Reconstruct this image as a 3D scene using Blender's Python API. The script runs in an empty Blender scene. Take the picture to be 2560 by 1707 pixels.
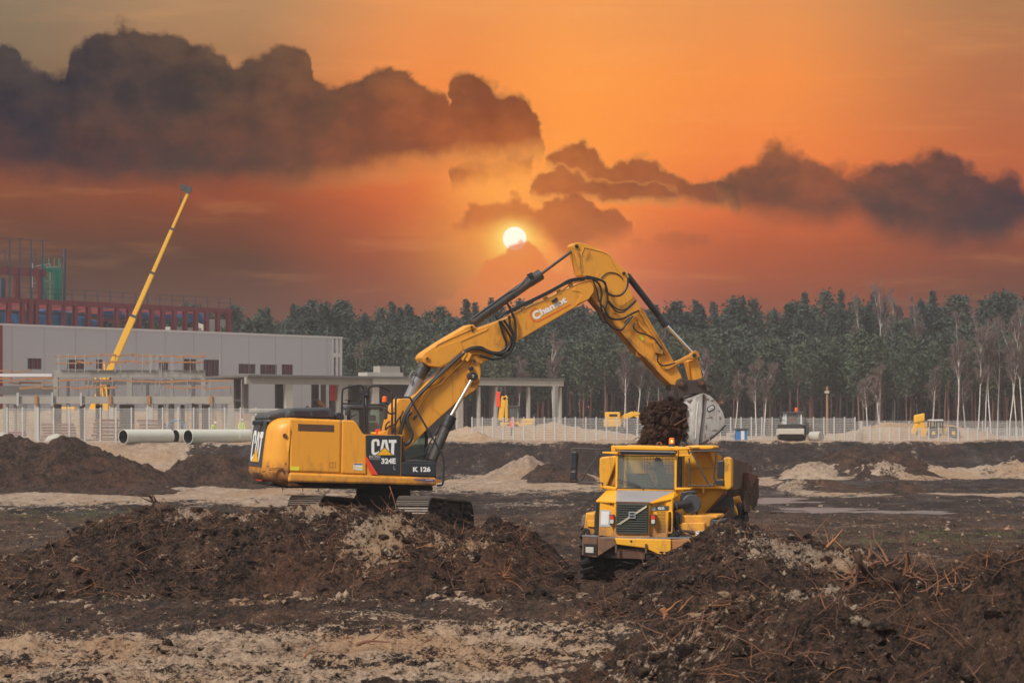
import bpy, bmesh, math, random
import numpy as np
from mathutils import Vector, Matrix
R = math.radians
random.seed(7)
rng = np.random.default_rng(11)
scene = bpy.context.scene
COL = scene.collection

# ------------------------------------------------------------------ camera
FPX, HZ, CAMZ = 6000.0, 1065.0, 3.69        # focal length and horizon row of a 2560 x 1707 frame, eye height in metres
cam_d = bpy.data.cameras.new('camera'); cam = bpy.data.objects.new('camera', cam_d); COL.objects.link(cam)
scene.camera = cam
cam.location = (0, 0, CAMZ); cam.rotation_euler = (R(90), 0, 0)
cam_d.sensor_width = 36.0; cam_d.lens = 36.0 * FPX / 2560
cam_d.shift_y = (HZ - 853.5) / 2560
cam_d.clip_start = 0.5; cam_d.clip_end = 9000
cam_d.dof.use_dof = True; cam_d.dof.focus_distance = 56.5; cam_d.dof.aperture_fstop = 4.0

# ------------------------------------------------------------------ render
scene.render.engine = 'CYCLES'
cy = scene.cycles
cy.use_denoising = True
try: cy.denoiser = 'OPENIMAGEDENOISE'
except Exception: pass
cy.max_bounces = 6; cy.diffuse_bounces = 2; cy.glossy_bounces = 2; cy.transmission_bounces = 4
cy.transparent_max_bounces = 16; cy.volume_bounces = 0
cy.use_adaptive_sampling = True; cy.adaptive_threshold = 0.02
cy.sample_clamp_indirect = 6
vs = scene.view_settings
vs.view_transform = 'Standard'; vs.look = 'None'; vs.gamma = 1; vs.exposure = 0; vs.use_curve_mapping = False

def lin(c):
    return tuple(((v / 255) / 12.92 if v / 255 <= .04045 else ((v / 255 + .055) / 1.055) ** 2.4) for v in c)

# ------------------------------------------------------------------ node helpers
class NT:
    def __init__(s, tree): s.t = tree; s.n = tree.nodes; s.l = tree.links
    def new(s, typ, **kw):
        nd = s.n.new(typ)
        for k, v in kw.items(): setattr(nd, k, v)
        return nd
    def put(s, sock, v):
        if v is None: return
        if isinstance(v, (int, float)):
            try: sock.default_value = v
            except TypeError: sock.default_value = (v, v, v)
        elif isinstance(v, (tuple, list)):
            v = tuple(v)
            if len(sock.default_value) == 4 and len(v) == 3: v = v + (1,)
            sock.default_value = v
        else: s.l.new(v, sock)
    def m(s, op, a, b=None, c=None, clamp=False):
        nd = s.new('ShaderNodeMath', operation=op, use_clamp=clamp)
        s.put(nd.inputs[0], a); s.put(nd.inputs[1], b)
        if c is not None: s.put(nd.inputs[2], c)
        return nd.outputs[0]
    def vm(s, op, a, b=None):
        nd = s.new('ShaderNodeVectorMath', operation=op)
        s.put(nd.inputs[0], a); s.put(nd.inputs[1], b)
        return nd.outputs[1] if op in ('LENGTH', 'DOT_PRODUCT', 'DISTANCE') else nd.outputs[0]
    def ss(s, v, a, b, lo=0., hi=1.):
        nd = s.new('ShaderNodeMapRange', interpolation_type='SMOOTHSTEP')
        s.put(nd.inputs[0], v); s.put(nd.inputs[1], a); s.put(nd.inputs[2], b); s.put(nd.inputs[3], lo); s.put(nd.inputs[4], hi)
        return nd.outputs[0]
    def mix(s, f, a, b, blend='MIX'):
        nd = s.new('ShaderNodeMix', data_type='RGBA', blend_type=blend)
        s.put(nd.inputs[0], f); s.put(nd.inputs[6], a); s.put(nd.inputs[7], b)
        return nd.outputs[2]
    def noise(s, vec, scale, detail=4, rough=.55, w=None):
        nd = s.new('ShaderNodeTexNoise')
        s.put(nd.inputs['Vector'], vec); nd.inputs['Scale'].default_value = scale
        nd.inputs['Detail'].default_value = detail; nd.inputs['Roughness'].default_value = rough
        return nd
    def ramp(s, fac, stops, interp='LINEAR'):
        nd = s.new('ShaderNodeValToRGB'); cr = nd.color_ramp; cr.interpolation = interp
        while len(cr.elements) > 1: cr.elements.remove(cr.elements[-1])
        cr.elements[0].position = stops[0][0]; cr.elements[0].color = tuple(stops[0][1]) + (1,)
        for p, c in stops[1:]:
            e = cr.elements.new(p); e.color = tuple(c) + (1,)
        s.put(nd.inputs[0], fac)
        return nd.outputs[0]
    def curve(s, fac, pts):
        nd = s.new('ShaderNodeFloatCurve'); c = nd.mapping.curves[0]
        pts = sorted(pts)
        c.points[0].location = pts[0]; c.points[1].location = pts[-1]
        for p in pts[1:-1]: c.points.new(*p)
        for p in c.points: p.handle_type = 'VECTOR'
        nd.mapping.update()
        s.put(nd.inputs['Value'], fac)
        return nd.outputs[0]
    def comb(s, x, y, z=0.):
        nd = s.new('ShaderNodeCombineXYZ'); s.put(nd.inputs[0], x); s.put(nd.inputs[1], y); s.put(nd.inputs[2], z)
        return nd.outputs[0]

# ------------------------------------------------------------------ world: sunset sky low in the north, pale overcast above and behind
D = 2560 / 2352
def UV(dx, dy):                      # sky chart: bearing and height of a direction, in thousandths of the focal length
    return ((dx * D - 1280) / 1000, (HZ - dy * D) / 1000)
world = bpy.data.worlds.new("World"); scene.world = world; world.use_nodes = True
w = NT(world.node_tree); w.n.clear()
gen = w.new('ShaderNodeTexCoord').outputs['Generated']
sep = w.new('ShaderNodeSeparateXYZ'); w.put(sep.inputs[0], gen); dx, dy, dz = sep.outputs
yy = w.m('MAXIMUM', dy, .15)
U = w.m('MULTIPLY', w.m('DIVIDE', dx, yy), 6.); V = w.m('MULTIPLY', w.m('DIVIDE', dz, yy), 6.)
P = w.comb(U, V)
Vn = w.m('DIVIDE', V, 1.2, clamp=True)
# soft wander of the colour field
nb = w.noise(w.vm('MULTIPLY', P, (1., 2.2, 1.)), 1.3, 4, .55)
wob = w.m('MULTIPLY', w.m('SUBTRACT', nb.outputs[0], .5), .16)
Vs_ = w.m('ADD', Vn, wob, clamp=True)
cols = [
 (-1.28, [(.25, (94, 70, 60)), (.34, (88, 66, 55)), (.44, (116, 73, 56)), (.56, (148, 86, 60)), (.72, (124, 104, 84)), (.9, (140, 122, 100))]),
 (-.70,  [(.25, (100, 71, 58)), (.34, (96, 66, 52)), (.44, (138, 76, 53)), (.56, (174, 90, 58)), (.72, (160, 114, 80)), (.9, (176, 138, 102))]),
 (-.20,  [(.25, (136, 79, 58)), (.36, (162, 85, 56)), (.46, (205, 103, 60)), (.56, (228, 118, 64)), (.72, (236, 140, 76)), (.9, (226, 150, 92))]),
 (.15,   [(.25, (196, 112, 84)), (.36, (222, 118, 72)), (.46, (240, 134, 64)), (.56, (248, 150, 70)), (.72, (248, 154, 76)), (.9, (236, 155, 90))]),
 (.60,   [(.25, (138, 77, 55)), (.36, (176, 91, 57)), (.46, (220, 110, 62)), (.56, (238, 132, 70)), (.72, (240, 144, 76)), (.9, (222, 148, 92))]),
 (1.28,  [(.25, (104, 67, 54)), (.36, (130, 74, 55)), (.46, (170, 92, 64)), (.56, (184, 102, 68)), (.72, (178, 112, 78)), (.9, (172, 124, 88))]),
]
Uw = w.m('ADD', U, w.m('MULTIPLY', wob, 1.5))
sky = None
for i, (u0, st) in enumerate(cols):
    c = w.ramp(Vs_, [(p, lin(q)) for p, q in st])
    sky = c if sky is None else w.mix(w.ss(Uw, cols[i - 1][0], u0), sky, c)
# thin cirrus streaks high up
ci = w.noise(w.vm('MULTIPLY', P, (.7, 5., 1.)), 3.0, 5, .6)
sky = w.mix(w.m('MULTIPLY', w.ss(ci.outputs[0], .5, .75), .12), sky, lin((255, 180, 110)))
SU, SV = UV(1182, 548)
dS = w.vm('LENGTH', w.vm('SUBTRACT', P, (SU, SV, 0)))
glow = w.m('POWER', w.ss(dS, .48, .0), 2.)
sky = w.mix(w.m('MULTIPLY', glow, .75), sky, lin((255, 168, 74)))
glow2 = w.m('POWER', w.ss(dS, .12, .022), 2.)
sky = w.mix(w.m('MULTIPLY', glow2, .95), sky, lin((255, 206, 100)))
# bright gap behind the small clouds
g3 = w.vm('LENGTH', w.vm('MULTIPLY', w.vm('SUBTRACT', P, UV(1150, 430) + (0,)), (1., 2.2, 1)))
sky = w.mix(w.m('MULTIPLY', w.ss(g3, .22, .0), .55), sky, lin((255, 172, 82)))
# clouds
wn = w.noise(P, 9., 9, .6); wn2 = w.noise(w.vm('ADD', P, (3.3, 1.7, 0)), 26., 8, .72)
warp = w.vm('ADD', w.vm('MULTIPLY', w.vm('SUBTRACT', wn.outputs[1], (.5, .5, .5)), (.050, .050, 0)),
            w.vm('MULTIPLY', w.vm('SUBTRACT', wn2.outputs[1], (.5, .5, .5)), (.026, .026, 0)))
def voro(vec, scale):
    nd = w.new('ShaderNodeTexVoronoi', voronoi_dimensions='2D', feature='SMOOTH_F1'); w.put(nd.inputs['Vector'], vec); nd.inputs['Scale'].default_value = scale; nd.inputs['Smoothness'].default_value = .25
    return nd.outputs['Distance']
Pq = w.vm('ADD', P, w.vm('MULTIPLY', w.vm('SUBTRACT', wn2.outputs[1], (.5, .5, .5)), (.05, .05, 0)))
bil = w.m('ADD', w.m('ADD', .007, w.m('MULTIPLY', w.m('SUBTRACT', .42, voro(Pq, 9.)), .046)), w.m('ADD', w.m('MULTIPLY', w.m('SUBTRACT', .42, voro(Pq, 21.)), .023), w.m('MULTIPLY', w.m('SUBTRACT', .42, voro(Pq, 48.)), .009)))
Pw = w.vm('ADD', P, warp)
s2 = w.new('ShaderNodeSeparateXYZ'); w.put(s2.inputs[0], Pw); Uc, Vc = s2.outputs[0], s2.outputs[1]
Un = w.m('DIVIDE', w.m('ADD', Uc, 1.4), 2.8, clamp=True)
def cloud(top, bot, soft_t, soft_b):
    def conv(pts):
        q = [UV(*p) for p in pts]
        return [((a + 1.4) / 2.8, b / 1.2) for a, b in q]
    t, b = conv(top), conv(bot)
    def pad(a, val0, val1):
        r = list(a)
        if r[0][0] > .03: r = [(0, val0), (r[0][0] - .004, val0)] + r
        else: r = [(0, r[0][1])] + r
        if r[-1][0] < .97: r = r + [(r[-1][0] + .004, val1), (1, val1)]
        else: r = r + [(1, r[-1][1])]
        return r
    mt = w.m('MULTIPLY', w.curve(Un, pad(t, 0, 0)), 1.2); mb = w.m('MULTIPLY', w.curve(Un, pad(b, 1, 1)), 1.2)
    a = w.ss(w.m('ADD', w.m('SUBTRACT', mt, Vc), bil), -soft_t * .15, soft_t * .75); c = w.ss(w.m('ADD', w.m('SUBTRACT', Vc, mb), w.m('MULTIPLY', bil, .4)), -soft_b * .75, soft_b * .55)
    return w.m('MULTIPLY', a, c)
A = cloud([(-60, 110), (0, 105), (30, 112), (55, 145), (90, 152), (155, 145), (165, 112), (200, 88), (245, 80), (280, 54), (330, 60), (370, 84), (440, 86), (470, 112), (505, 122), (535, 145), (548, 160), (570, 128), (620, 102), (680, 102), (712, 128), (720, 172), (745, 188), (780, 192), (820, 162), (860, 152), (940, 166), (985, 190), (1028, 226), (1032, 186), (1065, 170), (1110, 184), (1170, 204), (1212, 222), (1234, 270), (1252, 310), (1256, 345)],
          [(-60, 388), (0, 385), (150, 398), (300, 405), (450, 412), (560, 414), (700, 408), (800, 396), (900, 384), (1000, 362), (1050, 350), (1120, 352), (1180, 352), (1230, 350), (1256, 345)], .030, .075)
B = cloud([(1640, 430), (1660, 402), (1690, 378), (1725, 358), (1755, 334), (1785, 322), (1815, 330), (1850, 348), (1880, 368), (1905, 388), (1960, 392), (2000, 380), (2060, 372), (2110, 350), (2160, 346), (2200, 372), (2260, 396), (2310, 408), (2400, 440)],
          [(1640, 440), (1700, 470), (1800, 492), (1900, 500), (1960, 480), (2030, 520), (2100, 540), (2200, 546), (2300, 540), (2400, 500)], .045, .075)
C1 = cloud([(1256, 360), (1285, 342), (1340, 340), (1400, 366), (1450, 366), (1520, 380), (1570, 400), (1640, 412), (1700, 436)],
           [(1256, 375), (1330, 402), (1400, 444), (1500, 456), (1600, 462), (1700, 470)], .022, .035)
C2 = cloud([(1212, 424), (1240, 404), (1300, 396), (1400, 412), (1560, 436)], [(1212, 440), (1240, 456), (1320, 452), (1420, 452), (1560, 456)], .02, .025)
Dc = cloud([(1035, 512), (1100, 486), (1180, 466), (1260, 464), (1340, 454), (1400, 480), (1465, 506)],
           [(1035, 514), (1120, 516), (1200, 506), (1250, 526), (1300, 580), (1350, 562), (1400, 536), (1465, 512)], .018, .05)
E = cloud([(1000, 690), (1070, 640), (1120, 592), (1160, 574), (1192, 560), (1225, 574), (1250, 600), (1330, 650), (1500, 690)], [(1000, 760), (1500, 760)], .022, .05)
G = cloud([(1035, 400), (1080, 372), (1120, 350), (1200, 345), (1235, 350)], [(1035, 414), (1100, 404), (1180, 398), (1235, 380)], .03, .04)
Hh = cloud([(1440, 545), (1550, 538), (1700, 548)], [(1440, 552), (1560, 564), (1700, 556)], .03, .04)
ccol = w.ramp(w.m('DIVIDE', w.m('ADD', dS, w.m('MULTIPLY', w.m('SUBTRACT', nb.outputs[0], .5), .35)), 1.5),
   [(0., lin((206, 104, 54))), (.17, lin((146, 82, 54))), (.36, lin((100, 73, 60))), (.58, lin((72, 65, 62))), (.86, lin((56, 57, 64)))])
inner = w.noise(w.vm('MULTIPLY', P, (1, 1.5, 1)), 4.5, 6, .6)
ccol = w.mix(w.ss(w.m('ADD', inner.outputs[0], w.m('MULTIPLY', bil, 3.)), .35, .75, 0., .55), ccol, w.mix(.45, ccol, sky))
ccol = w.mix(w.ss(w.noise(P, 6., 7, .62).outputs[0], .50, .68, 0., .35), ccol, w.vm('MULTIPLY', ccol, (.62, .62, .66)))
thin = w.noise(P, 9., 5, .6)
holes = w.ss(thin.outputs[0], .38, .6, .35, 1.)
sky = w.mix(w.m('MULTIPLY', w.m('MULTIPLY', G, holes), .75), sky, ccol)
sky = w.mix(w.m('MULTIPLY', Hh, .35), sky, ccol)
near = w.ss(dS, .75, .05)
for msk, o in ((C1, .9), (C2, .85), (B, .92), (A, .985)):
    lining = w.m('MULTIPLY', w.m('MULTIPLY', w.m('MULTIPLY', msk, w.m('SUBTRACT', 1., msk)), 1.3), near)
    sky = w.mix(w.m('MULTIPLY', msk, o), sky, ccol)
    sky = w.mix(lining, sky, lin((255, 176, 92)))
halo = w.m('POWER', w.ss(dS, .055, .027), 2.)
disc = w.ss(dS, .0300, .0285)
sky = w.mix(w.m('MULTIPLY', Dc, .8), sky, ccol)
sky = w.mix(w.m('MULTIPLY', halo, .7), sky, lin((255, 214, 120)))
sky = w.mix(disc, sky, (1.15, 1.0, .80))
sky = w.mix(w.m('MULTIPLY', E, .85), sky, w.mix(w.ss(dS, .0, .35), lin((226, 122, 62)), sky))
# pale cloud ceiling overhead and behind the viewer
sky = w.vm('MAXIMUM', w.vm('SUBTRACT', w.vm('MULTIPLY', sky, (1.15, 1.14, 1.14)), (.036, .036, .034)), (.004, .004, .004))
front = w.m('MULTIPLY', w.ss(dy, .30, .85), w.ss(dz, .42, .20))
on = w.noise(gen, 2.5, 4, .5)
OVER = w.new('ShaderNodeVectorMath', operation='SCALE')
w.put(OVER.inputs[0], w.mix(on.outputs[0], (.84, .83, .86), (1.0, .98, .95))); OVER.inputs[3].default_value = .70
low = w.ss(dz, -.02, .02)
back = w.mix(low, (.12, .11, .10), OVER.outputs[0])
final = w.mix(front, back, sky)
bg = w.new('ShaderNodeBackground'); w.put(bg.inputs[0], final); bg.inputs[1].default_value = 1.0
wo = w.new('ShaderNodeOutputWorld'); w.l.new(bg.outputs[0], wo.inputs[0])

# soft daylight through the overcast, high behind the viewer's left shoulder
sun_d = bpy.data.lights.new('sun', 'SUN'); sun = bpy.data.objects.new('sun', sun_d); COL.objects.link(sun)
sun_d.energy = 3.6; sun_d.angle = R(11); sun_d.color = (1.0, .93, .84)
sun.rotation_euler = (R(46), 0, R(-42))

# ------------------------------------------------------------------ materials
MAT = {}
def mat(name, rgb, rough=.6, metal=0., var=.12, vscale=3., dirt=0., dirt_col=(.09, .055, .04), dscale=1.6, zdirt=None, bump=0., bscale=30., spec=.5, srgb=False, coat=0.):
    m_ = bpy.data.materials.new(name); m_.use_nodes = True
    t = NT(m_.node_tree); b = t.n['Principled BSDF']
    c = lin(rgb) if srgb else rgb
    oc = t.new('ShaderNodeTexCoord').outputs['Object']
    n1 = t.noise(oc, vscale, 5, .6)
    col = t.mix(n1.outputs[0], tuple(v * (1 - var) for v in c), tuple(min(1, v * (1 + var)) for v in c))
    rr = t.m('ADD', t.m('MULTIPLY', n1.outputs[0], .15), rough - .07)
    if dirt > 0 or zdirt:
        n2 = t.noise(t.vm('MULTIPLY', oc, (1, 1, .55)), dscale, 8, .68)
        f = t.m('MULTIPLY', t.ss(n2.outputs[0], .60 - .22 * dirt, .72), min(1, .35 + dirt))
        nst = t.noise(t.vm('MULTIPLY', oc, (7, 7, .8)), 1., 5, .7)
        f = t.m('MAXIMUM', f, t.m('MULTIPLY', t.ss(nst.outputs[0], .54, .74), min(.6, .25 + dirt * .6)))
        if zdirt:
            sz = t.new('ShaderNodeSeparateXYZ'); t.put(sz.inputs[0], oc)
            zz = t.m('ADD', sz.outputs[2], t.m('MULTIPLY', t.m('SUBTRACT', n2.outputs[0], .5), zdirt[2]))
            f = t.m('MAXIMUM', f, t.ss(zz, zdirt[1], zdirt[0]))
        n3 = t.noise(oc, 40., 3, .7)
        f = t.m('MULTIPLY', f, t.ss(n3.outputs[0], .3, .55, .7, 1.))
        col = t.mix(f, col, dirt_col)
        rr = t.m('ADD', rr, t.m('MULTIPLY', f, .3), clamp=True)
    t.put(b.inputs['Base Color'], col); t.put(b.inputs['Roughness'], rr)
    b.inputs['Metallic'].default_value = metal
    b.inputs['Specular IOR Level'].default_value = spec
    b.inputs['Coat Weight'].default_value = coat
    if bump:
        n4 = t.noise(oc, bscale, 5, .65); bp = t.new('ShaderNodeBump'); bp.inputs['Strength'].default_value = bump
        bp.inputs['Distance'].default_value = .02
        t.l.new(n4.outputs[0], bp.inputs['Height']); t.l.new(bp.outputs[0], b.inputs['Normal'])
    MAT[name] = m_
    return m_
mat('ochre_paint', (.80, .335, .028), .42, var=.07, vscale=1.2, dirt=.22, dirt_col=(.17, .08, .045), zdirt=(1.10, 1.66, 1.4), bump=.05, bscale=3)
mat('ochre_scraped', (.80, .335, .028), .45, var=.07, vscale=1.2, dirt=.25, dirt_col=(.36, .155, .065), dscale=2.6, zdirt=(1.40, 1.92, 1.8), bump=.08, bscale=5)
mat('ochre_arm', (.74, .315, .03), .45, var=.10, vscale=1.5, dirt=.34, dirt_col=(.15, .068, .03), dscale=2.6, bump=.06, bscale=4)
mat('ochre_worn', (.60, .26, .035), .5, var=.15, vscale=2, dirt=.6, dirt_col=(.10, .05, .03), dscale=2.4)
mat('truck_yellow', (.90, .41, .012), .4, var=.06, vscale=1.2, dirt=.30, dirt_col=(.30, .135, .05), dscale=2.8, zdirt=(.95, 1.9, 1.5))
mat('truck_yellow_dirty', (.78, .37, .02), .5, var=.12, vscale=2, dirt=.42, dirt_col=(.16, .08, .045), dscale=2.2)
mat('mud_brown', (.15, .082, .052), .9, var=.4, vscale=4, dirt=.5, dirt_col=(.42, .20, .05), dscale=3, bump=.4, bscale=14)
mat('body_mud', (.10, .062, .045), .85, var=.4, vscale=3, dirt=.5, dirt_col=(.30, .16, .05), bump=.4, bscale=12)
mat('black_plastic', (.022, .023, .027), .5, var=.2, dirt=.12, dirt_col=(.09, .07, .06))
mat('dark_grey', (.05, .052, .058), .5, var=.2, dirt=.2, dirt_col=(.12, .09, .07))
mat('panel_black', (.028, .030, .036), .38, var=.15)
mat('rubber', (.020, .018, .017), .8, var=.3, dirt=.5, dirt_col=(.075, .05, .038), bump=.3, bscale=20)
mat('hose_rubber', (.016, .016, .017), .45, var=.3)
mat('chrome', (.75, .75, .74), .18, metal=1., var=.05)
mat('cyl_grey', (.20, .20, .21), .4, var=.12, dirt=.25, dirt_col=(.05, .045, .04))
mat('cyl_dark', (.05, .047, .045), .5, var=.3, dirt=.3, dirt_col=(.12, .08, .06))
mat('track_steel', (.055, .042, .035), .5, metal=.35, var=.4, vscale=8, dirt=.5, dirt_col=(.035, .025, .02), bump=.3)
mat('grouser_steel', (.17, .14, .115), .45, metal=.3, var=.3, vscale=8, dirt=.45, dirt_col=(.07, .05, .04))
mat('under_dark', (.022, .018, .016), .85, var=.4, dirt=.4, dirt_col=(.05, .03, .02), bump=.4)
mat('bucket_paint', (.46, .44, .42), .5, var=.2, vscale=4, dirt=1., dirt_col=(.11, .075, .055), dscale=2.6, zdirt=(1.75, 2.7, 2.2), bump=.1)
mat('coupler', (.045, .035, .032), .6, var=.4, dirt=.6, dirt_col=(.09, .05, .03), bump=.3)
mat('rust', (.16, .065, .035), .85, var=.4, vscale=8, bump=.3)
mat('grille_brown', (.10, .045, .025), .7, var=.3, vscale=10)
mat('white_decal', (.80, .79, .76), .5, var=.05)
mat('grey_decal', (.45, .45, .45), .5, var=.05)
mat('yellow_decal', (.86, .44, .01), .45, var=.04)
mat('lemon_decal', (.75, .72, .05), .5, var=.2, vscale=20)
mat('red_decal', (.80, .07, .02), .45, var=.04)
mat('blue_decal', (.03, .07, .25), .5, var=.1)
mat('silver_hood', (.42, .41, .42), .35, metal=.3, var=.15, dirt=.18, dirt_col=(.2, .10, .06))
mat('grille_green', (.055, .062, .052), .5, var=.15)
mat('cream_trim', (.66, .58, .40), .4, var=.05)
mat('red_lamp', (.70, .05, .02), .25, var=.05)
mat('clear_lamp', (.55, .52, .47), .25, var=.1)
mat('mirror_back', (.022, .025, .03), .4, var=.1)
mat('seat_cloth', (.035, .04, .04), .8)
mat('red_strap', (.75, .06, .02), .6)
mat('driver_skin', (.50, .28, .20), .6, var=.05)
mat('dark_jacket', (.03, .036, .034), .85)
mat('hair', (.02, .014, .01), .8)
mat('hivis', (.62, .88, .06), .7, var=.06)
mat('orange_cloth', (.85, .13, .02), .7, var=.06)
mat('trousers', (.05, .055, .07), .85)
mat('helmet_white', (.78, .78, .76), .4)
mat('mud_smear', (.19, .15, .125), .85, var=.4, vscale=9)
mat('concrete', (.31, .29, .255), .9, var=.22, vscale=.8, dirt=.25, dirt_col=(.20, .18, .155), dscale=.7, bump=.2, bscale=4)
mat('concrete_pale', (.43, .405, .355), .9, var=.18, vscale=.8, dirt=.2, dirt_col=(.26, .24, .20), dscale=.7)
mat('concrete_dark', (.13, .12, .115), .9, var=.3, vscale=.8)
mat('formwork', (.36, .17, .075), .85, var=.35, vscale=2.5)
mat('scaffold_steel', (.42, .42, .42), .5, metal=.3, var=.2)
mat('warehouse_panel', (.45, .45, .475), .5, var=.03, vscale=.3, metal=.0)
mat('warehouse_trim', (.62, .60, .60), .5)
mat('seam', (.30, .30, .32), .6)
mat('window_dark', (.045, .028, .03), .25, var=.5, vscale=1.5)
mat('red_steel', (.20, .022, .028), .5, var=.2)
mat('navy_steel', (.03, .05, .09), .5, var=.3)
mat('blue_sheet', (.02, .13, .28), .5, var=.5, vscale=.6)
mat('green_net', (.01, .30, .20), .8, var=.25, vscale=2)
mat('crane_yellow', (.78, .42, .03), .45, var=.08, vscale=.5)
mat('fence_wire', (.54, .53, .51), .5, metal=.2, var=.1)
mat('pipe_shell', (.56, .56, .48), .55, var=.08, vscale=1, dirt=.1, dirt_col=(.3, .28, .2))
mat('pipe_liner', (.025, .022, .022), .6)
mat('cabin_blue', (.04, .16, .42), .5, var=.1)
mat('cabin_white', (.62, .62, .62), .5)
mat('roller_beige', (.50, .46, .40), .5, var=.1)
mat('wood_pole', (.30, .17, .09), .8, var=.2)
mat('paper', (.72, .70, .68), .7, var=.06, vscale=12)
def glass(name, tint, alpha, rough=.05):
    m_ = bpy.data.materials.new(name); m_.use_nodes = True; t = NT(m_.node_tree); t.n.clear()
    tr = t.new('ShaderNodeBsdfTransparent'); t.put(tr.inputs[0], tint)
    gl = t.new('ShaderNodeBsdfPrincipled'); t.put(gl.inputs['Base Color'], (.30, .32, .31)); gl.inputs['Roughness'].default_value = rough  # greyish diffuse base stands in for sky reflected in the panes
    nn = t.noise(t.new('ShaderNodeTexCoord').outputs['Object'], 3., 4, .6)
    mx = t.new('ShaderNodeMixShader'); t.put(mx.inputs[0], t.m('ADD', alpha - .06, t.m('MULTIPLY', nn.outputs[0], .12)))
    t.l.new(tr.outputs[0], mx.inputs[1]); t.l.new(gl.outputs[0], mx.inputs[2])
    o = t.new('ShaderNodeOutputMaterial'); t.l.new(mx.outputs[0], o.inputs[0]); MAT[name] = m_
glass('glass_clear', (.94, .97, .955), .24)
glass('glass_green', (.88, .95, .93), .17)
def emis(name, rgb, strength, base=(.8, .2, .02)):
    m_ = mat(name, base, .3); b = m_.node_tree.nodes['Principled BSDF']
    b.inputs['Emission Color'].default_value = tuple(rgb) + (1,); b.inputs['Emission Strength'].default_value = strength
emis('beacon_lit', (1., .16, .01), .5, (.9, .12, .01)); emis('beacon_core', (1., .62, .22), 1.6, (1, .5, .1))
mat('beacon_orange', (.92, .13, .006), .3, var=.03)
mat('bark_pine', (.20, .105, .075), .9, var=.35, vscale=1.2)
mat('bark_birch', (.66, .62, .57), .85, var=.35, vscale=2.5, dirt=.2, dirt_col=(.08, .07, .065), dscale=5)
mat('bark_dark', (.075, .06, .055), .95, var=.3, vscale=1.)
mat('birch_twigs', (.17, .115, .10), .95, var=.25, vscale=.3)
def needle(name, a, b_):
    m_ = bpy.data.materials.new(name); m_.use_nodes = True; t = NT(m_.node_tree); b = t.n['Principled BSDF']
    tc = t.new('ShaderNodeTexCoord'); n1 = t.noise(tc.outputs['Object'], .55, 3, .6)
    oi = t.new('ShaderNodeObjectInfo')
    f = t.m('ADD', t.m('MULTIPLY', n1.outputs[0], .9), t.m('MULTIPLY', t.m('SUBTRACT', oi.outputs['Random'], .5), .7), clamp=True)
    t.put(b.inputs['Base Color'], t.mix(f, a, b_)); b.inputs['Roughness'].default_value = .8
    b.inputs['Specular IOR Level'].default_value = .2
    MAT[name] = m_
needle('pine_needles', (.050, .068, .046), (.096, .115, .062))  # needle greens lightened and greyed to paint in some distance haze
needle('spruce_needles', (.038, .056, .048), (.070, .090, .062))
needle('young_needles', (.05, .075, .035), (.12, .13, .055))

# soil: peat and sand are mixed by the "sand" attribute, wet hollows are smoother
def soil(name, dark, mid, sand_a, sand_b, scale=1., red=0., wet=0.):
    m_ = bpy.data.materials.new(name); m_.use_nodes = True; t = NT(m_.node_tree); b = t.n['Principled BSDF']
    oc = t.new('ShaderNodeTexCoord').outputs['Object']
    st = t.vm('MULTIPLY', oc, (1, .6, 1.2))
    n1 = t.noise(st, 1.0 * scale, 8, .66); n2 = t.noise(st, 5. * scale, 7, .72); n6 = t.noise(oc, 15. * scale, 5, .7); n3 = t.noise(oc, 42. * scale, 3, .7); n5 = t.noise(st, .28 * scale, 5, .6)
    f = t.m('ADD', t.m('MULTIPLY', n1.outputs[0], .30), t.m('ADD', t.m('MULTIPLY', n2.outputs[0], .38), t.m('MULTIPLY', n6.outputs[0], .32)))
    peat = t.mix(t.ss(f, .43, .565), dark, mid)  # peat's own tones, darkened further to paint shade into the crevices
    peat = t.mix(t.m('MULTIPLY', t.ss(n5.outputs[0], .5, .68), .35 + red), peat, t.mix(t.ss(f, .42, .6), tuple(v * .45 for v in mid), (mid[0] * 1.7, mid[1] * 1.22, mid[2] * .95)))
    peat = t.mix(t.ss(n3.outputs[0], .56, .72, 0., .6), peat, tuple(v * 2.7 for v in mid))
    peat = t.mix(t.ss(n6.outputs[0], .60, .72, 0., .5), peat, (mid[0] * 2.6, mid[1] * 2.5, mid[2] * 2.4))
    sand = t.mix(t.ss(f, .42, .58), sand_a, sand_b)
    sand = t.mix(t.ss(n5.outputs[0], .46, .62, 0., .6), sand, (sand_b[0] * .78, sand_b[1] * .60, sand_b[2] * .43))
    at = t.new('ShaderNodeAttribute'); at.attribute_name = 'sand'
    s_ = t.m('ADD', at.outputs['Fac'], t.m('MULTIPLY', t.m('SUBTRACT', f, .5), 4.3))
    sf = t.ss(s_, .38, .60)
    col = t.mix(sf, peat, sand)
    t.put(b.inputs['Base Color'], col)
    if wet:
        wn_ = t.noise(t.vm('MULTIPLY', oc, (1, .4, 1)), .35, 7, .66)
        wf = t.m('MULTIPLY', t.ss(wn_.outputs[0], .50, .60), t.m('SUBTRACT', 1., sf))
        t.put(b.inputs['Roughness'], t.m('SUBTRACT', .92, t.m('MULTIPLY', wf, wet)))
    else: b.inputs['Roughness'].default_value = .93
    b.inputs['Specular IOR Level'].default_value = .22
    bp = t.new('ShaderNodeBump'); bp.inputs['Strength'].default_value = 1.; bp.inputs['Distance'].default_value = .13 / scale ** .6
    t.l.new(t.m('ADD', t.m('ADD', n2.outputs[0], t.m('MULTIPLY', n6.outputs[0], .6)), t.m('MULTIPLY', n3.outputs[0], .25)), bp.inputs['Height']); t.l.new(bp.outputs[0], b.inputs['Normal'])
    MAT[name] = m_
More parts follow.
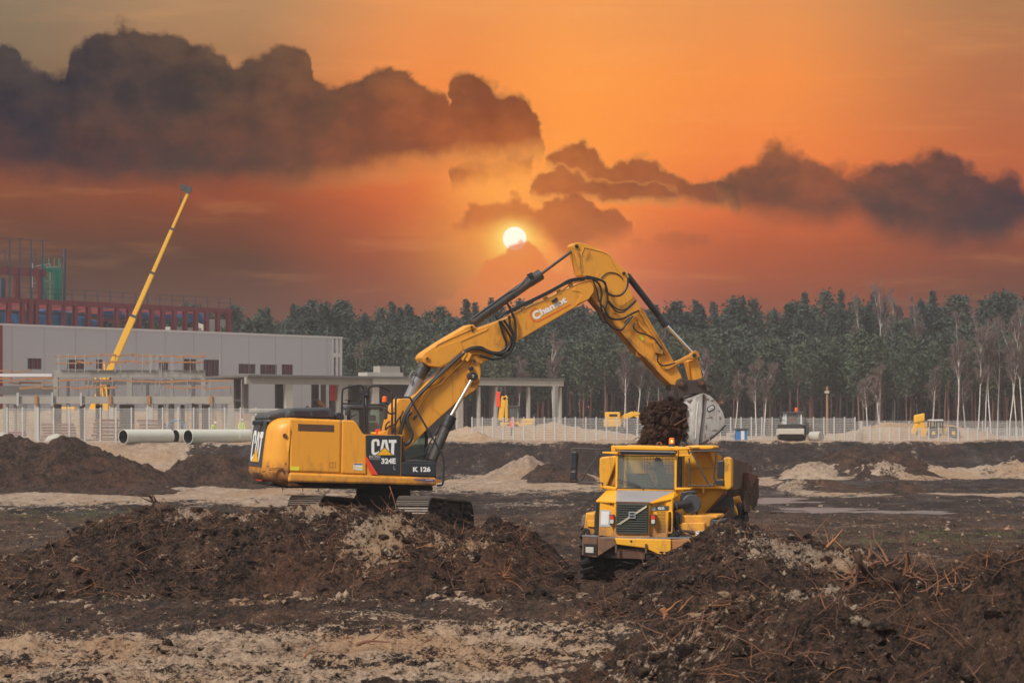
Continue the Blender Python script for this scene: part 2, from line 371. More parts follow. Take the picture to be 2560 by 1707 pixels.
soil('soil_floor', (.009, .0055, .0042), (.100, .056, .036), (.17, .108, .072), (.54, .395, .28), red=.3, wet=.3)
soil('soil_heap', (.007, .0045, .0036), (.088, .050, .034), (.16, .112, .080), (.44, .335, .245), red=.3)
soil('soil_far', (.009, .0065, .006), (.050, .031, .025), (.27, .185, .13), (.47, .36, .27), scale=.45, red=.2, wet=.4)
soil('sand_far', (.30, .185, .11), (.44, .30, .19), (.38, .26, .17), (.52, .385, .27), scale=.3)
soil('soil_load', (.022, .012, .009), (.085, .042, .028), (.1, .06, .04), (.12, .07, .05), scale=1.6, red=.3)
mat('root_bark', (.18, .080, .042), .8, var=.45, vscale=2.5)
mat('twig_orange', (.34, .14, .055), .8, var=.4, vscale=3)
mat('wood_dark', (.07, .035, .022), .85, var=.4, vscale=6)
mat('straw', (.22, .16, .09), .9, var=.3, vscale=.7)
mat('grass_green', (.08, .11, .03), .9, var=.4, vscale=.7)

# ------------------------------------------------------------------ mesh builder, every point in world metres
ROOTM = {}
class MB:
    def __init__(s): s.v = []; s.f = []; s.sm = []
    def add(s, vs, fs, smooth=False):
        o = len(s.v); s.v.extend([tuple(p) for p in vs]); s.f.extend([tuple(i + o for i in f) for f in fs]); s.sm.extend([smooth] * len(fs)); return s
    def prism(s, pts, d):
        pts = [Vector(p) for p in pts]; d = Vector(d); n = len(pts)
        nrm = Vector((0, 0, 0))
        for i in range(n): nrm += pts[i].cross(pts[(i + 1) % n])
        if nrm.dot(d) > 0: pts = pts[::-1]
        vs = pts + [p + d for p in pts]
        fs = [tuple(range(n)), tuple(range(2 * n - 1, n - 1, -1))] + [(i, i + n, (i + 1) % n + n, (i + 1) % n) for i in range(n)]
        return s.add(vs, fs)
    def loft(s, rings, smooth=False, cap=True, closed=True):
        n = len(rings[0]); vs = [p for r_ in rings for p in r_]; fs = []
        for k in range(len(rings) - 1):
            for i in range(n if closed else n - 1):
                j = (i + 1) % n; fs.append((k * n + i, k * n + j, (k + 1) * n + j, (k + 1) * n + i))
        s.add(vs, fs, smooth)
        if cap:
            s.add(rings[0], [tuple(range(n - 1, -1, -1))]); s.add(rings[-1], [tuple(range(n))])
        return s
    def box(s, c, ax, ay, az):                     # centre and three half vectors
        c, ax, ay, az = map(Vector, (c, ax, ay, az))
        vs = [c + a * ax + b * ay + g * az for g in (-1, 1) for a, b in ((-1, -1), (1, -1), (1, 1), (-1, 1))]
        fs = [(3, 2, 1, 0), (4, 5, 6, 7), (0, 1, 5, 4), (1, 2, 6, 5), (2, 3, 7, 6), (3, 0, 4, 7)]
        if ax.cross(ay).dot(az) < 0: fs = [f[::-1] for f in fs]
        return s.add(vs, fs)
    def abox(s, x0, x1, y0, y1, z0, z1):
        return s.box(((x0 + x1) / 2, (y0 + y1) / 2, (z0 + z1) / 2), ((x1 - x0) / 2, 0, 0), (0, (y1 - y0) / 2, 0), (0, 0, (z1 - z0) / 2))
    def tube(s, path, r, n=8, cap=True):
        path = [Vector(p) for p in path]; m_ = len(path)
        rs = r if isinstance(r, (list, tuple)) else [r] * m_
        t0 = (path[1] - path[0]).normalized(); ref = Vector((0, 0, 1)) if abs(t0.z) < .9 else Vector((1, 0, 0))
        nx = t0.cross(ref).normalized(); rings = []
        for i, p in enumerate(path):
            if i == 0: t = path[1] - p
            elif i == m_ - 1: t = p - path[-2]
            else: t = (path[i + 1] - p).normalized() + (p - path[i - 1]).normalized()
            if t.length < 1e-9: t = t0
            t = t.normalized(); nx = (nx - t * nx.dot(t)).normalized(); ny = t.cross(nx)
            rings.append([p + rs[i] * (math.cos(2 * math.pi * k / n) * nx + math.sin(2 * math.pi * k / n) * ny) for k in range(n)])
        return s.loft(rings, smooth=n > 4, cap=cap)
    def lathe(s, p0, p1, prof, n=20, smooth=True, cap=True):      # prof: (distance from p0, radius)
        p0, p1 = Vector(p0), Vector(p1); t = (p1 - p0).normalized()
        ref = Vector((0, 0, 1)) if abs(t.z) < .9 else Vector((1, 0, 0)); nx = t.cross(ref).normalized(); ny = t.cross(nx)
        rings = [[p0 + t * h + r_ * (math.cos(2 * math.pi * k / n) * nx + math.sin(2 * math.pi * k / n) * ny) for k in range(n)] for h, r_ in prof]
        for a, b in zip(rings, rings[1:]): s.loft([a, b], smooth=smooth, cap=False)
        if cap: s.add(rings[0], [tuple(range(n - 1, -1, -1))]); s.add(rings[-1], [tuple(range(n))])
        return s
    def ball(s, c, rx, ry=None, rz=None, nu=14, nv=9):
        ry = ry or rx; rz = rz or rx; c = Vector(c)
        rings = [[c + Vector((rx * math.sin(a) * math.cos(2 * math.pi * k / nu), ry * math.sin(a) * math.sin(2 * math.pi * k / nu), -rz * math.cos(a))) for k in range(nu)]
                 for a in [math.pi * (i + .5) / nv for i in range(nv)]]
        return s.loft(rings, smooth=True)
    def build(s, name, m_, parent=None, bevel=0., root=None):
        me = bpy.data.meshes.new(name)
        vs = s.v
        key = root or (root_of(parent) if parent else None)
        if key is not None:
            inv = ROOTM[key.name].inverted(); vs = [inv @ Vector(p) for p in vs]
        me.from_pydata(vs, [], s.f); me.update()
        me.polygons.foreach_set('use_smooth', s.sm)
        if not isinstance(m_, (list, tuple)): me.materials.append(MAT[m_])
        ob = bpy.data.objects.new(name, me); COL.objects.link(ob)
        if parent is not None: ob.parent = parent
        if key is not None and parent is None: ob.matrix_world = ROOTM[key.name]
        if bevel:
            bv = ob.modifiers.new('bevel', 'BEVEL'); bv.width = bevel; bv.segments = 2; bv.limit_method = 'ANGLE'; bv.angle_limit = R(35)
        return ob
def root_of(o):
    while o.parent is not None: o = o.parent
    return o
def tag(o, label=None, cat=None, group=None, kind=None):
    if label: o['label'] = label
    if cat: o['category'] = cat
    if group: o['group'] = group
    if kind: o['kind'] = kind
    return o
def thing(name, label, cat, loc=(0, 0, 0), rz=0., group=None):
    o = bpy.data.objects.new(name, None); COL.objects.link(o); o.empty_display_size = .2
    o.location = loc; o.rotation_euler = (0, 0, rz)
    ROOTM[o.name] = Matrix.Translation(loc) @ Matrix.Rotation(rz, 4, 'Z')
    return tag(o, label, cat, group)
def mesh_thing(mb, name, m_, label, cat, loc, rz=0., group=None, bevel=0.):
    M = Matrix.Translation(loc) @ Matrix.Rotation(rz, 4, 'Z'); inv = M.inverted()
    mb.v = [tuple(inv @ Vector(p)) for p in mb.v]
    o = mb.build(name, m_, bevel=bevel); o.location = loc; o.rotation_euler = (0, 0, rz)
    ROOTM[o.name] = M
    return tag(o, label, cat, group)
def dup(o, loc=None, rz=None, sc=None, parent=None):
    c = o.copy(); COL.objects.link(c)
    if parent is not None: c.parent = parent
    if loc is not None: c.location = loc
    if rz is not None: c.rotation_euler = (0, 0, rz)
    if sc is not None: c.scale = sc
    for ch in list(o.children): dup(ch, parent=c)
    return c
def catmull(pts, k=6):
    P_ = [Vector(p) for p in pts]; P_ = [P_[0] * 2 - P_[1]] + P_ + [P_[-1] * 2 - P_[-2]]; out = []
    for i in range(1, len(P_) - 2):
        a, b, c, d = P_[i - 1:i + 3]
        for j in range(k):
            t = j / k
            out.append(.5 * ((2 * b) + (c - a) * t + (2 * a - 5 * b + 4 * c - d) * t * t + (3 * b - a - 3 * c + d) * t ** 3))
    out.append(P_[-2]); return out

# a vertical construction frame: local x along the machine, local y away from the viewer
class Frame:
    def __init__(s, ox, oy, ang): s.o = (ox, oy); s.c = math.cos(ang); s.s = math.sin(ang); s.ang = ang
    def w(s, x, y, z): return Vector((s.o[0] + x * s.c - y * s.s, s.o[1] + x * s.s + y * s.c, z))
    def xz(s, px, py, y):
        k = (px - 1280) / FPX
        x = (k * (s.o[1] + y * s.c) - s.o[0] + y * s.s) / (s.c - k * s.s)
        Y = s.o[1] + x * s.s + y * s.c
        return x, CAMZ - (py - HZ) * Y / FPX
    def p(s, px, py, y): x, z = s.xz(px, py, y); return s.w(x, y, z)
    def prism(s, mb, poly, y0, y1, at=None):
        at = y0 if at is None else at
        q = [s.xz(a, b, at) for a, b in poly]
        return mb.prism([s.w(x, y0, z) for x, z in q], s.w(0, y1 - y0, 0) - s.w(0, 0, 0))
def z1(*a): return [(600 + x / 3.647, 900 + y / 3.647) for x, y in a]
def z2(*a): return [(900 + x / 3.92, 560 + y / 3.92) for x, y in a]
def z3(*a): return [(1360 + x / 2.904, 580 + y / 2.904) for x, y in a]
def z4(*a): return [(1400 + x / 3.825, 1070 + y / 3.825) for x, y in a]
def z7(*a): return [(820 + x / 7.128, 940 + y / 7.128) for x, y in a]
def zA(*a): return [(x / 3.016, 600 + y / 3.016) for x, y in a]
def zB(*a): return [(560 + x / 2.673, 740 + y / 2.673) for x, y in a]
def zC(*a): return [(1760 + x / 2.8, 680 + y / 2.8) for x, y in a]
def wpt(px, py, Y): return Vector(((px - 1280) * Y / FPX, Y, CAMZ - (py - HZ) * Y / FPX))
def gpt(px, py, z=0.):
    Y = FPX * (CAMZ - z) / (py - HZ); return ((px - 1280) * Y / FPX, Y)

# lettering on a plane: origin (lower left), unit x, unit z, width and height in metres
def lettering(mb, text, org, ex, ez, wd, ht, bold=.0, depth=.004, shear=0.):
    cu = bpy.data.curves.new('t', 'FONT'); cu.body = text; cu.size = 1; cu.offset = bold; cu.resolution_u = 4
    ob = bpy.data.objects.new('t', cu); me = bpy.data.meshes.new_from_object(ob)
    vs = [v.co.copy() for v in me.vertices]; fs = [tuple(p.vertices) for p in me.polygons]
    bpy.data.objects.remove(ob); bpy.data.curves.remove(cu); bpy.data.meshes.remove(me)
    if not vs: return mb
    x0, x1 = min(v.x for v in vs), max(v.x for v in vs); y0, y1 = min(v.y for v in vs), max(v.y for v in vs)
    ex, ez, org = Vector(ex), Vector(ez), Vector(org); n = ex.cross(ez)      # points to the viewer
    q = [org + ex * ((v.x - x0) / (x1 - x0) * wd + shear * (v.y - y0) / (y1 - y0) * ht) + ez * ((v.y - y0) / (y1 - y0) * ht) + n * depth for v in vs]
    return mb.add(q, fs)

# ------------------------------------------------------------------ noise
_perm = np.random.default_rng(5).permutation(512).astype(np.int64); _perm = np.concatenate([_perm, _perm, _perm])
_gr = np.array([(math.cos(a), math.sin(a)) for a in np.linspace(0, 2 * math.pi, 16, endpoint=False)])
def pn(x, y, seed=0):
    xi = np.floor(x).astype(np.int64); yi = np.floor(y).astype(np.int64); xf = x - xi; yf = y - yi
    def g(ix, iy, fx, fy):
        h = _perm[(_perm[(ix + seed * 37) % 512] + iy) % 512] % 16
        return _gr[h, 0] * fx + _gr[h, 1] * fy
    u = xf * xf * xf * (xf * (xf * 6 - 15) + 10); v = yf * yf * yf * (yf * (yf * 6 - 15) + 10)
    a = g(xi, yi, xf, yf); b = g(xi + 1, yi, xf - 1, yf); c = g(xi, yi + 1, xf, yf - 1); d = g(xi + 1, yi + 1, xf - 1, yf - 1)
    return ((a + u * (b - a)) * (1 - v) + (c + u * (d - c)) * v) * 1.5
def fbm(x, y, size, octv=4, seed=0, gain=.5, ridge=False):
    x = np.asarray(x, float) / size; y = np.asarray(y, float) / size; s = 0; a = 1.; t = 0
    for k in range(octv):
        n = pn(x * 2 ** k + 13.7 * k, y * 2 ** k + 7.1 * k, seed + k)
        s = s + a * (1 - 2 * np.abs(n) if ridge else n); t += a; a *= gain
    return s / t
def sst(v, a, b):
    t = np.clip((v - a) / (b - a), 0, 1); return t * t * (3 - 2 * t)
def fast_mesh(name, V_, Q, mats, smooth=False, attr=None):
    me = bpy.data.meshes.new(name); V_ = np.ascontiguousarray(V_, np.float32); Q = np.ascontiguousarray(Q, np.int32); k = Q.shape[1]
    me.vertices.add(len(V_)); me.vertices.foreach_set('co', V_.ravel())
    me.loops.add(Q.size); me.loops.foreach_set('vertex_index', Q.ravel())
    me.polygons.add(len(Q)); me.polygons.foreach_set('loop_start', np.arange(0, Q.size, k, dtype=np.int32))
    me.polygons.foreach_set('use_smooth', np.full(len(Q), smooth, bool))
    me.update(calc_edges=True)
    for m_ in ([mats] if isinstance(mats, str) else mats): me.materials.append(MAT[m_])
    if attr is not None:
        a = me.attributes.new('sand', 'FLOAT', 'POINT'); a.data.foreach_set('value', np.ascontiguousarray(attr, np.float32).ravel())
    return me
def grid_quads(nr, nc):
    i = np.arange((nr - 1) * nc).reshape(nr - 1, nc)[:, :-1].ravel()
    return np.stack([i, i + 1, i + nc + 1, i + nc], 1)

# ------------------------------------------------------------------ ground
SAND = []
for cx, cyy, rx, ry, st in [(300, 1140, 460, 20, 1.), (640, 1152, 200, 10, .8), (1180, 1113, 210, 17, 1.), (1210, 1075, 110, 14, 1.), (1765, 1110, 60, 13, 1.),
        (1900, 1133, 110, 7, .6), (2120, 1076, 330, 10, .8), (2330, 1072, 80, 9, 1.), (500, 1496, 1300, 44, .58), (1150, 1462, 420, 26, .62), (900, 1552, 1500, 26, .64), (150, 1545, 300, 16, .7), (330, 1380, 300, 6, .62), (760, 1378, 150, 5, .6),
        (1600, 1430, 160, 20, .5), (60, 1290, 70, 8, .7), (1100, 1385, 60, 12, .7), (900, 1460, 120, 14, .55), (2200, 1138, 230, 3.2, 1.4), (1250, 1160, 120, 5, .5), (1100, 1205, 200, 5, .3)]:
    X0, Y0 = gpt(cx * D, cyy * D); Yn = gpt(0, (cyy + ry) * D)[1]; Yf = gpt(0, (cyy - ry) * D)[1]
    SAND.append((X0, (Yn + Yf) / 2, rx * D * Y0 / FPX, (Yf - Yn) / 2, st))
def edge(x): return 175.5 + 3.0 * fbm(x, x * 0 + 3., 22, 3, 9)
def ground_h(x, y):
    x = np.asarray(x, float); y = np.asarray(y, float)
    p = sst(y - edge(x), 0, 8.5)
    near = np.exp(-((y - 35) / 60.) ** 2)
    h = .17 * fbm(x, y, 3.2, 4, 1) + .125 * fbm(x, y * .8, .8, 5, 2, .58) * (.4 + .9 * near) + .10 * (fbm(x, y * .7, .35, 3, 3, ridge=True) - .3) * near
    pw = np.exp(-(((x - 20) / 19.) ** 2 + ((y - 112.5) / 15.) ** 2) ** 2); h = h * (1 - .55 * pw)
    rut = fbm(x * .16, y, 1.1, 3, 21); h = h + .11 * rut * (1 - p)
    far = .35 * fbm(x, y, 9., 4, 4) * sst(y, 80, 120) * (1 - .5 * p) + .13 * fbm(x, y, 1.8, 4, 14) * sst(y, 60, 110) * (1 - .8 * pw)
    dark = sst((x + 12) / 6, 0, 1)
    lip = .30 * np.exp(-((y - edge(x) - 8.5) / 3.) ** 2) * (.5 + fbm(x, y, 4., 4, 6)) * (.25 + .75 * dark)
    return h + far * (1 - p * .7) + 2.40 * p + lip + .4 * p * (1 - p) * 4 * fbm(x, y, 3.5, 4, 8)
def gh(x, y): return float(ground_h(np.array([x]), np.array([y]))[0])
def sand_w(x, y):
    s = np.zeros_like(x)
    for X0, Y0, rx, ry, st in SAND:
        d = ((x - X0) / rx) ** 2 + ((y - Y0) / ry) ** 2
        s = np.maximum(s, st * np.exp(-d ** 1.5 * .7))
    s = s * .9 + .28 * fbm(x * .35, y, 2.6, 4, 31) + .10
    plat = sst(y - edge(x), 6, 9.5)
    left = sst(-24.5 + 1.5 * fbm(x, y, 4., 3, 77) - x, -1.5, 1.5)
    slope = sst(y - edge(x), -2, 1) * (1 - plat)
    s = np.maximum(s * (1 - slope), plat * 1.2)
    return np.maximum(s, left * slope * 1.1 + slope * .10)
ys = [2.]
while ys[-1] < 520:
    y_ = ys[-1]
    st = .6 if y_ < 27 else max(.06, y_ * y_ / 22140 * 1.15) if y_ < 400 else y_ * .05
    if 27 <= y_ < 160: st = min(st, .42)
    elif 160 <= y_ < 215: st = .35
    elif 215 <= y_ < 400: st = min(st, 2.)
    ys.append(y_ + st)
ys = np.array(ys)
ph = np.concatenate([np.linspace(-1.3, -.24, 26)[:-1], np.linspace(-.24, .24, 900), np.linspace(.24, 1.3, 26)[1:]])
GX = ys[:, None] * ph[None, :]; GY = np.repeat(ys[:, None], len(ph), 1)
GZ = ground_h(GX, GY); GZ = np.where(GY > 420, 2.4, GZ)
me = fast_mesh('ground', np.stack([GX, GY, GZ], -1).reshape(-1, 3), grid_quads(len(ys), len(ph)), ['soil_floor'], True, sand_w(GX, GY))
me.materials.append(MAT['soil_far']); me.materials.append(MAT['sand_far'])
cyq = GY[:-1, :-1].ravel(); cxq = GX[:-1, :-1].ravel()
mi = np.where(cyq - edge(cxq) > 9.5, 2, np.where(cyq > 100 + 6 * fbm(cxq, cyq, 5., 3, 55), 1, 0)).astype(np.int32)
me.polygons.foreach_set('material_index', mi)
ground = bpy.data.objects.new('ground', me); COL.objects.link(ground); tag(ground, kind='structure')
# shallow standing water lying in the hollows at the right
pts = []
for k in range(60):
    a = 2 * math.pi * k / 60; r_ = 1 + .18 * math.sin(3 * a + 1) + .1 * math.sin(7 * a)
    pts.append((20 + 17 * r_ * math.cos(a), 112.5 + 12.5 * r_ * math.sin(a), -.055))
mw = bpy.data.materials.new('puddle_water'); mw.use_nodes = True
b_ = mw.node_tree.nodes['Principled BSDF']; b_.inputs['Base Color'].default_value = (.11, .115, .125, 1); b_.inputs['Specular IOR Level'].default_value = .2; b_.inputs['Roughness'].default_value = .35; MAT['puddle_water'] = mw  # grey-blue base colour of the muddy water also paints in a pale sky sheen
t_ = NT(mw.node_tree); nz = t_.noise(t_.new('ShaderNodeTexCoord').outputs['Object'], 2.2, 4, .6); bp_ = t_.new('ShaderNodeBump'); bp_.inputs['Strength'].default_value = .15; bp_.inputs['Distance'].default_value = .02
t_.l.new(nz.outputs[0], bp_.inputs['Height']); t_.l.new(bp_.outputs[0], b_.inputs['Normal'])
wm = MB(); wm.add(pts, [tuple(range(60))]); tag(wm.build('water', 'puddle_water'), kind='structure')

# ------------------------------------------------------------------ heaps of dug soil
HEAPS = {}
def heap(name, label, prof, yc, yf, yb, step, m_='soil_heap', back=None, sand=0., amp=1., base=0., cat='soil heap', group=None, spots=(), fade=1.0, y_exp=1.15):
    cr = [wpt(a * D, b * D, yc) for a, b in prof]
    cx_ = np.array([p.x for p in cr]); cz = np.array([p.z for p in cr]) - base
    x0, x1 = cx_[0] - fade, cx_[-1] + fade
    def H(x, y):
        x = np.asarray(x, float); y = np.asarray(y, float)
        big = fbm(x, y, 2.4 * amp, 4, 41); med = fbm(x, y, .75 * amp, 5, 42, .55); fin = fbm(x, y, .22 * amp, 4, 43, .6, ridge=True)
        yw = y + .8 * amp * fbm(x, y, 1.6 * amp, 3, 44)
        c = np.interp(x + .25 * amp * fbm(x, y, 1.1 * amp, 3, 45), cx_, cz)
        c = c * sst(x, x0, cx_[0] + .3) * sst(-x, -x1, -cx_[-1] + .3)
        tf = np.clip((yw - yf) / (yc - yf), 0, 1); front = np.sin(tf * math.pi / 2) ** y_exp
        if back is None: bk = np.cos(np.clip((yw - yc) / (yb - yc), 0, 1) * math.pi / 2) ** 1.1; h = c * np.where(yw < yc, front, bk)
        else:
            lvl, ye = back
            t2 = sst(yw, yc, yc + .9); h2 = c * (1 - t2) + np.minimum(c, lvl) * t2
            h2 = h2 * (1 - sst(yw, ye, yb)); h = np.where(yw < yc, c * front, h2)
        k = np.clip(h / (.5 * amp), 0, 1); damp = 1. if back is None else np.where((y > yc + .9) & (y < back[1]), .35, 1.)
        h = h + k * damp * amp * (.22 * big + .33 * med + .19 * (fin - .35))
        return np.where(h > .02, h, h - .25 * (1 - k)) + base - .04
    nx = int((x1 - x0) / step) + 1; ny = int((yb - yf + 1.2 * amp) / step) + 1
    gx, gy = np.meshgrid(np.linspace(x0, x1, nx), np.linspace(yf - .8 * amp, yb + .4 * amp, ny))
    gz = H(gx, gy)
    sa = sand + .25 * fbm(gx, gy, 2. * amp, 4, 47) + np.zeros_like(gx)
    for sx, sy, rx, ry, st in spots: sa = np.maximum(sa, st * np.exp(-(((gx - sx) / rx) ** 2 + ((gy - sy) / ry) ** 2)))
    o_ = (float((x0 + x1) / 2), float(yc), base)
    me = fast_mesh(name, np.stack([gx - o_[0], gy - o_[1], gz - o_[2]], -1).reshape(-1, 3), grid_quads(ny, nx), m_, True, sa)
    ob = bpy.data.objects.new(name, me); COL.objects.link(ob); ob.location = o_
    ROOTM[ob.name] = Matrix.Translation(o_)
    tag(ob, label, cat, group); HEAPS[ob.name] = (H, x0, x1, yf, yb, yc)
    return ob
m1 = heap('soil_heap', 'long root-filled peat mound the tracked excavator stands on',
     [(-70, 1330), (0, 1292), (100, 1262), (200, 1222), (300, 1180), (370, 1163), (450, 1178), (560, 1186), (620, 1178), (680, 1164), (740, 1164), (850, 1178), (912, 1179), (990, 1192), (1060, 1224), (1105, 1222), (1135, 1190), (1165, 1200), (1200, 1232), (1250, 1272), (1300, 1312), (1345, 1365)],
     55.2, 50.0, 65.5, .045, back=(1.12, 60.8), group=None,
     spots=[tuple(wpt(715 * D, 1210 * D, 54.6))[:2] + (.75, 1.1, 1.), tuple(wpt(560 * D, 1200 * D, 55))[:2] + (.9, .6, .7), tuple(wpt(880 * D, 1290 * D, 53))[:2] + (.9, 1.6, .75), tuple(wpt(400 * D, 1230 * D, 54))[:2] + (.5, .6, .5), tuple(wpt(1060 * D, 1290 * D, 53))[:2] + (1.7, 1.3, .42), tuple(wpt(460 * D, 1185 * D, 55))[:2] + (.7, .5, .7)])
m2 = heap('soil_heap', 'dark crumbly soil mound hiding the dump truck front wheel on the right side',
     [(1280, 1425), (1340, 1385), (1420, 1340), (1500, 1300), (1560, 1262), (1610, 1238), (1650, 1212), (1700, 1204), (1740, 1222), (1770, 1240), (1850, 1252), (1900, 1268), (1950, 1262), (2000, 1292), (2100, 1300), (2200, 1322), (2300, 1345), (2420, 1370)],
     49.5, 42.5, 53.2, .042, spots=[tuple(wpt(1850 * D, 1290 * D, 48))[:2] + (1.5, 1.6, .85), tuple(wpt(2000 * D, 1320 * D, 47))[:2] + (2., 1.2, .6)])
m3 = heap('soil_heap', 'blurred nearest heap of clods and roots filling the lower right corner',
     [(1180, 1640), (1350, 1580), (1450, 1515), (1550, 1452), (1650, 1402), (1750, 1362), (1850, 1345), (1950, 1335), (2050, 1340), (2130, 1352), (2200, 1330), (2260, 1296), (2352, 1282), (2450, 1262), (2600, 1270), (2700, 1330)],
     31.5, 20.5, 38., .036, y_exp=.9, spots=[tuple(wpt(1800 * D, 1360 * D, 31))[:2] + (2.4, 1.2, .42), tuple(wpt(1500 * D, 1520 * D, 29))[:2] + (1.5, 2., .42)])
m4 = heap('soil_heap', 'steep dark out of focus heap cut off by the lower right corner of the photo',
     [(1960, 1700), (2060, 1600), (2130, 1520), (2190, 1450), (2240, 1400), (2290, 1345), (2352, 1300), (2450, 1262), (2560, 1250), (2700, 1300)], 25.5, 17.5, 30., .035, y_exp=.9)
heap('soil_heap', 'tall dark earth heap at the left edge before the sand bank',
     [(-160, 1010), (-60, 1003), (0, 1006), (60, 1012), (110, 1022), (150, 1004), (178, 1016), (210, 1032), (260, 1052), (310, 1072), (360, 1092), (410, 1116)], 140, 131, 149, .15, amp=1.5, cat='soil heap')
heap('soil_heap', 'rounded dark earth heap just left of the excavator tail', [(350, 1118), (380, 1092), (410, 1066), (445, 1050), (490, 1044), (530, 1046), (570, 1060), (620, 1082), (680, 1112)], 150, 142, 157, .15, amp=1.5)
heap('soil_heap', 'broad dark double heap against the bank right of the dump body', [(1800, 1085), (1860, 1062), (1925, 1040), (1965, 1028), (2000, 1040), (2040, 1034), (2080, 1046), (2130, 1070), (2200, 1092)], 172, 163, 181, .17, amp=1.5)
heap('soil_heap', 'small dark heap behind the puddle', [(1975, 1132), (2010, 1112), (2050, 1106), (2090, 1112), (2140, 1132)], 137, 133, 141, .16, amp=1.6)
heap('soil_heap', 'low flat dark heap between dump body and puddle', [(1740, 1132), (1800, 1108), (1860, 1102), (1930, 1108), (1990, 1128)], 140, 134, 146, .18, amp=1.6, spots=[tuple(wpt(1790 * D, 1120 * D, 137))[:2] + (2., 3., .9)])
heap('sand_heap', 'pale sand heap seen between excavator and dump truck mirror', [(1100, 1098), (1150, 1078), (1190, 1062), (1215, 1056), (1250, 1072), (1300, 1080), (1370, 1092)], 165, 158, 172, .22, m_='soil_far', sand=1., amp=2., cat='sand heap')
heap('soil_heap', 'dark low lump in front of the pale sand between the machines', [(1195, 1102), (1240, 1078), (1285, 1072), (1330, 1084), (1370, 1100)], 158, 153, 163, .2, amp=1.6)
heap('sand_heap', 'row of grey brown sand lumps at the foot of the right bank', [(1800, 1086), (1840, 1068), (1880, 1064), (1930, 1074), (1980, 1064), (2040, 1060), (2080, 1074), (2160, 1076), (2240, 1080), (2300, 1068), (2370, 1060), (2440, 1070)], 168, 163, 173, .22, m_='soil_far', sand=.72, amp=2., cat='sand heap')
heap('soil_heap', 'low trampled ridge in the left foreground below the excavator mound', [(80, 1418), (250, 1402), (500, 1398), (700, 1392), (850, 1396), (1000, 1412), (1120, 1436)], 46.5, 44.4, 48.6, .05, amp=.8, spots=[tuple(wpt(900 * D, 1410 * D, 46))[:2] + (1., .8, .6)])
heap('sand_stockpile', 'long flat topped orange sand stockpile behind the left mesh fence', [(-120, 946), (0, 946), (150, 944), (300, 948), (450, 950), (560, 950), (640, 962), (700, 985)], 242, 232, 256, .5, m_='sand_far', sand=1., amp=1.6, base=2.3, cat='sand heap', y_exp=.35)
heap('sand_heap', 'sand heap behind the mesh fence below the wheeled loader', [(1000, 1000), (1060, 985), (1130, 978), (1200, 982), (1270, 972), (1340, 985), (1420, 995), (1480, 1002)], 236, 230, 243, .4, m_='sand_far', sand=1., amp=1.2, base=2.35, cat='sand heap')
heap('sand_heap', 'sand heap behind the fence right of the road roller', [(1880, 1002), (1960, 992), (2040, 968), (2090, 976), (2150, 968), (2210, 985), (2280, 998)], 236, 230, 243, .4, m_='sand_far', sand=1., amp=1.2, base=2.35, cat='sand heap')
heap('sand_heap', 'tiny sand heap by the fence foot right of the boom cylinder', [(1040, 1012), (1075, 1000), (1100, 992), (1125, 1004), (1160, 1012)], 196, 193, 199, .2, m_='sand_far', sand=1., amp=.8, base=2.35, cat='sand heap')

# clods and crumbs (stuff nobody could count)
def ico():
    bm = bmesh.new(); bmesh.ops.create_icosphere(bm, subdivisions=1, radius=1.); v = np.array([q.co[:] for q in bm.verts]); f = np.array([[q.index for q in p.verts] for p in bm.faces]); bm.free(); return v, f
ICV, ICF = ico()
def clods(name, n, sampler, smin, smax, m_, loc=(0, 0, 0), sand=0.):
    V_ = []; F_ = []
    for i in range(n):
        x, y, z = sampler()
        s = smin * (smax / smin) ** (rng.random() ** 2.2)
        v = ICV * (1 + .8 * (rng.random((12, 1)) - .5)) * (1 + .4 * (rng.random(ICV.shape) - .5)) * (s * (.7 + .6 * rng.random(3)) * np.array([1.15, 1.15, .8]))
        V_.append(v + np.array([x - loc[0], y - loc[1], z + s * .15 - loc[2]])); F_.append(ICF + 12 * i)
    me = fast_mesh(name, np.concatenate(V_), np.concatenate(F_), m_, False, np.full(12 * n, sand) + np.repeat(rng.random(n) * .35, 12))
    ob = bpy.data.objects.new(name, me); COL.objects.link(ob); ob.location = loc
    return tag(ob, kind='stuff')
def heap_sampler(hn, ylim=None):
    H, x0, x1, yf, yb, yc = HEAPS[hn]
    def f():
        while True:
            x = rng.uniform(x0, x1); y = rng.uniform(yf, ylim or yc + .6); z = float(H(np.array([x]), np.array([y]))[0])
            if z > .05: return x, y, z
    return f
def ground_sampler(y0, y1, xr=.235):
    def f():
        y = y0 * (y1 / y0) ** rng.random(); x = rng.uniform(-xr, xr) * y; return x, y, gh(x, y)
    return f
tag(clods('clods', 2600, heap_sampler(m1.name), .012, .13, 'soil_heap'), 'small peat clods strewn over the excavator mound', 'clods')
tag(clods('clods', 2200, heap_sampler(m2.name), .012, .13, 'soil_heap'), 'small peat clods strewn over the mound before the dump truck', 'clods')
tag(clods('clods', 3000, heap_sampler(m3.name), .010, .12, 'soil_heap', sand=.1), 'small clods strewn over the nearest heap at lower right', 'clods')
tag(clods('clods', 1500, heap_sampler(m4.name), .010, .10, 'soil_heap'), 'small clods strewn over the heap cut off by the corner', 'clods')
tag(clods('clods', 5000, ground_sampler(33, 120), .012, .10, 'soil_floor', sand=.35), 'loose crumbs of earth scattered over the flat site floor', 'clods')

def strip_sampler():
    X, Y = gpt(rng.uniform(120, 1500), rng.uniform(1370, 1384) * D); return X, Y, gh(X, Y) + .02
tag(clods('pale_clods', 300, strip_sampler, .03, .12, 'soil_floor', sand=1.2), 'row of whitish sand clods below the excavator mound', 'clods')
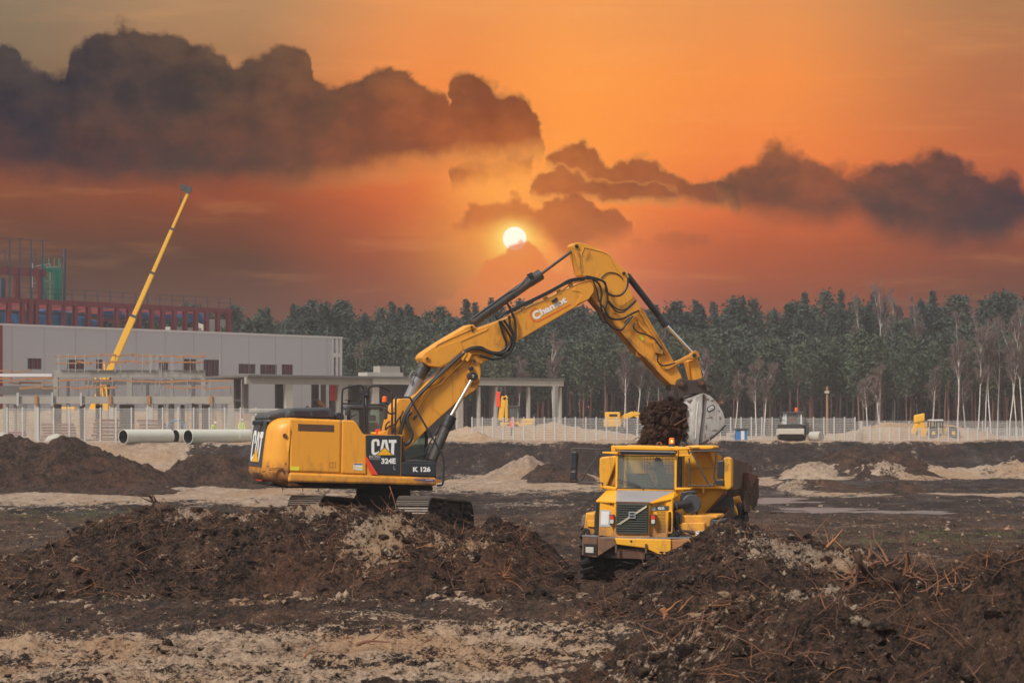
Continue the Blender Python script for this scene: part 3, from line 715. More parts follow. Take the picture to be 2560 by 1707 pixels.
# roots and sticks
def rootline(p, d, L, n=7, curl=.35, droop=.1):
    pts = [Vector(p)]; d = Vector(d).normalized()
    for i in range(n):
        d = (d + Vector((random.gauss(0, curl), random.gauss(0, curl), random.gauss(0, curl) - droop)) * .5).normalized()
        pts.append(pts[-1] + d * L / n)
    return pts
def roots(name, n, sampler, Lr, rr, m_, label, up=.3, nside=4):
    mb = MB()
    for i in range(n):
        p = sampler(); L = Lr[0] * (Lr[1] / Lr[0]) ** (random.random() ** 1.5); r0 = random.uniform(*rr) * (.6 + .5 * L / Lr[1])
        a = random.uniform(0, 2 * math.pi)
        d = (math.cos(a), math.sin(a) * .7 - .25, random.uniform(-.25, up))
        pts = rootline((p[0], p[1], p[2] + .01), d, L, 6, .4)
        mb.tube(pts, [r0 * (1 - .75 * k / 6) for k in range(7)], nside, cap=False)
    return tag(mb.build(name, m_), label, 'roots', kind='stuff')
roots('roots', 1900, heap_sampler(m1.name), (.08, .8), (.0025, .012), 'root_bark', 'tangle of thin roots sticking out of the excavator mound', .9)
roots('roots', 330, heap_sampler(m1.name), (.15, .7), (.004, .010), 'twig_orange', 'pale broken root ends scattered on the excavator mound', 1.2)
roots('roots', 1000, heap_sampler(m2.name), (.08, .8), (.0025, .011), 'root_bark', 'tangle of thin roots in the mound before the dump truck', .9)
roots('roots', 160, heap_sampler(m2.name), (.12, .6), (.003, .009), 'twig_orange', 'pale broken root ends on the mound before the dump truck', 1.1)
roots('roots', 1500, heap_sampler(m3.name), (.12, 1.1), (.003, .012), 'root_bark', 'tangle of roots in the nearest heap at lower right', .7)
roots('roots', 420, heap_sampler(m3.name), (.12, .6), (.002, .007), 'twig_orange', 'orange broken root ends in the nearest heap', 1.2)
roots('roots', 420, heap_sampler(m4.name), (.10, .8), (.002, .008), 'root_bark', 'roots sticking out of the heap cut off by the corner', .8)
roots('roots', 600, ground_sampler(33, 75), (.08, .6), (.003, .009), 'root_bark', 'stray twigs lying on the flat site floor', .8)
def tufts(name, n, y0, y1, m_, label, h=(.03, .13), areas=None):
    V_ = []; F_ = []; k = 0
    for i in range(n):
        if areas:
            ax, ay, rx, ry = areas[i % len(areas)]; x = random.gauss(ax, rx); y = random.gauss(ay, ry)
        else: y = y0 * (y1 / y0) ** random.random(); x = random.uniform(-.23, .23) * y
        z = gh(x, y)
        for j in range(5):
            a = random.uniform(0, 6.28); hh = random.uniform(*h); w_ = .004 + .00008 * y; lx, ly = random.gauss(0, .4) * hh, random.gauss(0, .4) * hh
            bx, by = x + random.gauss(0, .04), y + random.gauss(0, .04)
            V_ += [(bx - w_ * math.cos(a), by - w_ * math.sin(a), z - .02), (bx + w_ * math.cos(a), by + w_ * math.sin(a), z - .02), (bx + lx, by + ly, z + hh)]
            F_.append((k, k + 1, k + 2)); k += 3
    me = fast_mesh(name, np.array(V_), np.array(F_), m_); ob = bpy.data.objects.new(name, me); COL.objects.link(ob)
    return tag(ob, label, 'grass', kind='stuff')
tufts('dry_grass', 1500, 34, 110, 'straw', 'dry straw and grass stubble scattered over the site floor')
tufts('green_grass', 900, 0, 0, 'grass_green', 'sparse green grass blades on the dark floor', (.04, .12), [gpt(2250 * D, 1230 * D) + (2., 2.), gpt(120 * D, 1190 * D) + (4., 5.), gpt(2050 * D, 1245 * D) + (2., 2.), gpt(300 * D, 1180 * D) + (3., 3.)])

# notable single branches and stumps
BR = [
 ('long bare orange root lying across the mound right of the dump truck', [(1135 / 2352 * 1280 + 1280, 625 / 1.8375 + 1060), (1010, 0)], None)]
def branch(label, pts, r0, Y, twigs=6, m_='root_bark', cat='branch', name='fallen_branch'):
    P_ = [wpt(1280 + a / 1.8375, 1060 + b / 1.8375, Y + dy_) for a, b, dy_ in pts]
    c = P_[0]
    t = thing(name, label, cat, (c.x, c.y, c.z))
    path = catmull(P_, 6); n = len(path)
    MB().tube(path, [r0 * (1 - .7 * i / (n - 1)) for i in range(n)], 7).build('stem', m_, t)
    mb = MB()
    for k in range(twigs):
        i = random.randrange(1, n - 1); d = (path[min(i + 1, n - 1)] - path[i]).normalized() + Vector((random.gauss(0, .7), random.gauss(0, .7), random.gauss(.2, .6)))
        L = random.uniform(.15, .55); q = rootline(path[i], d, L, 5, .3, 0)
        mb.tube(q, [r0 * .45 * (1 - .8 * j / 5) for j in range(6)], 5)
    if twigs: mb.build('side_twigs', m_, t)
    return t
branch('long bare root lying across the mound right of the dump truck', [(1130, 628, 0), (1220, 670, 0), (1330, 705, 0), (1432, 760, 0)], .035, 46.6, 2, 'twig_orange')
branch('root reaching right from the mound top beside the dump truck wheel', [(1000, 520, 0), (1080, 524, 0), (1190, 545, 0)], .03, 48.6, 2, 'twig_orange')
branch('thin upright forked twig behind the mound right of the truck', [(1445, 565, 0), (1480, 530, 0), (1520, 482, 0)], .03, 47.5, 3, 'twig_orange')
branch('short slanting twig poking up near the forked twig', [(1290, 482, 0), (1320, 515, 0), (1355, 545, 0)], .022, 47.5, 1)
branch('thick dark root rising from the nearest heap with a bent tip', [(1582, 585, 0), (1600, 640, 0), (1660, 720, .2), (1760, 790, .3), (1810, 800, .5)], .055, 30.6, 9, 'wood_dark')
branch('orange root lying level across the nearest heap', [(1800, 785, .5), (1900, 790, 0), (2010, 780, 0), (2080, 795, .3)], .030, 30.4, 7, 'twig_orange')
branch('long orange root slanting down across the lower right corner', [(2150, 852, 0), (2080, 905, 0), (1960, 1000, -.4), (1860, 1085, -1.0), (1740, 1165, -1.6)], .026, 28.2, 6, 'twig_orange')
branch('thin curved root arching over the nearest heap at right', [(2180, 700, 0), (2080, 760, 0), (1990, 830, 0), (1950, 900, -.2), (1930, 920, -.2)], .020, 29.8, 4)
branch('short broken root between the arching root and the corner', [(1935, 945, 0), (1930, 1010, -.1), (1880, 1070, -.4)], .03, 28.4, 3)
for dx_ in (0,):
    t = branch('splintered orange stump end standing on sandy ground in the foreground', [(690, 845, 0), (715, 890, 0), (740, 935, 0), (785, 985, 0)], .05, 34.6, 14, 'twig_orange', 'tree stump', 'tree_stump')
    MB().tube(catmull([wpt(1280 + 700 / 1.8375, 1060 + 990 / 1.8375, 34.7), wpt(1280 + 760 / 1.8375, 1060 + 965 / 1.8375, 34.6), wpt(1280 + 850 / 1.8375, 1060 + 945 / 1.8375, 34.6)], 5), [.05 - .003 * i for i in range(11)], 6).build('root', 'twig_orange', t)
def branch0(label, pts, r0, Y, twigs=3, m_='root_bark', **k):
    return branch(label, [((a / 1.8375 - 1280) * 1.8375, b, dd) for a, b, dd in pts], r0, Y, twigs, m_, **k)
branch0('slanting stick poking from the mound below the excavator tail', [(1180, 430, 0), (1200, 480, 0), (1222, 525, 0)], .035, 54.3, 2)
branch0('thin tall twig on the mound under the excavator front', [(1785, 395, 0), (1782, 470, 0), (1775, 555, 0)], .014, 54.2, 3, 'twig_orange')
branch0('thin leaning twig before the excavator undercarriage', [(1790, 285, 0), (1808, 340, 0), (1822, 400, 0)], .012, 54.6, 1, 'twig_orange')
branch0('pale stick lying low on the left slope of the excavator mound', [(88, 765, 0), (140, 735, .1), (190, 706, .2), (262, 696, .3)], .022, 51.6, 3, 'twig_orange')
branch0('bundle of dry sticks at the right foot of the excavator mound', [(2205, 735, 0), (2260, 718, 0), (2310, 700, 0), (2352, 655, 0)], .02, 51.2, 12, 'twig_orange')
branch0('dark stick lying on the sandy foreground ground', [(1640, 1010, 0), (1700, 995, 0), (1790, 1000, 0)], .035, 39.5, 2)
branch0('small leaning stick on the sandy foreground', [(1395, 1068, 0), (1420, 1042, 0), (1442, 1022, 0)], .02, 37.5, 1, 'twig_orange')
st_ = branch0('dug out tree stump on the left crest of the excavator mound', [(705, 415, 0), (712, 385, 0), (700, 350, 0), (668, 308, 0)], .05, 55.0, 10, 'wood_dark', cat='tree stump', name='tree_stump')
mbs = MB()
c0 = wpt(740 / 1.8375, 1060 + 385 / 1.8375, 55.0)
for k in range(26):
    d = Vector((random.gauss(0, 1), random.gauss(0, .6), random.gauss(-.2, .6)))
    mbs.tube(rootline(c0, d, random.uniform(.2, .5), 5, .3), [.045, .04, .03, .02, .014, .008], 5)
mbs.ball(c0, .22, .2, .14); mbs.build('root_ball', 'wood_dark', st_)
mbs = MB(); c0 = wpt(1280 + 1700 / 1.8375, 1060 + 700 / 1.8375, 30.8)
t = thing('tree_stump', 'dark tangled root ball in the middle of the nearest heap', 'tree stump', tuple(c0))
for k in range(60):
    d = Vector((random.gauss(0, 1), random.gauss(0, .6), random.gauss(-.1, .8)))
    mbs.tube(rootline(c0 + Vector((random.gauss(0, .25), 0, random.gauss(0, .12))), d, random.uniform(.2, .7), 7, .45), [.02, .017, .014, .011, .009, .007, .005, .003], 5)
mbs.build('roots', 'root_bark', t); MB().ball(c0 - Vector((0, -.1, .1)), .38, .3, .26).build('soil_ball', 'soil_heap', t)

# ------------------------------------------------------------------ forest
def leafcloud(centers, per, spread, size, seed, scl=None):
    r_ = np.random.default_rng(seed); C = np.repeat(centers, per, 0); n = len(C)
    sp = np.asarray(spread) if np.ndim(spread) else np.array([spread, spread, spread * .55])
    if scl is not None: sp = sp[None, :] * np.repeat(np.array(scl), per)[:, None]
    C = C + r_.normal(size=(n, 3)) * sp
    a = r_.normal(size=(n, 3)); a /= np.linalg.norm(a, axis=1, keepdims=True)
    b = np.cross(a, r_.normal(size=(n, 3))); b /= np.linalg.norm(b, axis=1, keepdims=True)
    s = size * (.5 + r_.random((n, 1)))
    a = a * s; b = b * s * .55
    V_ = np.stack([C - a, C - b * .8, C + a, C + b], 1).reshape(-1, 3); Q = np.arange(4 * n).reshape(-1, 4)
    return V_, Q
def tubes_arrays(lines, n=5):
    mb = MB()
    for pts, rs in lines: mb.tube(pts, rs, n, cap=False)
    return np.array(mb.v), np.array(mb.f)
def make_pine(seed, h, crown0, rad, clumps, per, size, kind='pine'):
    r_ = random.Random(seed); rn = np.random.default_rng(seed)
    lean = r_.gauss(0, .25); lines = []; cs = []; sc = []
    tr = [Vector((lean * (k / 8) ** 2 + r_.gauss(0, .05), r_.gauss(0, .05), h * .97 * k / 8)) for k in range(9)]
    lines.append((tr, [.17 * h / 18 * (1 - .85 * k / 8) + .015 for k in range(9)]))
    for k in range(clumps):
        f = (k + r_.random()) / clumps; z = h * (crown0 + (1 - crown0) * f)
        if kind == 'spruce': rr = rad * (1 - f) ** .8 + .12
        else: rr = rad * (1 - abs(f - .38) ** 1.6 * 1.35) * (1 - .92 * max(0, f - .5) / .5)
        a = r_.uniform(0, 6.283); q = rr * r_.uniform(.25, 1.0)
        p = Vector((lean * (z / h) ** 2 + q * math.cos(a), q * math.sin(a), z + (.25 * q if kind != 'spruce' else -.25 * q)))
        cs.append(p[:]); sc.append(1.12 - (.75 if kind == 'spruce' else .42) * f ** 1.5)
        b0 = Vector((lean * (z / h) ** 2, 0, z - .3)); lines.append(([b0, (b0 + p) / 2 + Vector((0, 0, -.1)), p], [.035, .025, .012]))
    for k in range(int(5 if kind == 'pine' else 3)):      # dead snags on the bare trunk
        z = h * r_.uniform(.25, crown0); a = r_.uniform(0, 6.283); L = r_.uniform(.4, 1.2)
        lines.append(([Vector((0, 0, z)), Vector((L * math.cos(a), L * math.sin(a), z + r_.uniform(-.2, .3)))], [.025, .008]))
    for dz_ in ((-.2, .3) if kind == 'spruce' else (-.4, 0)): cs.append((lean, 0, h + dz_)); sc.append(.38 - .12 * dz_)
    cr = leafcloud(np.array(cs), per, np.array([.52, .52, .38]) * rad / 1.7, size, seed, sc)
    return tubes_arrays(lines), cr
def make_birch(seed, h):
    r_ = random.Random(seed); lines = []; tw = []
    fork = r_.uniform(.35, .6)
    def grow(p, d, L, rad, lvl):
        n = 5; pts = [p]; dd = d
        for k in range(n):
            dd = (dd + Vector((r_.gauss(0, .07 if lvl else .03), r_.gauss(0, .07 if lvl else .03), .05))).normalized(); pts.append(pts[-1] + dd * L / n)
        lines.append((pts, [rad * (1 - .6 * k / n) for k in range(n + 1)]))
        if lvl < 3:
            for k in range([9, 5, 4][lvl]):
                i = r_.randrange(1 if lvl else 3, n + 1); a = r_.uniform(0, 6.283); sp = .34 if lvl == 0 else .6
                nd = (dd + Vector((sp * math.cos(a), sp * math.sin(a), .1))).normalized()
                grow(pts[i], nd, L * (r_.uniform(.14, .30) if lvl == 0 else r_.uniform(.3, .5)), rad * .38 if lvl else rad * .36, lvl + 1)
        else:
            pass
        if lvl >= 1:
            for k in range(5): tw.append((pts[r_.randrange(1, n + 1)], dd))
    grow(Vector((0, 0, 0)), Vector((r_.gauss(0, .02), r_.gauss(0, .02), 1)).normalized(), h * .92, .105 * h / 12, 0)
    V_ = []; F_ = []
    for p, d in tw:
        for j in range(4):
            q = (d + Vector((r_.gauss(0, .6), r_.gauss(0, .6), r_.gauss(.1, .4)))).normalized() * r_.uniform(.4, 1.1)
            s = q.cross(Vector((r_.gauss(0, 1), r_.gauss(0, 1), r_.gauss(0, 1)))).normalized() * .014
            k = len(V_); V_ += [(p + s)[:], (p - s)[:], (p + q)[:]]; F_.append((k, k + 1, k + 2))
    return tubes_arrays(lines), (np.array(V_), np.array(F_))
PINES = [make_pine(10 + i, 12., .45, 1.7, 36, 40, .21) for i in range(5)] + [make_pine(30 + i, 12., .60, 1.9, 28, 42, .21) for i in range(4)]
TALL = [make_pine(50 + i, 20., .48, 2.2, 50, 40, .23) for i in range(5)] + [make_pine(70 + i, 20., .38, 1.8, 60, 30, .23, 'spruce') for i in range(4)]
YOUNG = [make_pine(90 + i, 7., .15, 1.6, 26, 30, .26) for i in range(3)]
BIRCH = [make_birch(110 + i, 13.) for i in range(6)]
def tree_thing(name, proto, x, y, s, sz, rz, label, cat, group, mats, cache={}):
    key = id(proto)
    if key not in cache:
        (tv, tf), (cv, cf) = proto
        cache[key] = (fast_mesh('trunk', tv, tf, mats[0], True), fast_mesh('crown', cv, cf, mats[1]))
    e = thing(name, label, cat, (x, y, 2.3), rz, group); e.scale = (s, s, sz)
    for nm, me_ in zip(('trunk', 'crown'), cache[key]):
        c = bpy.data.objects.new(nm, me_); COL.objects.link(c); c.parent = e
    return e
r2 = random.Random(3)
def lm(px):                                      # the nearest landmark below a stretch of the forest edge
    L = [(0, 580, 'behind the red steel frame'), (580, 860, 'above the grey warehouse'), (860, 1110, 'behind the middle of the concrete frame'), (1110, 1410, 'beyond the wheeled loader'),
         (1410, 1620, 'behind the boom tip and stick'), (1620, 1830, 'behind the bucket'), (1830, 1950, 'beyond the blue and white cabin'), (1950, 2080, 'beyond the road roller'), (2080, 2260, 'right of the wooden pole'), (2260, 2400, 'beyond the half hidden loader'), (2400, 2700, 'by the right edge')]
    for a, b, t in L:
        if a <= px < b: return t
    return 'beyond the right edge of the fence' if px > 1280 else 'beyond the left end of the red frame'
# bare birches standing clear of the wood: (photo column, distance, height)
bir = [(922, 306, 12), (1240, 304, 11), (1290, 303, 11), (1385, 305, 13), (1560, 300, 12), (1592, 300, 12.5), (1650, 302, 13), (1702, 303, 12), (1835, 300, 9), (1890, 296, 9.5), (1910, 297, 10),
       (2160, 318, 19), (2190, 318, 20), (2235, 318, 20), (2295, 320, 20), (2198, 298, 9), (2330, 300, 9.5), (2392, 296, 15.5), (2445, 296, 14.5), (2462, 297, 14), (2478, 296, 14.5), (2492, 298, 14), (2523, 296, 14.5), (2540, 297, 15), (2557, 296, 16),
       (2170, 296, 8), (2202, 295, 8.5), (2415, 297, 9), (1610, 304, 10), (1010, 308, 11), (1745, 300, 11), (2575, 296, 15), (2600, 297, 14), (1130, 307, 10)]
order = sorted(range(len(bir)), key=lambda i: -bir[i][0])
for i, (px, Y, h) in enumerate(bir):
    hts = 'tall' if h > 15 else 'mid-height' if h > 12 else 'short'
    same = sorted([q[0] for q in bir if lm(q[0]) == lm(px)]); k = same.index(px)
    od = ['leftmost', 'second from left', 'third from left', 'fourth from left', 'fifth from left', 'sixth from left', 'seventh from left', 'eighth from left', 'ninth from left', 'tenth from left', 'eleventh from left', 'twelfth from left']
    lab = (f'{od[k]} bare birch' if len(same) > 1 else f'{hts} bare birch') + f' {lm(px)}'
    if len(lab.split()) < 4: lab = 'bare ' + lab
    tree_thing('birch_tree', BIRCH[i % 6], (px - 1280) * Y / FPX, Y, .62 + .2 * h / 13, .78 * h / 13, r2.uniform(0, 6.28), lab, 'tree', 'bare birches at the forest edge', ('bark_birch', 'birch_twigs'))
X_ = -72.
n_front = 0
while X_ < 72:
    Y = r2.uniform(300, 318); px = 1280 + X_ / Y * FPX
    h = r2.uniform(9.5, 13.5)
    if px > 840:
        tree_thing('pine_tree', r2.choice(PINES), X_, Y, .85 + r2.random() * .35, h / 12, r2.uniform(0, 6.28), f'lower green pine of the forest front {lm(px)}', 'tree', f'front pines {lm(px)}', ('bark_pine', 'pine_needles')); n_front += 1
    X_ += r2.uniform(.7, 1.75)
X_ = -86.; n_b = 0
while X_ < 88:
    Y = r2.uniform(326, 350); px = 1280 + X_ / Y * FPX
    h = (16.2 + 3.0 * (X_ + 80) / 160) * r2.uniform(.90, 1.08)
    if -40 < px < 2600:
        tree_thing('pine_tree', r2.choice(TALL), X_, Y, .85 + r2.random() * .4, h / 20, r2.uniform(0, 6.28), f'tall dark conifer of the skyline {lm(px)}', 'tree', f'skyline conifers {lm(px)}', ('bark_pine', 'spruce_needles')); n_b += 1
    X_ += r2.uniform(.55, 1.25)
# the far depth of the wood reads as one mass
tv, tf, cv, cf = [], [], [], []; ot = oc_ = 0
def put(proto, x, y, s, sz, rz):
    global ot, oc_
    (a, b), (c, d) = proto; cs, sn = math.cos(rz), math.sin(rz)
    M = np.array([[cs * s, -sn * s, 0], [sn * s, cs * s, 0], [0, 0, sz]])
    tv.append(a @ M.T + (x, y, 2.3)); tf.append(b + ot); ot += len(a); cv.append(c @ M.T + (x, y, 2.3)); cf.append(d + oc_); oc_ += len(c)
for i in range(280):
    Y = r2.uniform(345, 400); put(r2.choice(TALL), r2.uniform(-.235, .235) * Y, Y, 1.0 + r2.random() * .4, (15.6 + 2.4 * r2.random()) / 20, r2.uniform(0, 6.28))
for i in range(190):
    Y = r2.uniform(345, 410); put(r2.choice(YOUNG), r2.uniform(-.235, .235) * Y, Y, 1.6, r2.uniform(.7, 1.3), r2.uniform(0, 6.28))
for i in range(120):
    Y = r2.uniform(312, 330); put(r2.choice(PINES), r2.uniform(-.235, .235) * Y, Y, 1.1, r2.uniform(.9, 1.25), r2.uniform(0, 6.28))
V_ = np.concatenate([np.concatenate(tv), np.concatenate(cv)]); Q_ = np.concatenate([np.concatenate(tf), np.concatenate(cf) + ot])
me = fast_mesh('forest', V_, Q_, ['bark_dark', 'spruce_needles']); me.polygons.foreach_set('material_index', np.concatenate([np.zeros(sum(len(q) for q in tf)), np.ones(sum(len(q) for q in cf))]).astype(np.int32))
forest = bpy.data.objects.new('forest', me); COL.objects.link(forest); tag(forest, 'dark dense depth of the pine forest behind its front rows', 'forest', kind='stuff')
# shrubs at the forest foot
cs = []
for i in range(260):
    Y = r2.uniform(318, 420); X = r2.uniform(-.235, .235) * Y
    for k in range(4): cs.append((X + r2.gauss(0, .8), Y + r2.gauss(0, .8), 2.3 + abs(r2.gauss(1.2, 1.1))))
V_, Q_ = leafcloud(np.array(cs), 26, .8, .42, 5)
me = fast_mesh('undergrowth', V_, Q_, 'spruce_needles'); ob = bpy.data.objects.new('undergrowth', me); COL.objects.link(ob); tag(ob, 'dark undergrowth between the forest trunks', 'shrubs', kind='stuff')

# ------------------------------------------------------------------ buildings at the left
def seg_frame(px0, Y0, px1, Y1):
    a = Vector(((px0 - 1280) * Y0 / FPX, Y0)); b = Vector(((px1 - 1280) * Y1 / FPX, Y1)); d = b - a
    return Frame(a.x, a.y, math.atan2(d.y, d.x)), d.length
WF, WL = seg_frame(-30, 261, 856, 302)
B0 = WF.w(WL / 2, 0, 2.35)
bld = thing('warehouse', 'long unfinished grey panel warehouse behind the concrete frame', 'building', tuple(B0), WF.ang)
ztop = WF.xz(20, 814, 0)[1]
xw = [WF.xz(*q, 0) for q in zA((208, 890), (315, 975))]
def bx(mb, F, x0, x1, y0, y1, za, zb): return mb.box(F.w((x0 + x1) / 2, (y0 + y1) / 2, (za + zb) / 2), F.w((x1 - x0) / 2, 0, 0) - F.w(0, 0, 0), F.w(0, (y1 - y0) / 2, 0) - F.w(0, 0, 0), (0, 0, (zb - za) / 2))
wins = [(zA((208, 890), (315, 975))), (zA((505, 900), (640, 975))), (zA((725, 900), (775, 972))), (zA((1200, 915), (1270, 980))), (zB((98, 452), (212, 520))), (zB((242, 456), (355, 524))), (zB((386, 456), (462, 526))), (zA((1385, 895), (1480, 985))), (zA((1535, 900), (1655, 1030)))]
xe = WF.xz(*zB((722, 300))[0], 0)[0]          # the last bay is still open
wl = []
for a, b in wins:
    x0, za = WF.xz(a[0], a[1], 0); x1, zb = WF.xz(b[0], b[1], 0); wl.append((x0, x1, zb, za))
wl.sort()
mb = MB(); edges_x = [0.] + [v for q in wl for v in (q[0], q[1])] + [xe]
for i in range(0, len(edges_x), 2): bx(mb, WF, edges_x[i], edges_x[i + 1], 0, .25, 2.0, ztop)
for x0, x1, za, zb in wl: bx(mb, WF, x0, x1, 0, .25, 2.0, za); bx(mb, WF, x0, x1, 0, .25, zb, ztop)
wall = mb.build('wall', 'warehouse_panel', bld)
mb = MB(); x = 3.2
while x < xe:
    bx(mb, WF, x - .03, x + .03, -.012, .0, 2.0, ztop - .02); x += 4.4
mb.build('panel_seams', 'seam', wall)
mb = MB(); bx(mb, WF, 0, WL, -.06, .35, ztop, ztop + .22); mb.build('parapet', 'warehouse_trim', bld)
for x0, x1, za, zb in wl:
    mb = MB(); bx(mb, WF, x0, x1, .18, .22, za, zb); wi = mb.build('window', 'window_dark', bld)
    mb = MB(); xm = x0 + (x1 - x0) * .34; bx(mb, WF, xm - .07, xm + .07, .08, .17, za, zb); xm = x0 + (x1 - x0) * .7; bx(mb, WF, xm - .07, xm + .07, .08, .17, za, zb); mb.build('mullions', 'red_steel', wi)
mb = MB()
for x in (xe + .15, WL - .9, WL - .2): bx(mb, WF, x - .18, x + .18, .02, .3, 2.0, ztop)
zm = WF.xz(*zB((750, 395))[0], 0)[1]
bx(mb, WF, xe + .3, WL - .35, .03, .28, zm - .25, zm + .25); mb.build('end_bay_frame', 'warehouse_trim', bld)
mb = MB(); bx(mb, WF, 0, WL, 22, 22.3, 2.0, ztop - 2); bx(mb, WF, -.3, 0, 0, 22, 2, ztop - .5); mb.build('rear_wall', 'warehouse_panel', bld)
mb = MB(); bx(mb, WF, 0, xe, .3, 22, ztop - 1.0, ztop - .7); mb.build('roof', 'concrete_dark', bld)
mb = MB(); a = WF.xz(*zA((5, 650))[0], -.4)[0]; bx(mb, WF, a - .35, a + .2, -.5, -.1, 2.0, ztop); mb.build('corner_post', 'red_steel', bld)

# red steel skeleton behind the warehouse
RF, RL = seg_frame(-40, 279, 577, 309)
rb = thing('steel_skeleton', 'dark red steel skeleton of columns and beams rising behind the warehouse', 'building', tuple(RF.w(RL / 2, 0, 2.35)), RF.ang)
zt = RF.xz(0, 743, 0)[1]
mb = MB(); bx(mb, RF, 0, RL, -.2, .2, zt - .62, zt); mb.build('beam', 'red_steel', rb)
for sx in (65, 168, 222, 272, 370, 480, 567, 665, 757, 880, 970, 1048, 1143, 1225, 1312, 1395, 1475, 1557, 1640, 1722):
    x = RF.xz(*zA((sx, 600))[0], 0)[0]; wd = .10 if sx in (480,) else .21
    mb = MB(); bx(mb, RF, x - wd, x + wd, -.3, -.2, 2.2, zt - .01); bx(mb, RF, x - wd, x + wd, .2, .3, 2.2, zt - .01); bx(mb, RF, x - .1, x + .1, -.19, .19, 2.2, zt - .63); mb.build('column', 'red_steel', rb)
for k, (a, b) in enumerate(((0, RL), (0, RL))):
    mb = MB(); bx(mb, RF, a, b, 9 + 9 * k, 9.3 + 9 * k, zt - 1.3, zt - .9)
    for x in np.arange(1.5, RL, 19): bx(mb, RF, x - .25, x + .25, 8.8 + 9 * k, 9.4 + 9 * k, 2.2, zt - 1.31)
    mb.build('rear_row', 'red_steel' if k else 'navy_steel', rb)
mb = MB()
for x in np.arange(2, RL, 5.6): bx(mb, RF, x - .1, x + .1, .31, 17.9, zt - .6, zt - .3)
mb.build('cross_beams', 'red_steel', rb)
z_r = zt + 1.3; mb = MB(); x = 5.
while x <= RL:
    bx(mb, RF, x - .04, x + .04, -.1, -.02, zt + .005, z_r); x += 2.0
for z in (zt + .7, z_r): bx(mb, RF, 0, RL, -.09, -.03, z, z + .05)
mb.build('railing', 'navy_steel', rb)
# upper storey
z2a = RF.xz(*zA((100, 205))[0], 0)[1]; x_e = RF.xz(*zA((340, 220))[0], 0)[0]
mb = MB(); bx(mb, RF, -2, x_e, -.2, .2, z2a - .95, z2a); mb.build('beam', 'red_steel', rb)
for sx, m_ in ((30, 'navy_steel'), (122, 'red_steel'), (255, 'navy_steel'), (298, 'red_steel')):
    x = RF.xz(*zA((sx, 300))[0], 0)[0]; y = 6 if m_ == 'navy_steel' else 0
    mb = MB(); bx(mb, RF, x - .3, x + .3, y - .25, y + .25, zt + .01, z2a - .96); mb.build('column', m_, rb)
mb = MB()
for sx in (60, 137, 222, 308): x = RF.xz(*zA((sx, 150))[0], 0)[0]; bx(mb, RF, x - .07, x + .07, -.35, -.22, zt, z2a + 3.4)
for sx in (35, 260): x = RF.xz(*zA((sx, 150))[0], 0)[0]; bx(mb, RF, x - .05, x + .05, -.05, .05, z2a + .01, z2a + 2.1)
for z in (z2a + 1.6, z2a + 3.3): bx(mb, RF, -2, RF.xz(*zA((490, 150))[0], 0)[0], -.34, -.24, z, z + .05)
x = RF.xz(*zA((487, 300))[0], 0)[0]; bx(mb, RF, x - .12, x + .12, -.1, .1, zt, z2a + 2.6); mb.build('upper_railing', 'navy_steel', rb)
# green netted scaffold tower on the skeleton
gx0, gz0 = RF.xz(*zA((342, 435))[0], 0); gx1, gz1 = RF.xz(*zA((475, 215))[0], 0)
gt = thing('scaffold_tower', 'green netted scaffold tower on top of the red steel skeleton', 'scaffold', tuple(RF.w((gx0 + gx1) / 2, 1, zt)), RF.ang)
mb = MB()
for i in range(11): x = gx0 + (gx1 - gx0) * i / 10; wd = .11 if i in (0, 9, 10) else .035; bx(mb, RF, x - wd, x + wd, .30, .36, zt + .05, gz1 + (1.2 if i % 3 == 0 else 0))
for i in range(9): z = zt + .2 + (gz1 - zt) * i / 8.2; bx(mb, RF, gx0, gx1, .37, .41, z, z + .07)
bx(mb, RF, gx1 - 1.1, gx1 - .1, .42, .46, zt + .05, gz1); bx(mb, RF, gx0, gx1, .42, .46, gz1 - .5, gz1)
mb.build('net', 'green_net', gt)
mb = MB()
for x in (gx0, gx1):
    for y in (.5, 2.4): mb.tube([RF.w(x, y, zt), RF.w(x, y, gz1 + .6)], .05, 6)
for z in (zt + 2, zt + 4, gz1 - .2): mb.tube([RF.w(gx0, .5, z), RF.w(gx1, .5, z)], .04, 5); mb.tube([RF.w(gx0, 2.4, z), RF.w(gx1, 2.4, z + .5)], .04, 5)
mb.build('poles', 'scaffold_steel', gt)
# blue sheeting hung inside the skeleton
def sheet(F, x0, x1, z0, z1, y, amp, m_, name, label, cat, th=.03, nx=60, nz=8, seed=1, zf=None):
    xs = np.linspace(x0, x1, nx); zs = np.linspace(0, 1, nz); rings = []
    mb = MB(); vs = []; fs = []
    for x in xs:
        top = z1 + (zf(x) if zf else 0)
        for q in zs: vs.append(F.w(x, y + amp * math.sin(x * 1.3 + q * 3 + seed) + .5 * amp * math.sin(x * 3.1 + seed), z0 + (top - z0) * q + .15 * math.sin(x * 2.1) * (1 - q)))
    for i in range(nx - 1):
        for j in range(nz - 1): fs.append((i * nz + j, (i + 1) * nz + j, (i + 1) * nz + j + 1, i * nz + j + 1))
    mb.add(vs, fs, True)
    o = mesh_thing(mb, name, m_, label, cat, tuple(F.w((x0 + x1) / 2, y, z0)), F.ang); s = o.modifiers.new('thickness', 'SOLIDIFY'); s.thickness = th
    return o
g = lambda sx, sy, y: RF.xz(*zA((sx, sy))[0], y)
a = g(0, 625, 10.5); b = g(745, 480, 10.5); sheet(RF, a[0] - 2, b[0], a[1] - .6, b[1] - .3, 10.5, .25, 'blue_sheet', 'blue_tarpaulin', 'large blue sheeting hanging inside the left half of the steel skeleton', 'tarpaulin', zf=lambda x: .5 * math.sin(x * .4) - .06 * x)
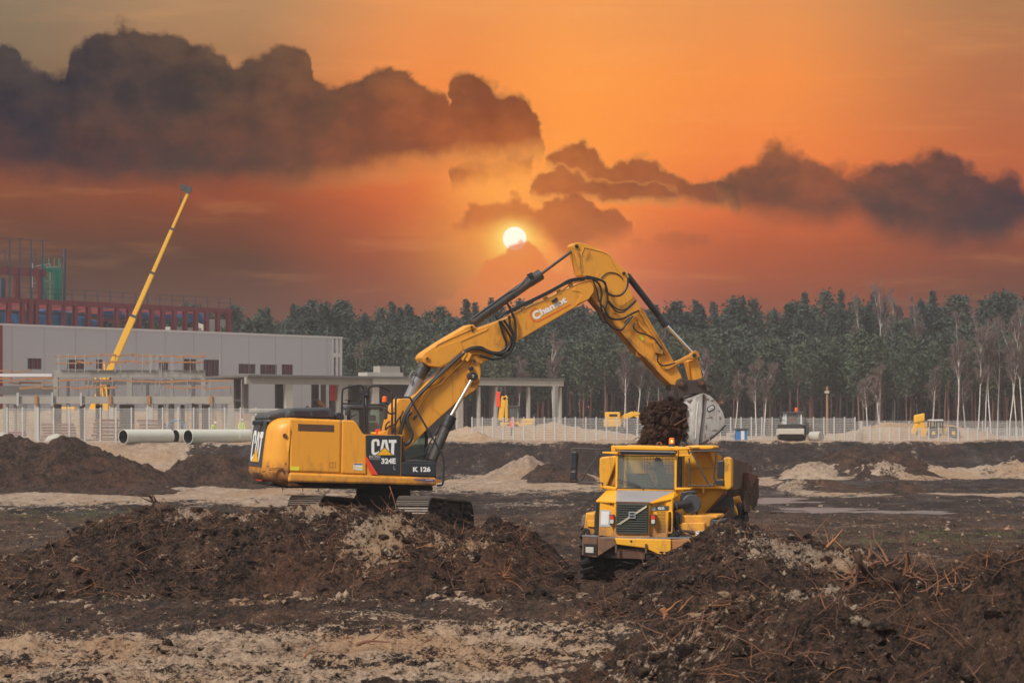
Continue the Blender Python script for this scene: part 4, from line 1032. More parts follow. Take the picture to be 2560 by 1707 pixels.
a = g(780, 600, 10.5); b = g(1540, 550, 10.5); sheet(RF, a[0], b[0], a[1] + .1, b[1] + .1, 10.5, .2, 'blue_sheet', 'blue_tarpaulin', 'narrow blue sheeting strip hanging in the right half of the steel skeleton', 'tarpaulin', seed=3)
gq = [RF.xz(*q, 14) for q in zA((1245, 655), (1480, 705), (1495, 595), (1705, 705))]
mb = MB(); bx(mb, RF, gq[0][0], gq[1][0], 13, 14, 2.3, gq[0][1]); bx(mb, RF, gq[2][0], gq[3][0], 13, 14, 2.3, gq[2][1]); mesh_thing(mb, 'cladding_wall', 'concrete_pale', 'pale cladding panels standing inside the right end of the steel skeleton', 'wall', tuple(RF.w(gq[2][0], 13, 2.3)), RF.ang)

# yellow mobile crane
CY = 247.
c0 = wpt(275, 925, CY); c1 = wpt(473, 476, CY); ax = (c1 - c0).normalized(); CL = (c1 - c0).length
base = c0 - ax * ((c0.z - 5.0) / ax.z)
cr_ = thing('mobile_crane', 'yellow mobile crane with long telescopic boom raised behind the concrete frame', 'crane', (base.x, CY, 2.35))
cuts = [0, .30, .55, .785, 1.0]; ws = [.27, .23, .19, .15]
tot = (c1 - base).length
f0 = 1 - CL / tot
cutv = [0, f0 + (1 - f0) * .30, f0 + (1 - f0) * .54, f0 + (1 - f0) * .785, 1.]
side = ax.cross(Vector((0, 1, 0))).normalized()
for i in range(4):
    a = base + ax * tot * (cutv[i] - (.0 if i == 0 else .01)); b = base + ax * tot * cutv[i + 1]; m = (a + b) / 2
    mb = MB(); mb.box(m, (b - a) / 2, side * ws[i] * (1.25 if i == 0 else 1.), Vector((0, 1, 0)) * ws[i] * .8); sc_ = mb.build('boom_section', 'crane_yellow', cr_, bevel=.06)
    mb = MB(); mb.box(b, ax * .12, side * ws[i] * (1.25 if i == 0 else 1.) * 1.25, Vector((0, 1, 0)) * ws[i]); mb.build('collar', 'dark_grey' if i < 3 else 'crane_yellow', sc_)
mb = MB(); hd = c1; mb.box(hd + side * .3, ax * .35, side * .5, Vector((0, .25, 0))); mb.lathe(hd + side * .7 - Vector((0, .3, 0)), hd + side * .7 + Vector((0, .3, 0)), [(0, .28), (.6, .28)], 14); mb.build('boom_head', 'dark_grey', cr_)
hx = hd + side * .95
MB().tube([hx, hx - Vector((0, 0, 7.2))], .022, 5).build('hoist_cable', 'dark_grey', cr_)
mb = MB(); mb.tube([hx - Vector((0, 0, 1.3)), hx - Vector((0, 0, 1.9))], [.12, .05], 8); mb.build('hook', 'dark_grey', cr_)
mb = MB(); mb.box(base + Vector((.3, 0, -.6)), (1.6, 0, 0), (0, 1.2, 0), (0, 0, .9)); mb.box(base + Vector((1.9, 0, .1)), (.5, 0, .1), (0, .9, 0), (0, 0, 1.1))
for k in range(3): mb.tube([base + Vector((1.2 + .35 * k, -.8, .2)), base + ax * (3.6 + .9 * k) + side * (1.1 - .1 * k)], .11, 6)
mb.build('turntable', 'crane_yellow', cr_, bevel=.06)
mb = MB(); mb.tube([base + Vector((1.4, 0, -.3)), base + ax * tot * .22 + side * .2], [.26, .2], 10); mb.build('luffing_cylinder', 'dark_grey', cr_)
mb = MB(); mb.box(base + Vector((-2.2, -.6, -.3)), (.75, 0, 0), (0, .6, 0), (0, 0, .95)); mb.build('cab', 'crane_yellow', cr_, bevel=.1)
mb = MB(); mb.box((base.x, CY, 3.6), (6.0, 0, 0), (0, 1.25, 0), (0, 0, .45)); mb.box((base.x - 5.2, CY, 4.4), (.8, 0, 0), (0, 1.2, 0), (0, 0, .6)); ch = mb.build('chassis', 'crane_yellow', cr_, bevel=.08)
for k in range(5):
    for yy_ in (-1.2, 1.2):
        x = base.x - 4.8 + 2.3 * k; MB().lathe((x, CY + yy_ - .2, 2.95), (x, CY + yy_ + .2, 2.95), [(0, .3), (.02, .6), (.38, .6), (.4, .3)], 16).build('wheel', 'rubber', cr_)

# concrete skeleton at the left, two storeys of columns, beams and board formwork
def frame_building(name, label, F, parts, loc):
    t = thing(name, label, 'building', loc, F.ang)
    for nm, m_, x0, x1, y0, y1, z0, z1 in parts: bx(MB(), F, x0, x1, y0, y1, z0, z1).build(nm, m_, t)
    return t
LF = Frame(-46.5, 212, R(0.0))
q = lambda sx, sy, y=0: LF.xz(*zA((sx, sy))[0], y)
P_ = []
def beam(x0, x1, ya, yb, y=0, m_='concrete', d=.5, nm='beam'):
    a = q(x0, ya, y); b = q(x1, yb, y); P_.append((nm, m_, a[0], b[0], y, y + d, b[1], a[1]))
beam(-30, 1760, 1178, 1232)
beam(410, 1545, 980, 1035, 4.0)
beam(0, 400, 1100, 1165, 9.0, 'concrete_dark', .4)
beam(640, 1560, 1050, 1090, 12.0, 'concrete_dark', .4)
zb_ = q(0, 1232)[1]
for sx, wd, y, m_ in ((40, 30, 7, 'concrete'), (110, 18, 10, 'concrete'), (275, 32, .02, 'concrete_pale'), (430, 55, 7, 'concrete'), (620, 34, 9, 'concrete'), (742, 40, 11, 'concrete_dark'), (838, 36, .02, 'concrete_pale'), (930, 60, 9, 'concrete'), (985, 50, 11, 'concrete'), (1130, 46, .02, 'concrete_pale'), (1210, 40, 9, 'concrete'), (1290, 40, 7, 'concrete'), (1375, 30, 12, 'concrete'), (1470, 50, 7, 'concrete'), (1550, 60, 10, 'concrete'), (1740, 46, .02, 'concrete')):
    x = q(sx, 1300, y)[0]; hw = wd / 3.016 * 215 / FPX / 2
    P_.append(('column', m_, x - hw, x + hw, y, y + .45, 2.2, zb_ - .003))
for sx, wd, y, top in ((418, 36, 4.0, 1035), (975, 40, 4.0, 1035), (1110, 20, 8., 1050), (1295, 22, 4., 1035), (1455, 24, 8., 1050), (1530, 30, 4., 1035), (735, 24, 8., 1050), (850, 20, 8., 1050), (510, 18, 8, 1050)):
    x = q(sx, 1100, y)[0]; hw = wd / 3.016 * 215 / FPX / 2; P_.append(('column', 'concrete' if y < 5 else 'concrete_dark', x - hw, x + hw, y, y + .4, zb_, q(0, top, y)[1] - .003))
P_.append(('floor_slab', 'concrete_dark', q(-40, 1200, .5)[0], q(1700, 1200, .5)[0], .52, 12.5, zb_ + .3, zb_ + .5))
lfb = frame_building('concrete_building', 'unfinished two level concrete frame with board formwork behind the left fence', LF, P_, tuple(LF.w(10, 6, 2.3)))
rr = random.Random(8)
for x0, x1, yy0, y in ((415, 1550, 872, 3.5), (420, 1530, 922, 3.5), (0, 230, 990, 6), (0, 420, 1048, 5), (0, 420, 1075, 7), (440, 870, 1058, 1.), (440, 880, 1108, 1.), (870, 1750, 1062, 1.), (1240, 1740, 1112, 1.), (150, 420, 1112, 3)):
    mb = MB(); x = x0
    while x < x1:
        L = rr.uniform(80, 200); e = min(x + L, x1); dy_ = rr.uniform(-6, 6)
        a = q(x, yy0 - 7 + dy_, y); b = q(e, yy0 + 9 + dy_, y)
        mb.box(LF.w((a[0] + b[0]) / 2, y + rr.uniform(-.1, .1), (a[1] + b[1]) / 2), ((b[0] - a[0]) / 2 * 1.05, 0, rr.uniform(-.12, .12)), (0, .2, 0), (0, 0, (a[1] - b[1]) / 2 * rr.uniform(.5, 1.)))
        x = e
    mb.build('formwork_boards', 'formwork', lfb)
for k in range(60):
    sx = rr.uniform(0, 1740); y = rr.uniform(.8, 5); up = rr.random() < .45 and sx > 410
    a = q(sx, 1000 if up else 1235, y); b = q(sx + rr.uniform(-6, 6), 860 if up else 1480, y)
    MB().tube([LF.w(a[0], y, a[1]), LF.w(b[0], y, b[1])], .035, 5).build('prop', 'scaffold_steel', lfb)
for k in range(16):
    sx = rr.uniform(400, 1740); y = rr.uniform(.8, 3); a = q(sx, 1050, y); b = q(sx + rr.uniform(-10, 10), 1178, y); MB().tube([LF.w(a[0], y, a[1]), LF.w(b[0], y, b[1])], .035, 5).build('prop', 'scaffold_steel', lfb)
for sx in (135, 395, 612): 
    a = q(sx, 1150, -.12); b = q(sx, 1250, -.12); MB().box(LF.w(a[0], -.14, (a[1] + b[1]) / 2), (.09, 0, 0), (0, .12, 0), (0, 0, (a[1] - b[1]) / 2)).build('clamp', 'scaffold_steel', lfb)
for sx in (272, 830, 1122, 1592):
    a = q(sx, 1172, -.1); b = q(sx, 1240, -.1); MB().box(LF.w(a[0], -.1, (a[1] + b[1]) / 2), (.13, 0, 0), (0, .08, 0), (0, 0, (a[1] - b[1]) / 2)).build('form_board', 'formwork', lfb)
# white membrane roll on the deck edge
a = q(0, 1008, 9); b = q(400, 1030, 9); mesh_thing(bx(MB(), LF, a[0] - 2, b[0], 8.4, 9.6, b[1], a[1]), 'roof_membrane', 'warehouse_trim', 'white membrane strip on the deck at the far left', 'membrane', tuple(LF.w(a[0], 9, b[1])))
# middle and right concrete frame
MF, ML = seg_frame(600, 236, 1406, 256)
q = lambda sx, sy, y=0: MF.xz(*zB((sx, sy))[0], y)
P_ = []
def bq(nm, m_, x0, x1, ya, yb, y, d):
    a = q(x0, ya, y); b = q(x1, yb, y); P_.append((nm, m_, a[0], b[0], y, y + d, b[1], a[1]))
zr0, zr1 = q(1700, 612)[1], q(1700, 552)[1]
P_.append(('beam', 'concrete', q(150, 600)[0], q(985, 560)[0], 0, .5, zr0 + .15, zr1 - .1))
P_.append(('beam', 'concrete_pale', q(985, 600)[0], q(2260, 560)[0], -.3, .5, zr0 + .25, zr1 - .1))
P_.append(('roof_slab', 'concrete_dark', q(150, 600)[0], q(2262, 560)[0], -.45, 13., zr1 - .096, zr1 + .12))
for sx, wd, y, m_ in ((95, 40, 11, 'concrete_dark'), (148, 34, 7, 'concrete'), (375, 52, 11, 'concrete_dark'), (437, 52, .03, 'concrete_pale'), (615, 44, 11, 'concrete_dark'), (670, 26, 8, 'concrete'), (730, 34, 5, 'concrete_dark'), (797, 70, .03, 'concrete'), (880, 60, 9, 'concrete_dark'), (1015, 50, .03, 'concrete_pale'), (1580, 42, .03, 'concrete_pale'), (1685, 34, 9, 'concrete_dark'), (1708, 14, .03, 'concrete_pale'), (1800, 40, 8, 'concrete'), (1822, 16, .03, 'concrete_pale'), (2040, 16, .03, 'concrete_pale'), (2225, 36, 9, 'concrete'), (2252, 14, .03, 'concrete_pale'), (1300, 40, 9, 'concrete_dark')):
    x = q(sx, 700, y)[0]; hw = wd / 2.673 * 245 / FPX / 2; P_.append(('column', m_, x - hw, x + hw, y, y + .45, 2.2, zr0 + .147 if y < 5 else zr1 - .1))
P_.append(('shade_wall', 'concrete_dark', q(1050, 700, 6)[0], q(1560, 700, 6)[0], 6, 6.3, 2.2, zr1 - .1))  # dark wall put in for the dim shade inside the frame
P_.append(('roof_kerb', 'concrete_pale', q(990, 600)[0], q(1230, 560)[0], 1., 3., zr1 + .124, zr1 + .55)); P_.append(('roof_box', 'concrete', q(1080, 600)[0], q(1215, 560)[0], 1.2, 2.6, zr1 + .554, zr1 + 1.2))
frame_building('concrete_building', 'long single storey concrete frame with flat roof behind the excavator', MF, P_, tuple(MF.w(ML / 2, 6, 2.3)))
a = q(735, 640, 4); mesh_thing(MB().box(MF.w(a[0], 4, a[1]), (.45, 0, 0), (0, .05, 0), (0, 0, .9)), 'sign_board', 'red_decal', 'small red board hanging in the concrete frame left of the cab', 'sign', tuple(MF.w(a[0], 4, a[1])))

# fences of welded mesh
def fence(name, label, runs, spacing_px, Y, seed=0):
    x0 = (runs[0][0] - 1280) * Y / FPX; t = thing(name, label, 'fence', (x0, Y, 2.3))
    for a, b, ztop in runs:
        xa, xb = (a - 1280) * Y / FPX, (b - 1280) * Y / FPX; sp = spacing_px * Y / FPX
        n = max(1, round((xb - xa) / sp)); vs = []; fs = []
        def rect(ax_, az_, bx_, bz_, y):
            k = len(vs); vs.extend([(ax_, y - .008, az_), (bx_, y - .008, az_), (bx_, y - .008, bz_), (ax_, y - .008, bz_), (ax_, y + .008, az_), (bx_, y + .008, az_), (bx_, y + .008, bz_), (ax_, y + .008, bz_)])
            fs.extend([(k, k + 1, k + 2, k + 3), (k + 5, k + 4, k + 7, k + 6), (k + 3, k + 2, k + 6, k + 7), (k + 1, k + 5, k + 6, k + 2), (k + 4, k, k + 3, k + 7)])
        x = xa + .03
        while x < xb: rect(x, 2.38, x + .014, ztop - .05, Y); x += .056
        z = 2.45
        while z < ztop: rect(xa, z, xb, z + .026, Y + .018); z += .2
        mb = MB(); mb.add(vs, fs); mb.build('mesh_panel', 'fence_wire', t)
        for k in range(0 if (a, b, ztop) == runs[0] else 1, n + 1):
            x = xa + (xb - xa) * k / n; MB().abox(x - .055, x + .055, Y - .07, Y - .012, 2.2, ztop + .03).build('post', 'fence_wire', t)
    return t
fence('mesh_fence', 'pale wire mesh fence running before the left concrete frame', [(-60, 640, CAMZ + 46 * 192 / FPX)], 40, 192)
fence('mesh_fence', 'pale wire mesh fence running from behind the boom cylinder to the road roller', [(1180, 2137, CAMZ + 22 * 200 / FPX)], 26, 200)
fence('mesh_fence', 'low stepped mesh fence running to the right edge', [(2137, 2154, CAMZ + 12 * 201 / FPX), (2154, 2175, CAMZ + 2 * 201 / FPX), (2175, 2640, CAMZ - 3 * 201 / FPX)], 25, 201)
fence('mesh_fence', 'taller thin mesh fence standing behind the half hidden loader at right', [(2150, 2640, CAMZ + 13 * 262 / FPX)], 58, 262)

# concrete pipes on the bank
def pipe(label, pxa, Y, L, dia=1.14, yaw=R(48), group='big pale pipes lying on the sand bank'):
    z = 2.30 + dia / 2; xa = (pxa - 1280) * Y / FPX
    d = Vector((math.cos(yaw), math.sin(yaw), 0)); a = Vector((xa, Y, z)); b = a + d * L; r_ = dia / 2
    t = thing('concrete_pipe', label, 'pipe', (xa, Y, 2.42), 0, group)
    mb = MB(); mb.lathe(a, b, [(0, r_ * .92), (0, r_), (L, r_), (L, r_ * .92)], 32, cap=False); mb.build('shell', 'pipe_shell', t)
    mb = MB(); mb.lathe(a, b, [(.004, r_ * .92), (L - .004, r_ * .92)], 32, cap=False); mb.build('liner', 'pipe_liner', t)
pipe('leftmost pale pipe with its dark mouth open on the sand bank', 308, 183.5, 4.6)
pipe('pale pipe lying just behind the right end of the leftmost pipe', 438, 187.2, 1.6)
pipe('second pale pipe with its full dark mouth right of the leftmost pipe', 470, 183.5, 4.9)
pipe('rightmost pale pipe ending by the concrete chamber', 588, 187., 2.4)
a = wpt(2040, 1091, 198); t = thing('pipe_roll', 'white plastic roll lying behind the road roller', 'pipe', (a.x, 198, 2.4)); mb = MB(); c = Vector((a.x, 198, 2.4 + .42)); d = Vector((.75, -.65, 0)).normalized()
mb.lathe(c - d * .5, c + d * .5, [(0, .3), (0, .42), (1., .42), (1., .3)], 24); mb.build('shell', 'concrete_pale', t); 
# concrete chamber
F0 = Frame(*wpt(690, 1100, 170)[:2], 0.)
t = thing('concrete_chamber', 'round concrete shaft ring with red markings behind the excavator tail', 'shaft', (wpt(690, 1100, 170).x, 170, 0))
c = wpt(690, 1100, 170); rr_ = 66 * 170 / FPX
zt_ = CAMZ + (1065 - 1028) * 170 / FPX
mb = MB(); mb.lathe((c.x, 170, gh(c.x, 170) - .3), (c.x, 170, zt_), [(0, rr_ * .93), (zt_ - gh(c.x, 170), rr_ * .93)], 40); mb.build('ring', 'concrete_pale', t)
mb = MB(); mb.lathe((c.x, 170, zt_ - .12), (c.x, 170, zt_ + .3), [(0, rr_ * .93), (.02, rr_ * 1.04), (.2, rr_ * 1.04), (.3, rr_ * .9)], 40); mb.build('lid', 'concrete', t)
mb = MB()
for (px0, py0), (px1, py1), (px2, py2) in [((640, 1051), (654, 1051), (647, 1033)), ((655, 1051), (670, 1051), (662, 1033))]:
    vs = []
    for px, py in ((px0, py0), (px1, py1), (px2, py2)):
        X = (px - 1280) * (170 - rr_ * .9) / FPX; yv = 170 - math.sqrt(max(.01, (rr_ * .945) ** 2 - (X - c.x) ** 2)); vs.append((X, yv - .02, CAMZ - (py - HZ) * yv / FPX))
    mb.add(vs, [(0, 1, 2)])
o_ = mb.build('red_marks', 'red_decal', t); s_ = o_.modifiers.new('th', 'SOLIDIFY'); s_.thickness = .01

# people
def blob_person(name, label, loc, rz, S, cols, pose='stand'):
    # joints in metres for a 1.78 m adult facing -y, grown with a skin modifier
    J = {'pel': (0, 0, .95), 'sp': (0, 0, 1.15), 'ch': (0, 0, 1.36), 'nk': (0, 0, 1.52), 'hd': (0, -.015, 1.60), 'ht': (0, -.02, 1.71),
         'sl': (-.19, 0, 1.44), 'el': (-.25, 0, 1.16), 'wl': (-.24, -.12, .93), 'sr': (.19, 0, 1.44), 'er': (.26, 0, 1.16), 'wr': (.22, -.14, .95),
         'hl': (-.10, 0, .90), 'kl': (-.11, -.02, .50), 'al': (-.11, .02, .09), 'tl': (-.12, -.16, .04), 'hr': (.10, 0, .90), 'kr': (.12, -.03, .50), 'ar': (.13, .02, .09), 'tr': (.14, -.16, .04),
         'fl': (-.24, -.17, .86), 'fr': (.21, -.20, .89)}
    if pose == 'bend':
        for k in ('sp', 'ch', 'nk', 'hd', 'ht', 'sl', 'sr', 'el', 'er', 'wl', 'wr', 'fl', 'fr'):
            x, y, z = J[k]; a = R(28); dz_ = z - .95; J[k] = (x, y - dz_ * math.sin(a), .95 + dz_ * math.cos(a) + y * 0)
    Rr = {'pel': .145, 'sp': .135, 'ch': .165, 'nk': .058, 'hd': .082, 'ht': .075, 'sl': .07, 'el': .052, 'wl': .036, 'sr': .07, 'er': .052, 'wr': .036, 'hl': .095, 'kl': .065, 'al': .05, 'tl': .045, 'hr': .095, 'kr': .065, 'ar': .05, 'tr': .045, 'fl': .04, 'fr': .04}
    E_ = [('pel', 'sp'), ('sp', 'ch'), ('ch', 'nk'), ('nk', 'hd'), ('hd', 'ht'), ('ch', 'sl'), ('sl', 'el'), ('el', 'wl'), ('wl', 'fl'), ('ch', 'sr'), ('sr', 'er'), ('er', 'wr'), ('wr', 'fr'), ('pel', 'hl'), ('hl', 'kl'), ('kl', 'al'), ('al', 'tl'), ('pel', 'hr'), ('hr', 'kr'), ('kr', 'ar'), ('ar', 'tr')]
    return skin_body(name, label, loc, rz, S, J, Rr, E_, cols)
def skin_body(name, label, loc, rz, S, J, Rr, E_, cols, sub=2):
    ks = list(J); me = bpy.data.meshes.new('body'); me.from_pydata([tuple(v * S for v in J[k]) for k in ks], [(ks.index(a), ks.index(b)) for a, b in E_], [])
    ob = bpy.data.objects.new('body', me); COL.objects.link(ob)
    sk = ob.modifiers.new('skin', 'SKIN'); sk.use_smooth_shade = True
    if not me.skin_vertices: me.skin_vertices.new()
    for i, k in enumerate(ks): me.skin_vertices[0].data[i].radius = (Rr[k] * S, Rr[k] * S * (.72 if k in ('pel', 'sp', 'ch') else 1)); me.skin_vertices[0].data[i].use_root = (k == ks[0])
    ss_ = ob.modifiers.new('s', 'SUBSURF'); ss_.levels = sub; ss_.render_levels = sub
    dg = bpy.context.evaluated_depsgraph_get(); m2_ = bpy.data.meshes.new_from_object(ob.evaluated_get(dg)); bpy.data.objects.remove(ob)
    for c in cols['mats']: m2_.materials.append(MAT[c])
    for p in m2_.polygons: p.material_index = cols['f'](p.center / S); p.use_smooth = True
    t = thing(name, label, 'person', loc, rz); b = bpy.data.objects.new('body', m2_); COL.objects.link(b); b.parent = t
    return t
def worker_f(top):
    def f(c):
        if c.z > (1.49 if top != 'bend' else 1.42): return 0
        if c.z < .86: return 2
        if abs(c.x) > .17 and c.z < .97: return 0
        return 1
    return f
def worker(label, px, pyhead, Y, cloth, pose='stand', rz=0., helm='helmet_white'):
    X = (px - 1280) * Y / FPX; z0 = CAMZ - (pyhead - HZ) * Y / FPX - 1.80
    t = blob_person('person', label, (X, Y, z0), rz, 1.0, {'mats': ['driver_skin', cloth, 'trousers'], 'f': worker_f(pose)}, pose)
    mb = MB(); c = Matrix.Translation((X, Y, z0)) @ Matrix.Rotation(rz, 4, 'Z') @ Vector((0, -.02 if pose == 'stand' else -.36, 1.70 if pose == 'stand' else 1.61))
    mb.lathe(c - Vector((0, 0, .02)), c + Vector((0, 0, .2)), [(0, .15), (.015, .15), (.02, .122), (.08, .11), (.125, .06), (.14, .01)], 16); mb.build('helmet', helm, t)
worker('worker in yellow hi-vis jacket and white helmet behind the rightmost pipe', 604, 1047, 204, 'hivis', 'stand', R(20))
worker('worker in yellow hi-vis jacket seen through the fence beside a column', 533, 1051, 206, 'hivis', 'bend', R(40))
worker('worker in orange clothes standing before the yellow wheeled loader', 1281, 1043, 226, 'orange_cloth', 'stand', R(-30), 'orange_cloth')

# far machines
def wheel_part(t, c, r_, w_, ax=(0, 1, 0)):
    a = Vector(ax).normalized(); c = Vector(c)
    o = MB().lathe(c - a * w_ / 2, c + a * w_ / 2, [(0, r_ * .45), (0, r_ * .85), (w_ * .15, r_), (w_ * .85, r_), (w_, r_ * .85), (w_, r_ * .45)], 20).build('wheel', 'rubber', t)
    MB().lathe(c - a * (w_ / 2 + .01), c + a * (w_ / 2 + .01), [(0, r_ * .15), (.02, r_ * .45), (w_, r_ * .45), (w_ + .02, r_ * .15)], 14).build('rim', 'crane_yellow', o)
# road roller seen from its drum end
Y = 197.; s_ = Y / FPX; q = lambda sx, sy, y=Y: wpt(*zC((sx, sy))[0], y)
g0 = q(605, 1190); t = thing('road_roller', 'beige road roller with dark steel drum and cab behind the right bank', 'road roller', (g0.x, Y, 2.35))
a = q(520, 1185, Y - 1); b = q(690, 1185, Y - 1)
zc = 2.42 + .72
MB().lathe((a.x, Y - 1, zc), (b.x, Y - 1, zc), [(0, .3), (0, .72), ((b - a).x, .72), ((b - a).x, .3)], 30).build('drum', 'under_dark', t)
za_, zb_ = q(0, 1133, Y - 1).z, q(0, 1095, Y - 1).z
mb = MB(); mb.abox(a.x - .05, b.x + .05, Y - 1.8, Y + .2, za_ - .02, zb_); mb.abox(a.x - .12, a.x - .02, Y - 1.7, Y, zc - .2, za_); mb.abox(b.x + .02, b.x + .12, Y - 1.7, Y, zc - .2, za_); mb.build('drum_frame', 'roller_beige', t, bevel=.08)
a = q(572, 1090, Y + 1.2); b = q(680, 990, Y + 1.2)
mb = MB()
for x in (a.x, b.x):
    for y in (Y + 1.2, Y + 2.5): mb.abox(x - .06, x + .06, y - .06, y + .06, a.z, b.z)
mb.build('cab_posts', 'cabin_white', t)
mb = MB(); mb.abox(a.x - .15, b.x + .15, Y + 1.0, Y + 2.7, b.z, b.z + .16); mb.build('cab_roof', 'dark_grey', t, bevel=.05)
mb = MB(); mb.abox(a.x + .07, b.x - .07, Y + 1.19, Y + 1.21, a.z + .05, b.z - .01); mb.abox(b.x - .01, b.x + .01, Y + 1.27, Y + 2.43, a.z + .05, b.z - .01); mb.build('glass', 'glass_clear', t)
mb = MB(); mb.abox(a.x - .1, b.x + .1, Y + .3, Y + 4.6, zb_ - .5, a.z + .1); mb.build('engine_hood', 'roller_beige', t, bevel=.1)
for x in (a.x - .1, b.x + .35): wheel_part(t, (x, Y + 3.4, 2.42 + .75), .75, .5, (1, 0, 0))
c = q(645, 965, Y + 1.8); MB().lathe((c.x, Y + 1.8, b.z + .15), (c.x, Y + 1.8, c.z + .1), [(0, .12), (.2, .12), (.35, .08)], 12).build('beacon', 'beacon_orange', t)
mb = MB(); mb.tube([q(565, 1040, Y + 1.1), q(535, 1030, Y + .9), q(536, 1010, Y + .9)], .025, 5); m_ = q(537, 1022, Y + .9); mb.abox(m_.x - .1, m_.x + .1, Y + .85, Y + .92, m_.z - .3, m_.z + .25); mb.tube([q(562, 990, Y + 1), q(512, 895, Y + 1)], .02, 5); mb.build('mirror', 'dark_grey', t)
# its driver
dv = MB()
J = {'pel': (0, 0, 0), 'ch': (0, -.02, .42), 'nk': (0, -.03, .58), 'hd': (0, -.05, .68), 'ht': (0, -.05, .79), 'sl': (-.2, -.02, .5), 'el': (-.28, -.15, .25), 'wl': (-.18, -.42, .22), 'sr': (.2, -.02, .5), 'er': (.28, -.15, .25), 'wr': (.18, -.42, .22), 'kl': (-.15, -.45, .05), 'al': (-.15, -.5, -.38), 'kr': (.15, -.45, .05), 'ar': (.15, -.5, -.38)}
Rr = {'pel': .16, 'ch': .17, 'nk': .06, 'hd': .085, 'ht': .075, 'sl': .07, 'el': .05, 'wl': .035, 'sr': .07, 'er': .05, 'wr': .035, 'kl': .075, 'al': .05, 'kr': .075, 'ar': .05}
E_ = [('pel', 'ch'), ('ch', 'nk'), ('nk', 'hd'), ('hd', 'ht'), ('ch', 'sl'), ('sl', 'el'), ('el', 'wl'), ('ch', 'sr'), ('sr', 'er'), ('er', 'wr'), ('pel', 'kl'), ('kl', 'al'), ('pel', 'kr'), ('kr', 'ar')]
skin_body('person', 'driver in orange jacket sitting in the road roller cab', ((a.x + b.x) / 2, Y + 1.95, a.z + .35), 0, 1., J, Rr, E_, {'mats': ['driver_skin', 'orange_cloth', 'trousers'], 'f': lambda c: 0 if c.z > .56 else 2 if c.z < .06 or c.y < -.45 else 1})
# blue and white site cabin
p0, p1 = wpt(1819, 1100, 195), wpt(1868, 1075, 195)
t = thing('site_toilet', 'small blue and white portable cabin behind the bank right of the bucket', 'cabin', (p0.x, 195, 2.35))
xm = p0.x + (p1.x - p0.x) * .42
mb = MB(); mb.abox(xm, p1.x, 195, 196.2, 2.35, p1.z); mb.build('body', 'cabin_blue', t, bevel=.03)
mb = MB(); xs = xm + (p1.x - xm) * .45; mb.abox(xs, xs + .28, 194.97, 194.995, 2.45, p1.z - .05); mb.build('door', 'cabin_white', t)
mb = MB(); mb.abox(xm - .08, p1.x + .08, 194.9, 196.3, p1.z + .003, p1.z + .14); mb.build('roof', 'dark_grey', t, bevel=.04)
mb = MB(); mb.abox(p0.x, xm - .03, 195.3, 196.2, 2.35, p1.z - .2)
mb.tube([(p0.x, 195, p1.z - .1), (xm, 195, p1.z - .12)], .04, 6); mb.build('tank', 'concrete_pale', t, bevel=.03)
# wooden pole
a = wpt(2068, 966, 270); t = thing('wooden_pole', 'single brown wooden utility pole standing before the forest right of the roller', 'pole', (a.x, 270, 2.3))
MB().tube([(a.x, 270, 2.3), (a.x, 270, a.z)], [.16, .12], 10).build('pole', 'wood_pole', t); MB().abox(a.x - .32, a.x + .2, 269.8, 269.9, a.z - .75, a.z - .5).build('bracket', 'concrete_pale', t)
# wheeled backhoe loader by the concrete frame
Y = 238.; q = lambda sx, sy, y=Y: wpt(*zB((sx, sy))[0], y)
g0 = q(1950, 910); t = thing('backhoe_loader', 'yellow wheeled loader with raised arm beside the concrete frame', 'backhoe loader', (g0.x, Y, 2.35))
def arm(mb, pts, w_, d, m_=None):
    for (a, b) in zip(pts, pts[1:]):
        u = (b - a).normalized(); sd = u.cross(Vector((0, 1, 0))).normalized(); mb.box((a + b) / 2, (b - a) / 2 * 1.04, sd * w_, Vector((0, d, 0)))
mb = MB(); arm(mb, [q(1850, 830), q(1858, 750), q(1872, 672), q(1886, 690)], .26, .2); arm(mb, [q(1886, 690), q(1888, 835)], .16, .15); mb.build('digging_arm', 'crane_yellow', t, bevel=.05)
mb = MB(); a = q(1832, 690); mb.box(a, (.2, 0, 0), (0, .3, 0), (0, 0, .75)); mb.build('bucket', 'red_decal', t, bevel=.05)
a, b = q(1895, 800), q(1978, 745); mb = MB(); mb.abox(a.x, b.x, Y - .8, Y + .8, b.z, b.z + .2); mb.build('cab_roof', 'dark_grey', t, bevel=.04)
mb = MB()
for x in (a.x + .08, b.x - .12):
    for y in (Y - .7, Y + .7): mb.abox(x - .05, x + .05, y - .05, y + .05, a.z - .6, b.z - .003)
mb.build('cab_posts', 'dark_grey', t)
mb = MB(); mb.abox(a.x + .14, b.x - .18, Y - .7, Y - .68, a.z - .5, b.z - .02); mb.build('glass', 'glass_green', t)
a, b = q(1900, 890), q(2065, 825); mb = MB(); mb.abox(a.x - .8, b.x, Y - .6, Y + .6, a.z, (a.z + b.z) / 2 + .2); mb.abox(b.x - 1.6, b.x + .1, Y - .5, Y + .5, (a.z + b.z) / 2 + .2, b.z + .1); mb.build('body', 'crane_yellow', t, bevel=.1)
for x, r_ in ((a.x + .4, .8), (b.x - .3, .55)):
    for y in (-.8, .8): wheel_part(t, (x, Y + y, 2.42 + r_), r_, .4)
mb = MB(); arm(mb, [q(2060, 870), q(2100, 900), q(2130, 905)], .14, .5); mb.build('loader_arm', 'crane_yellow', t)
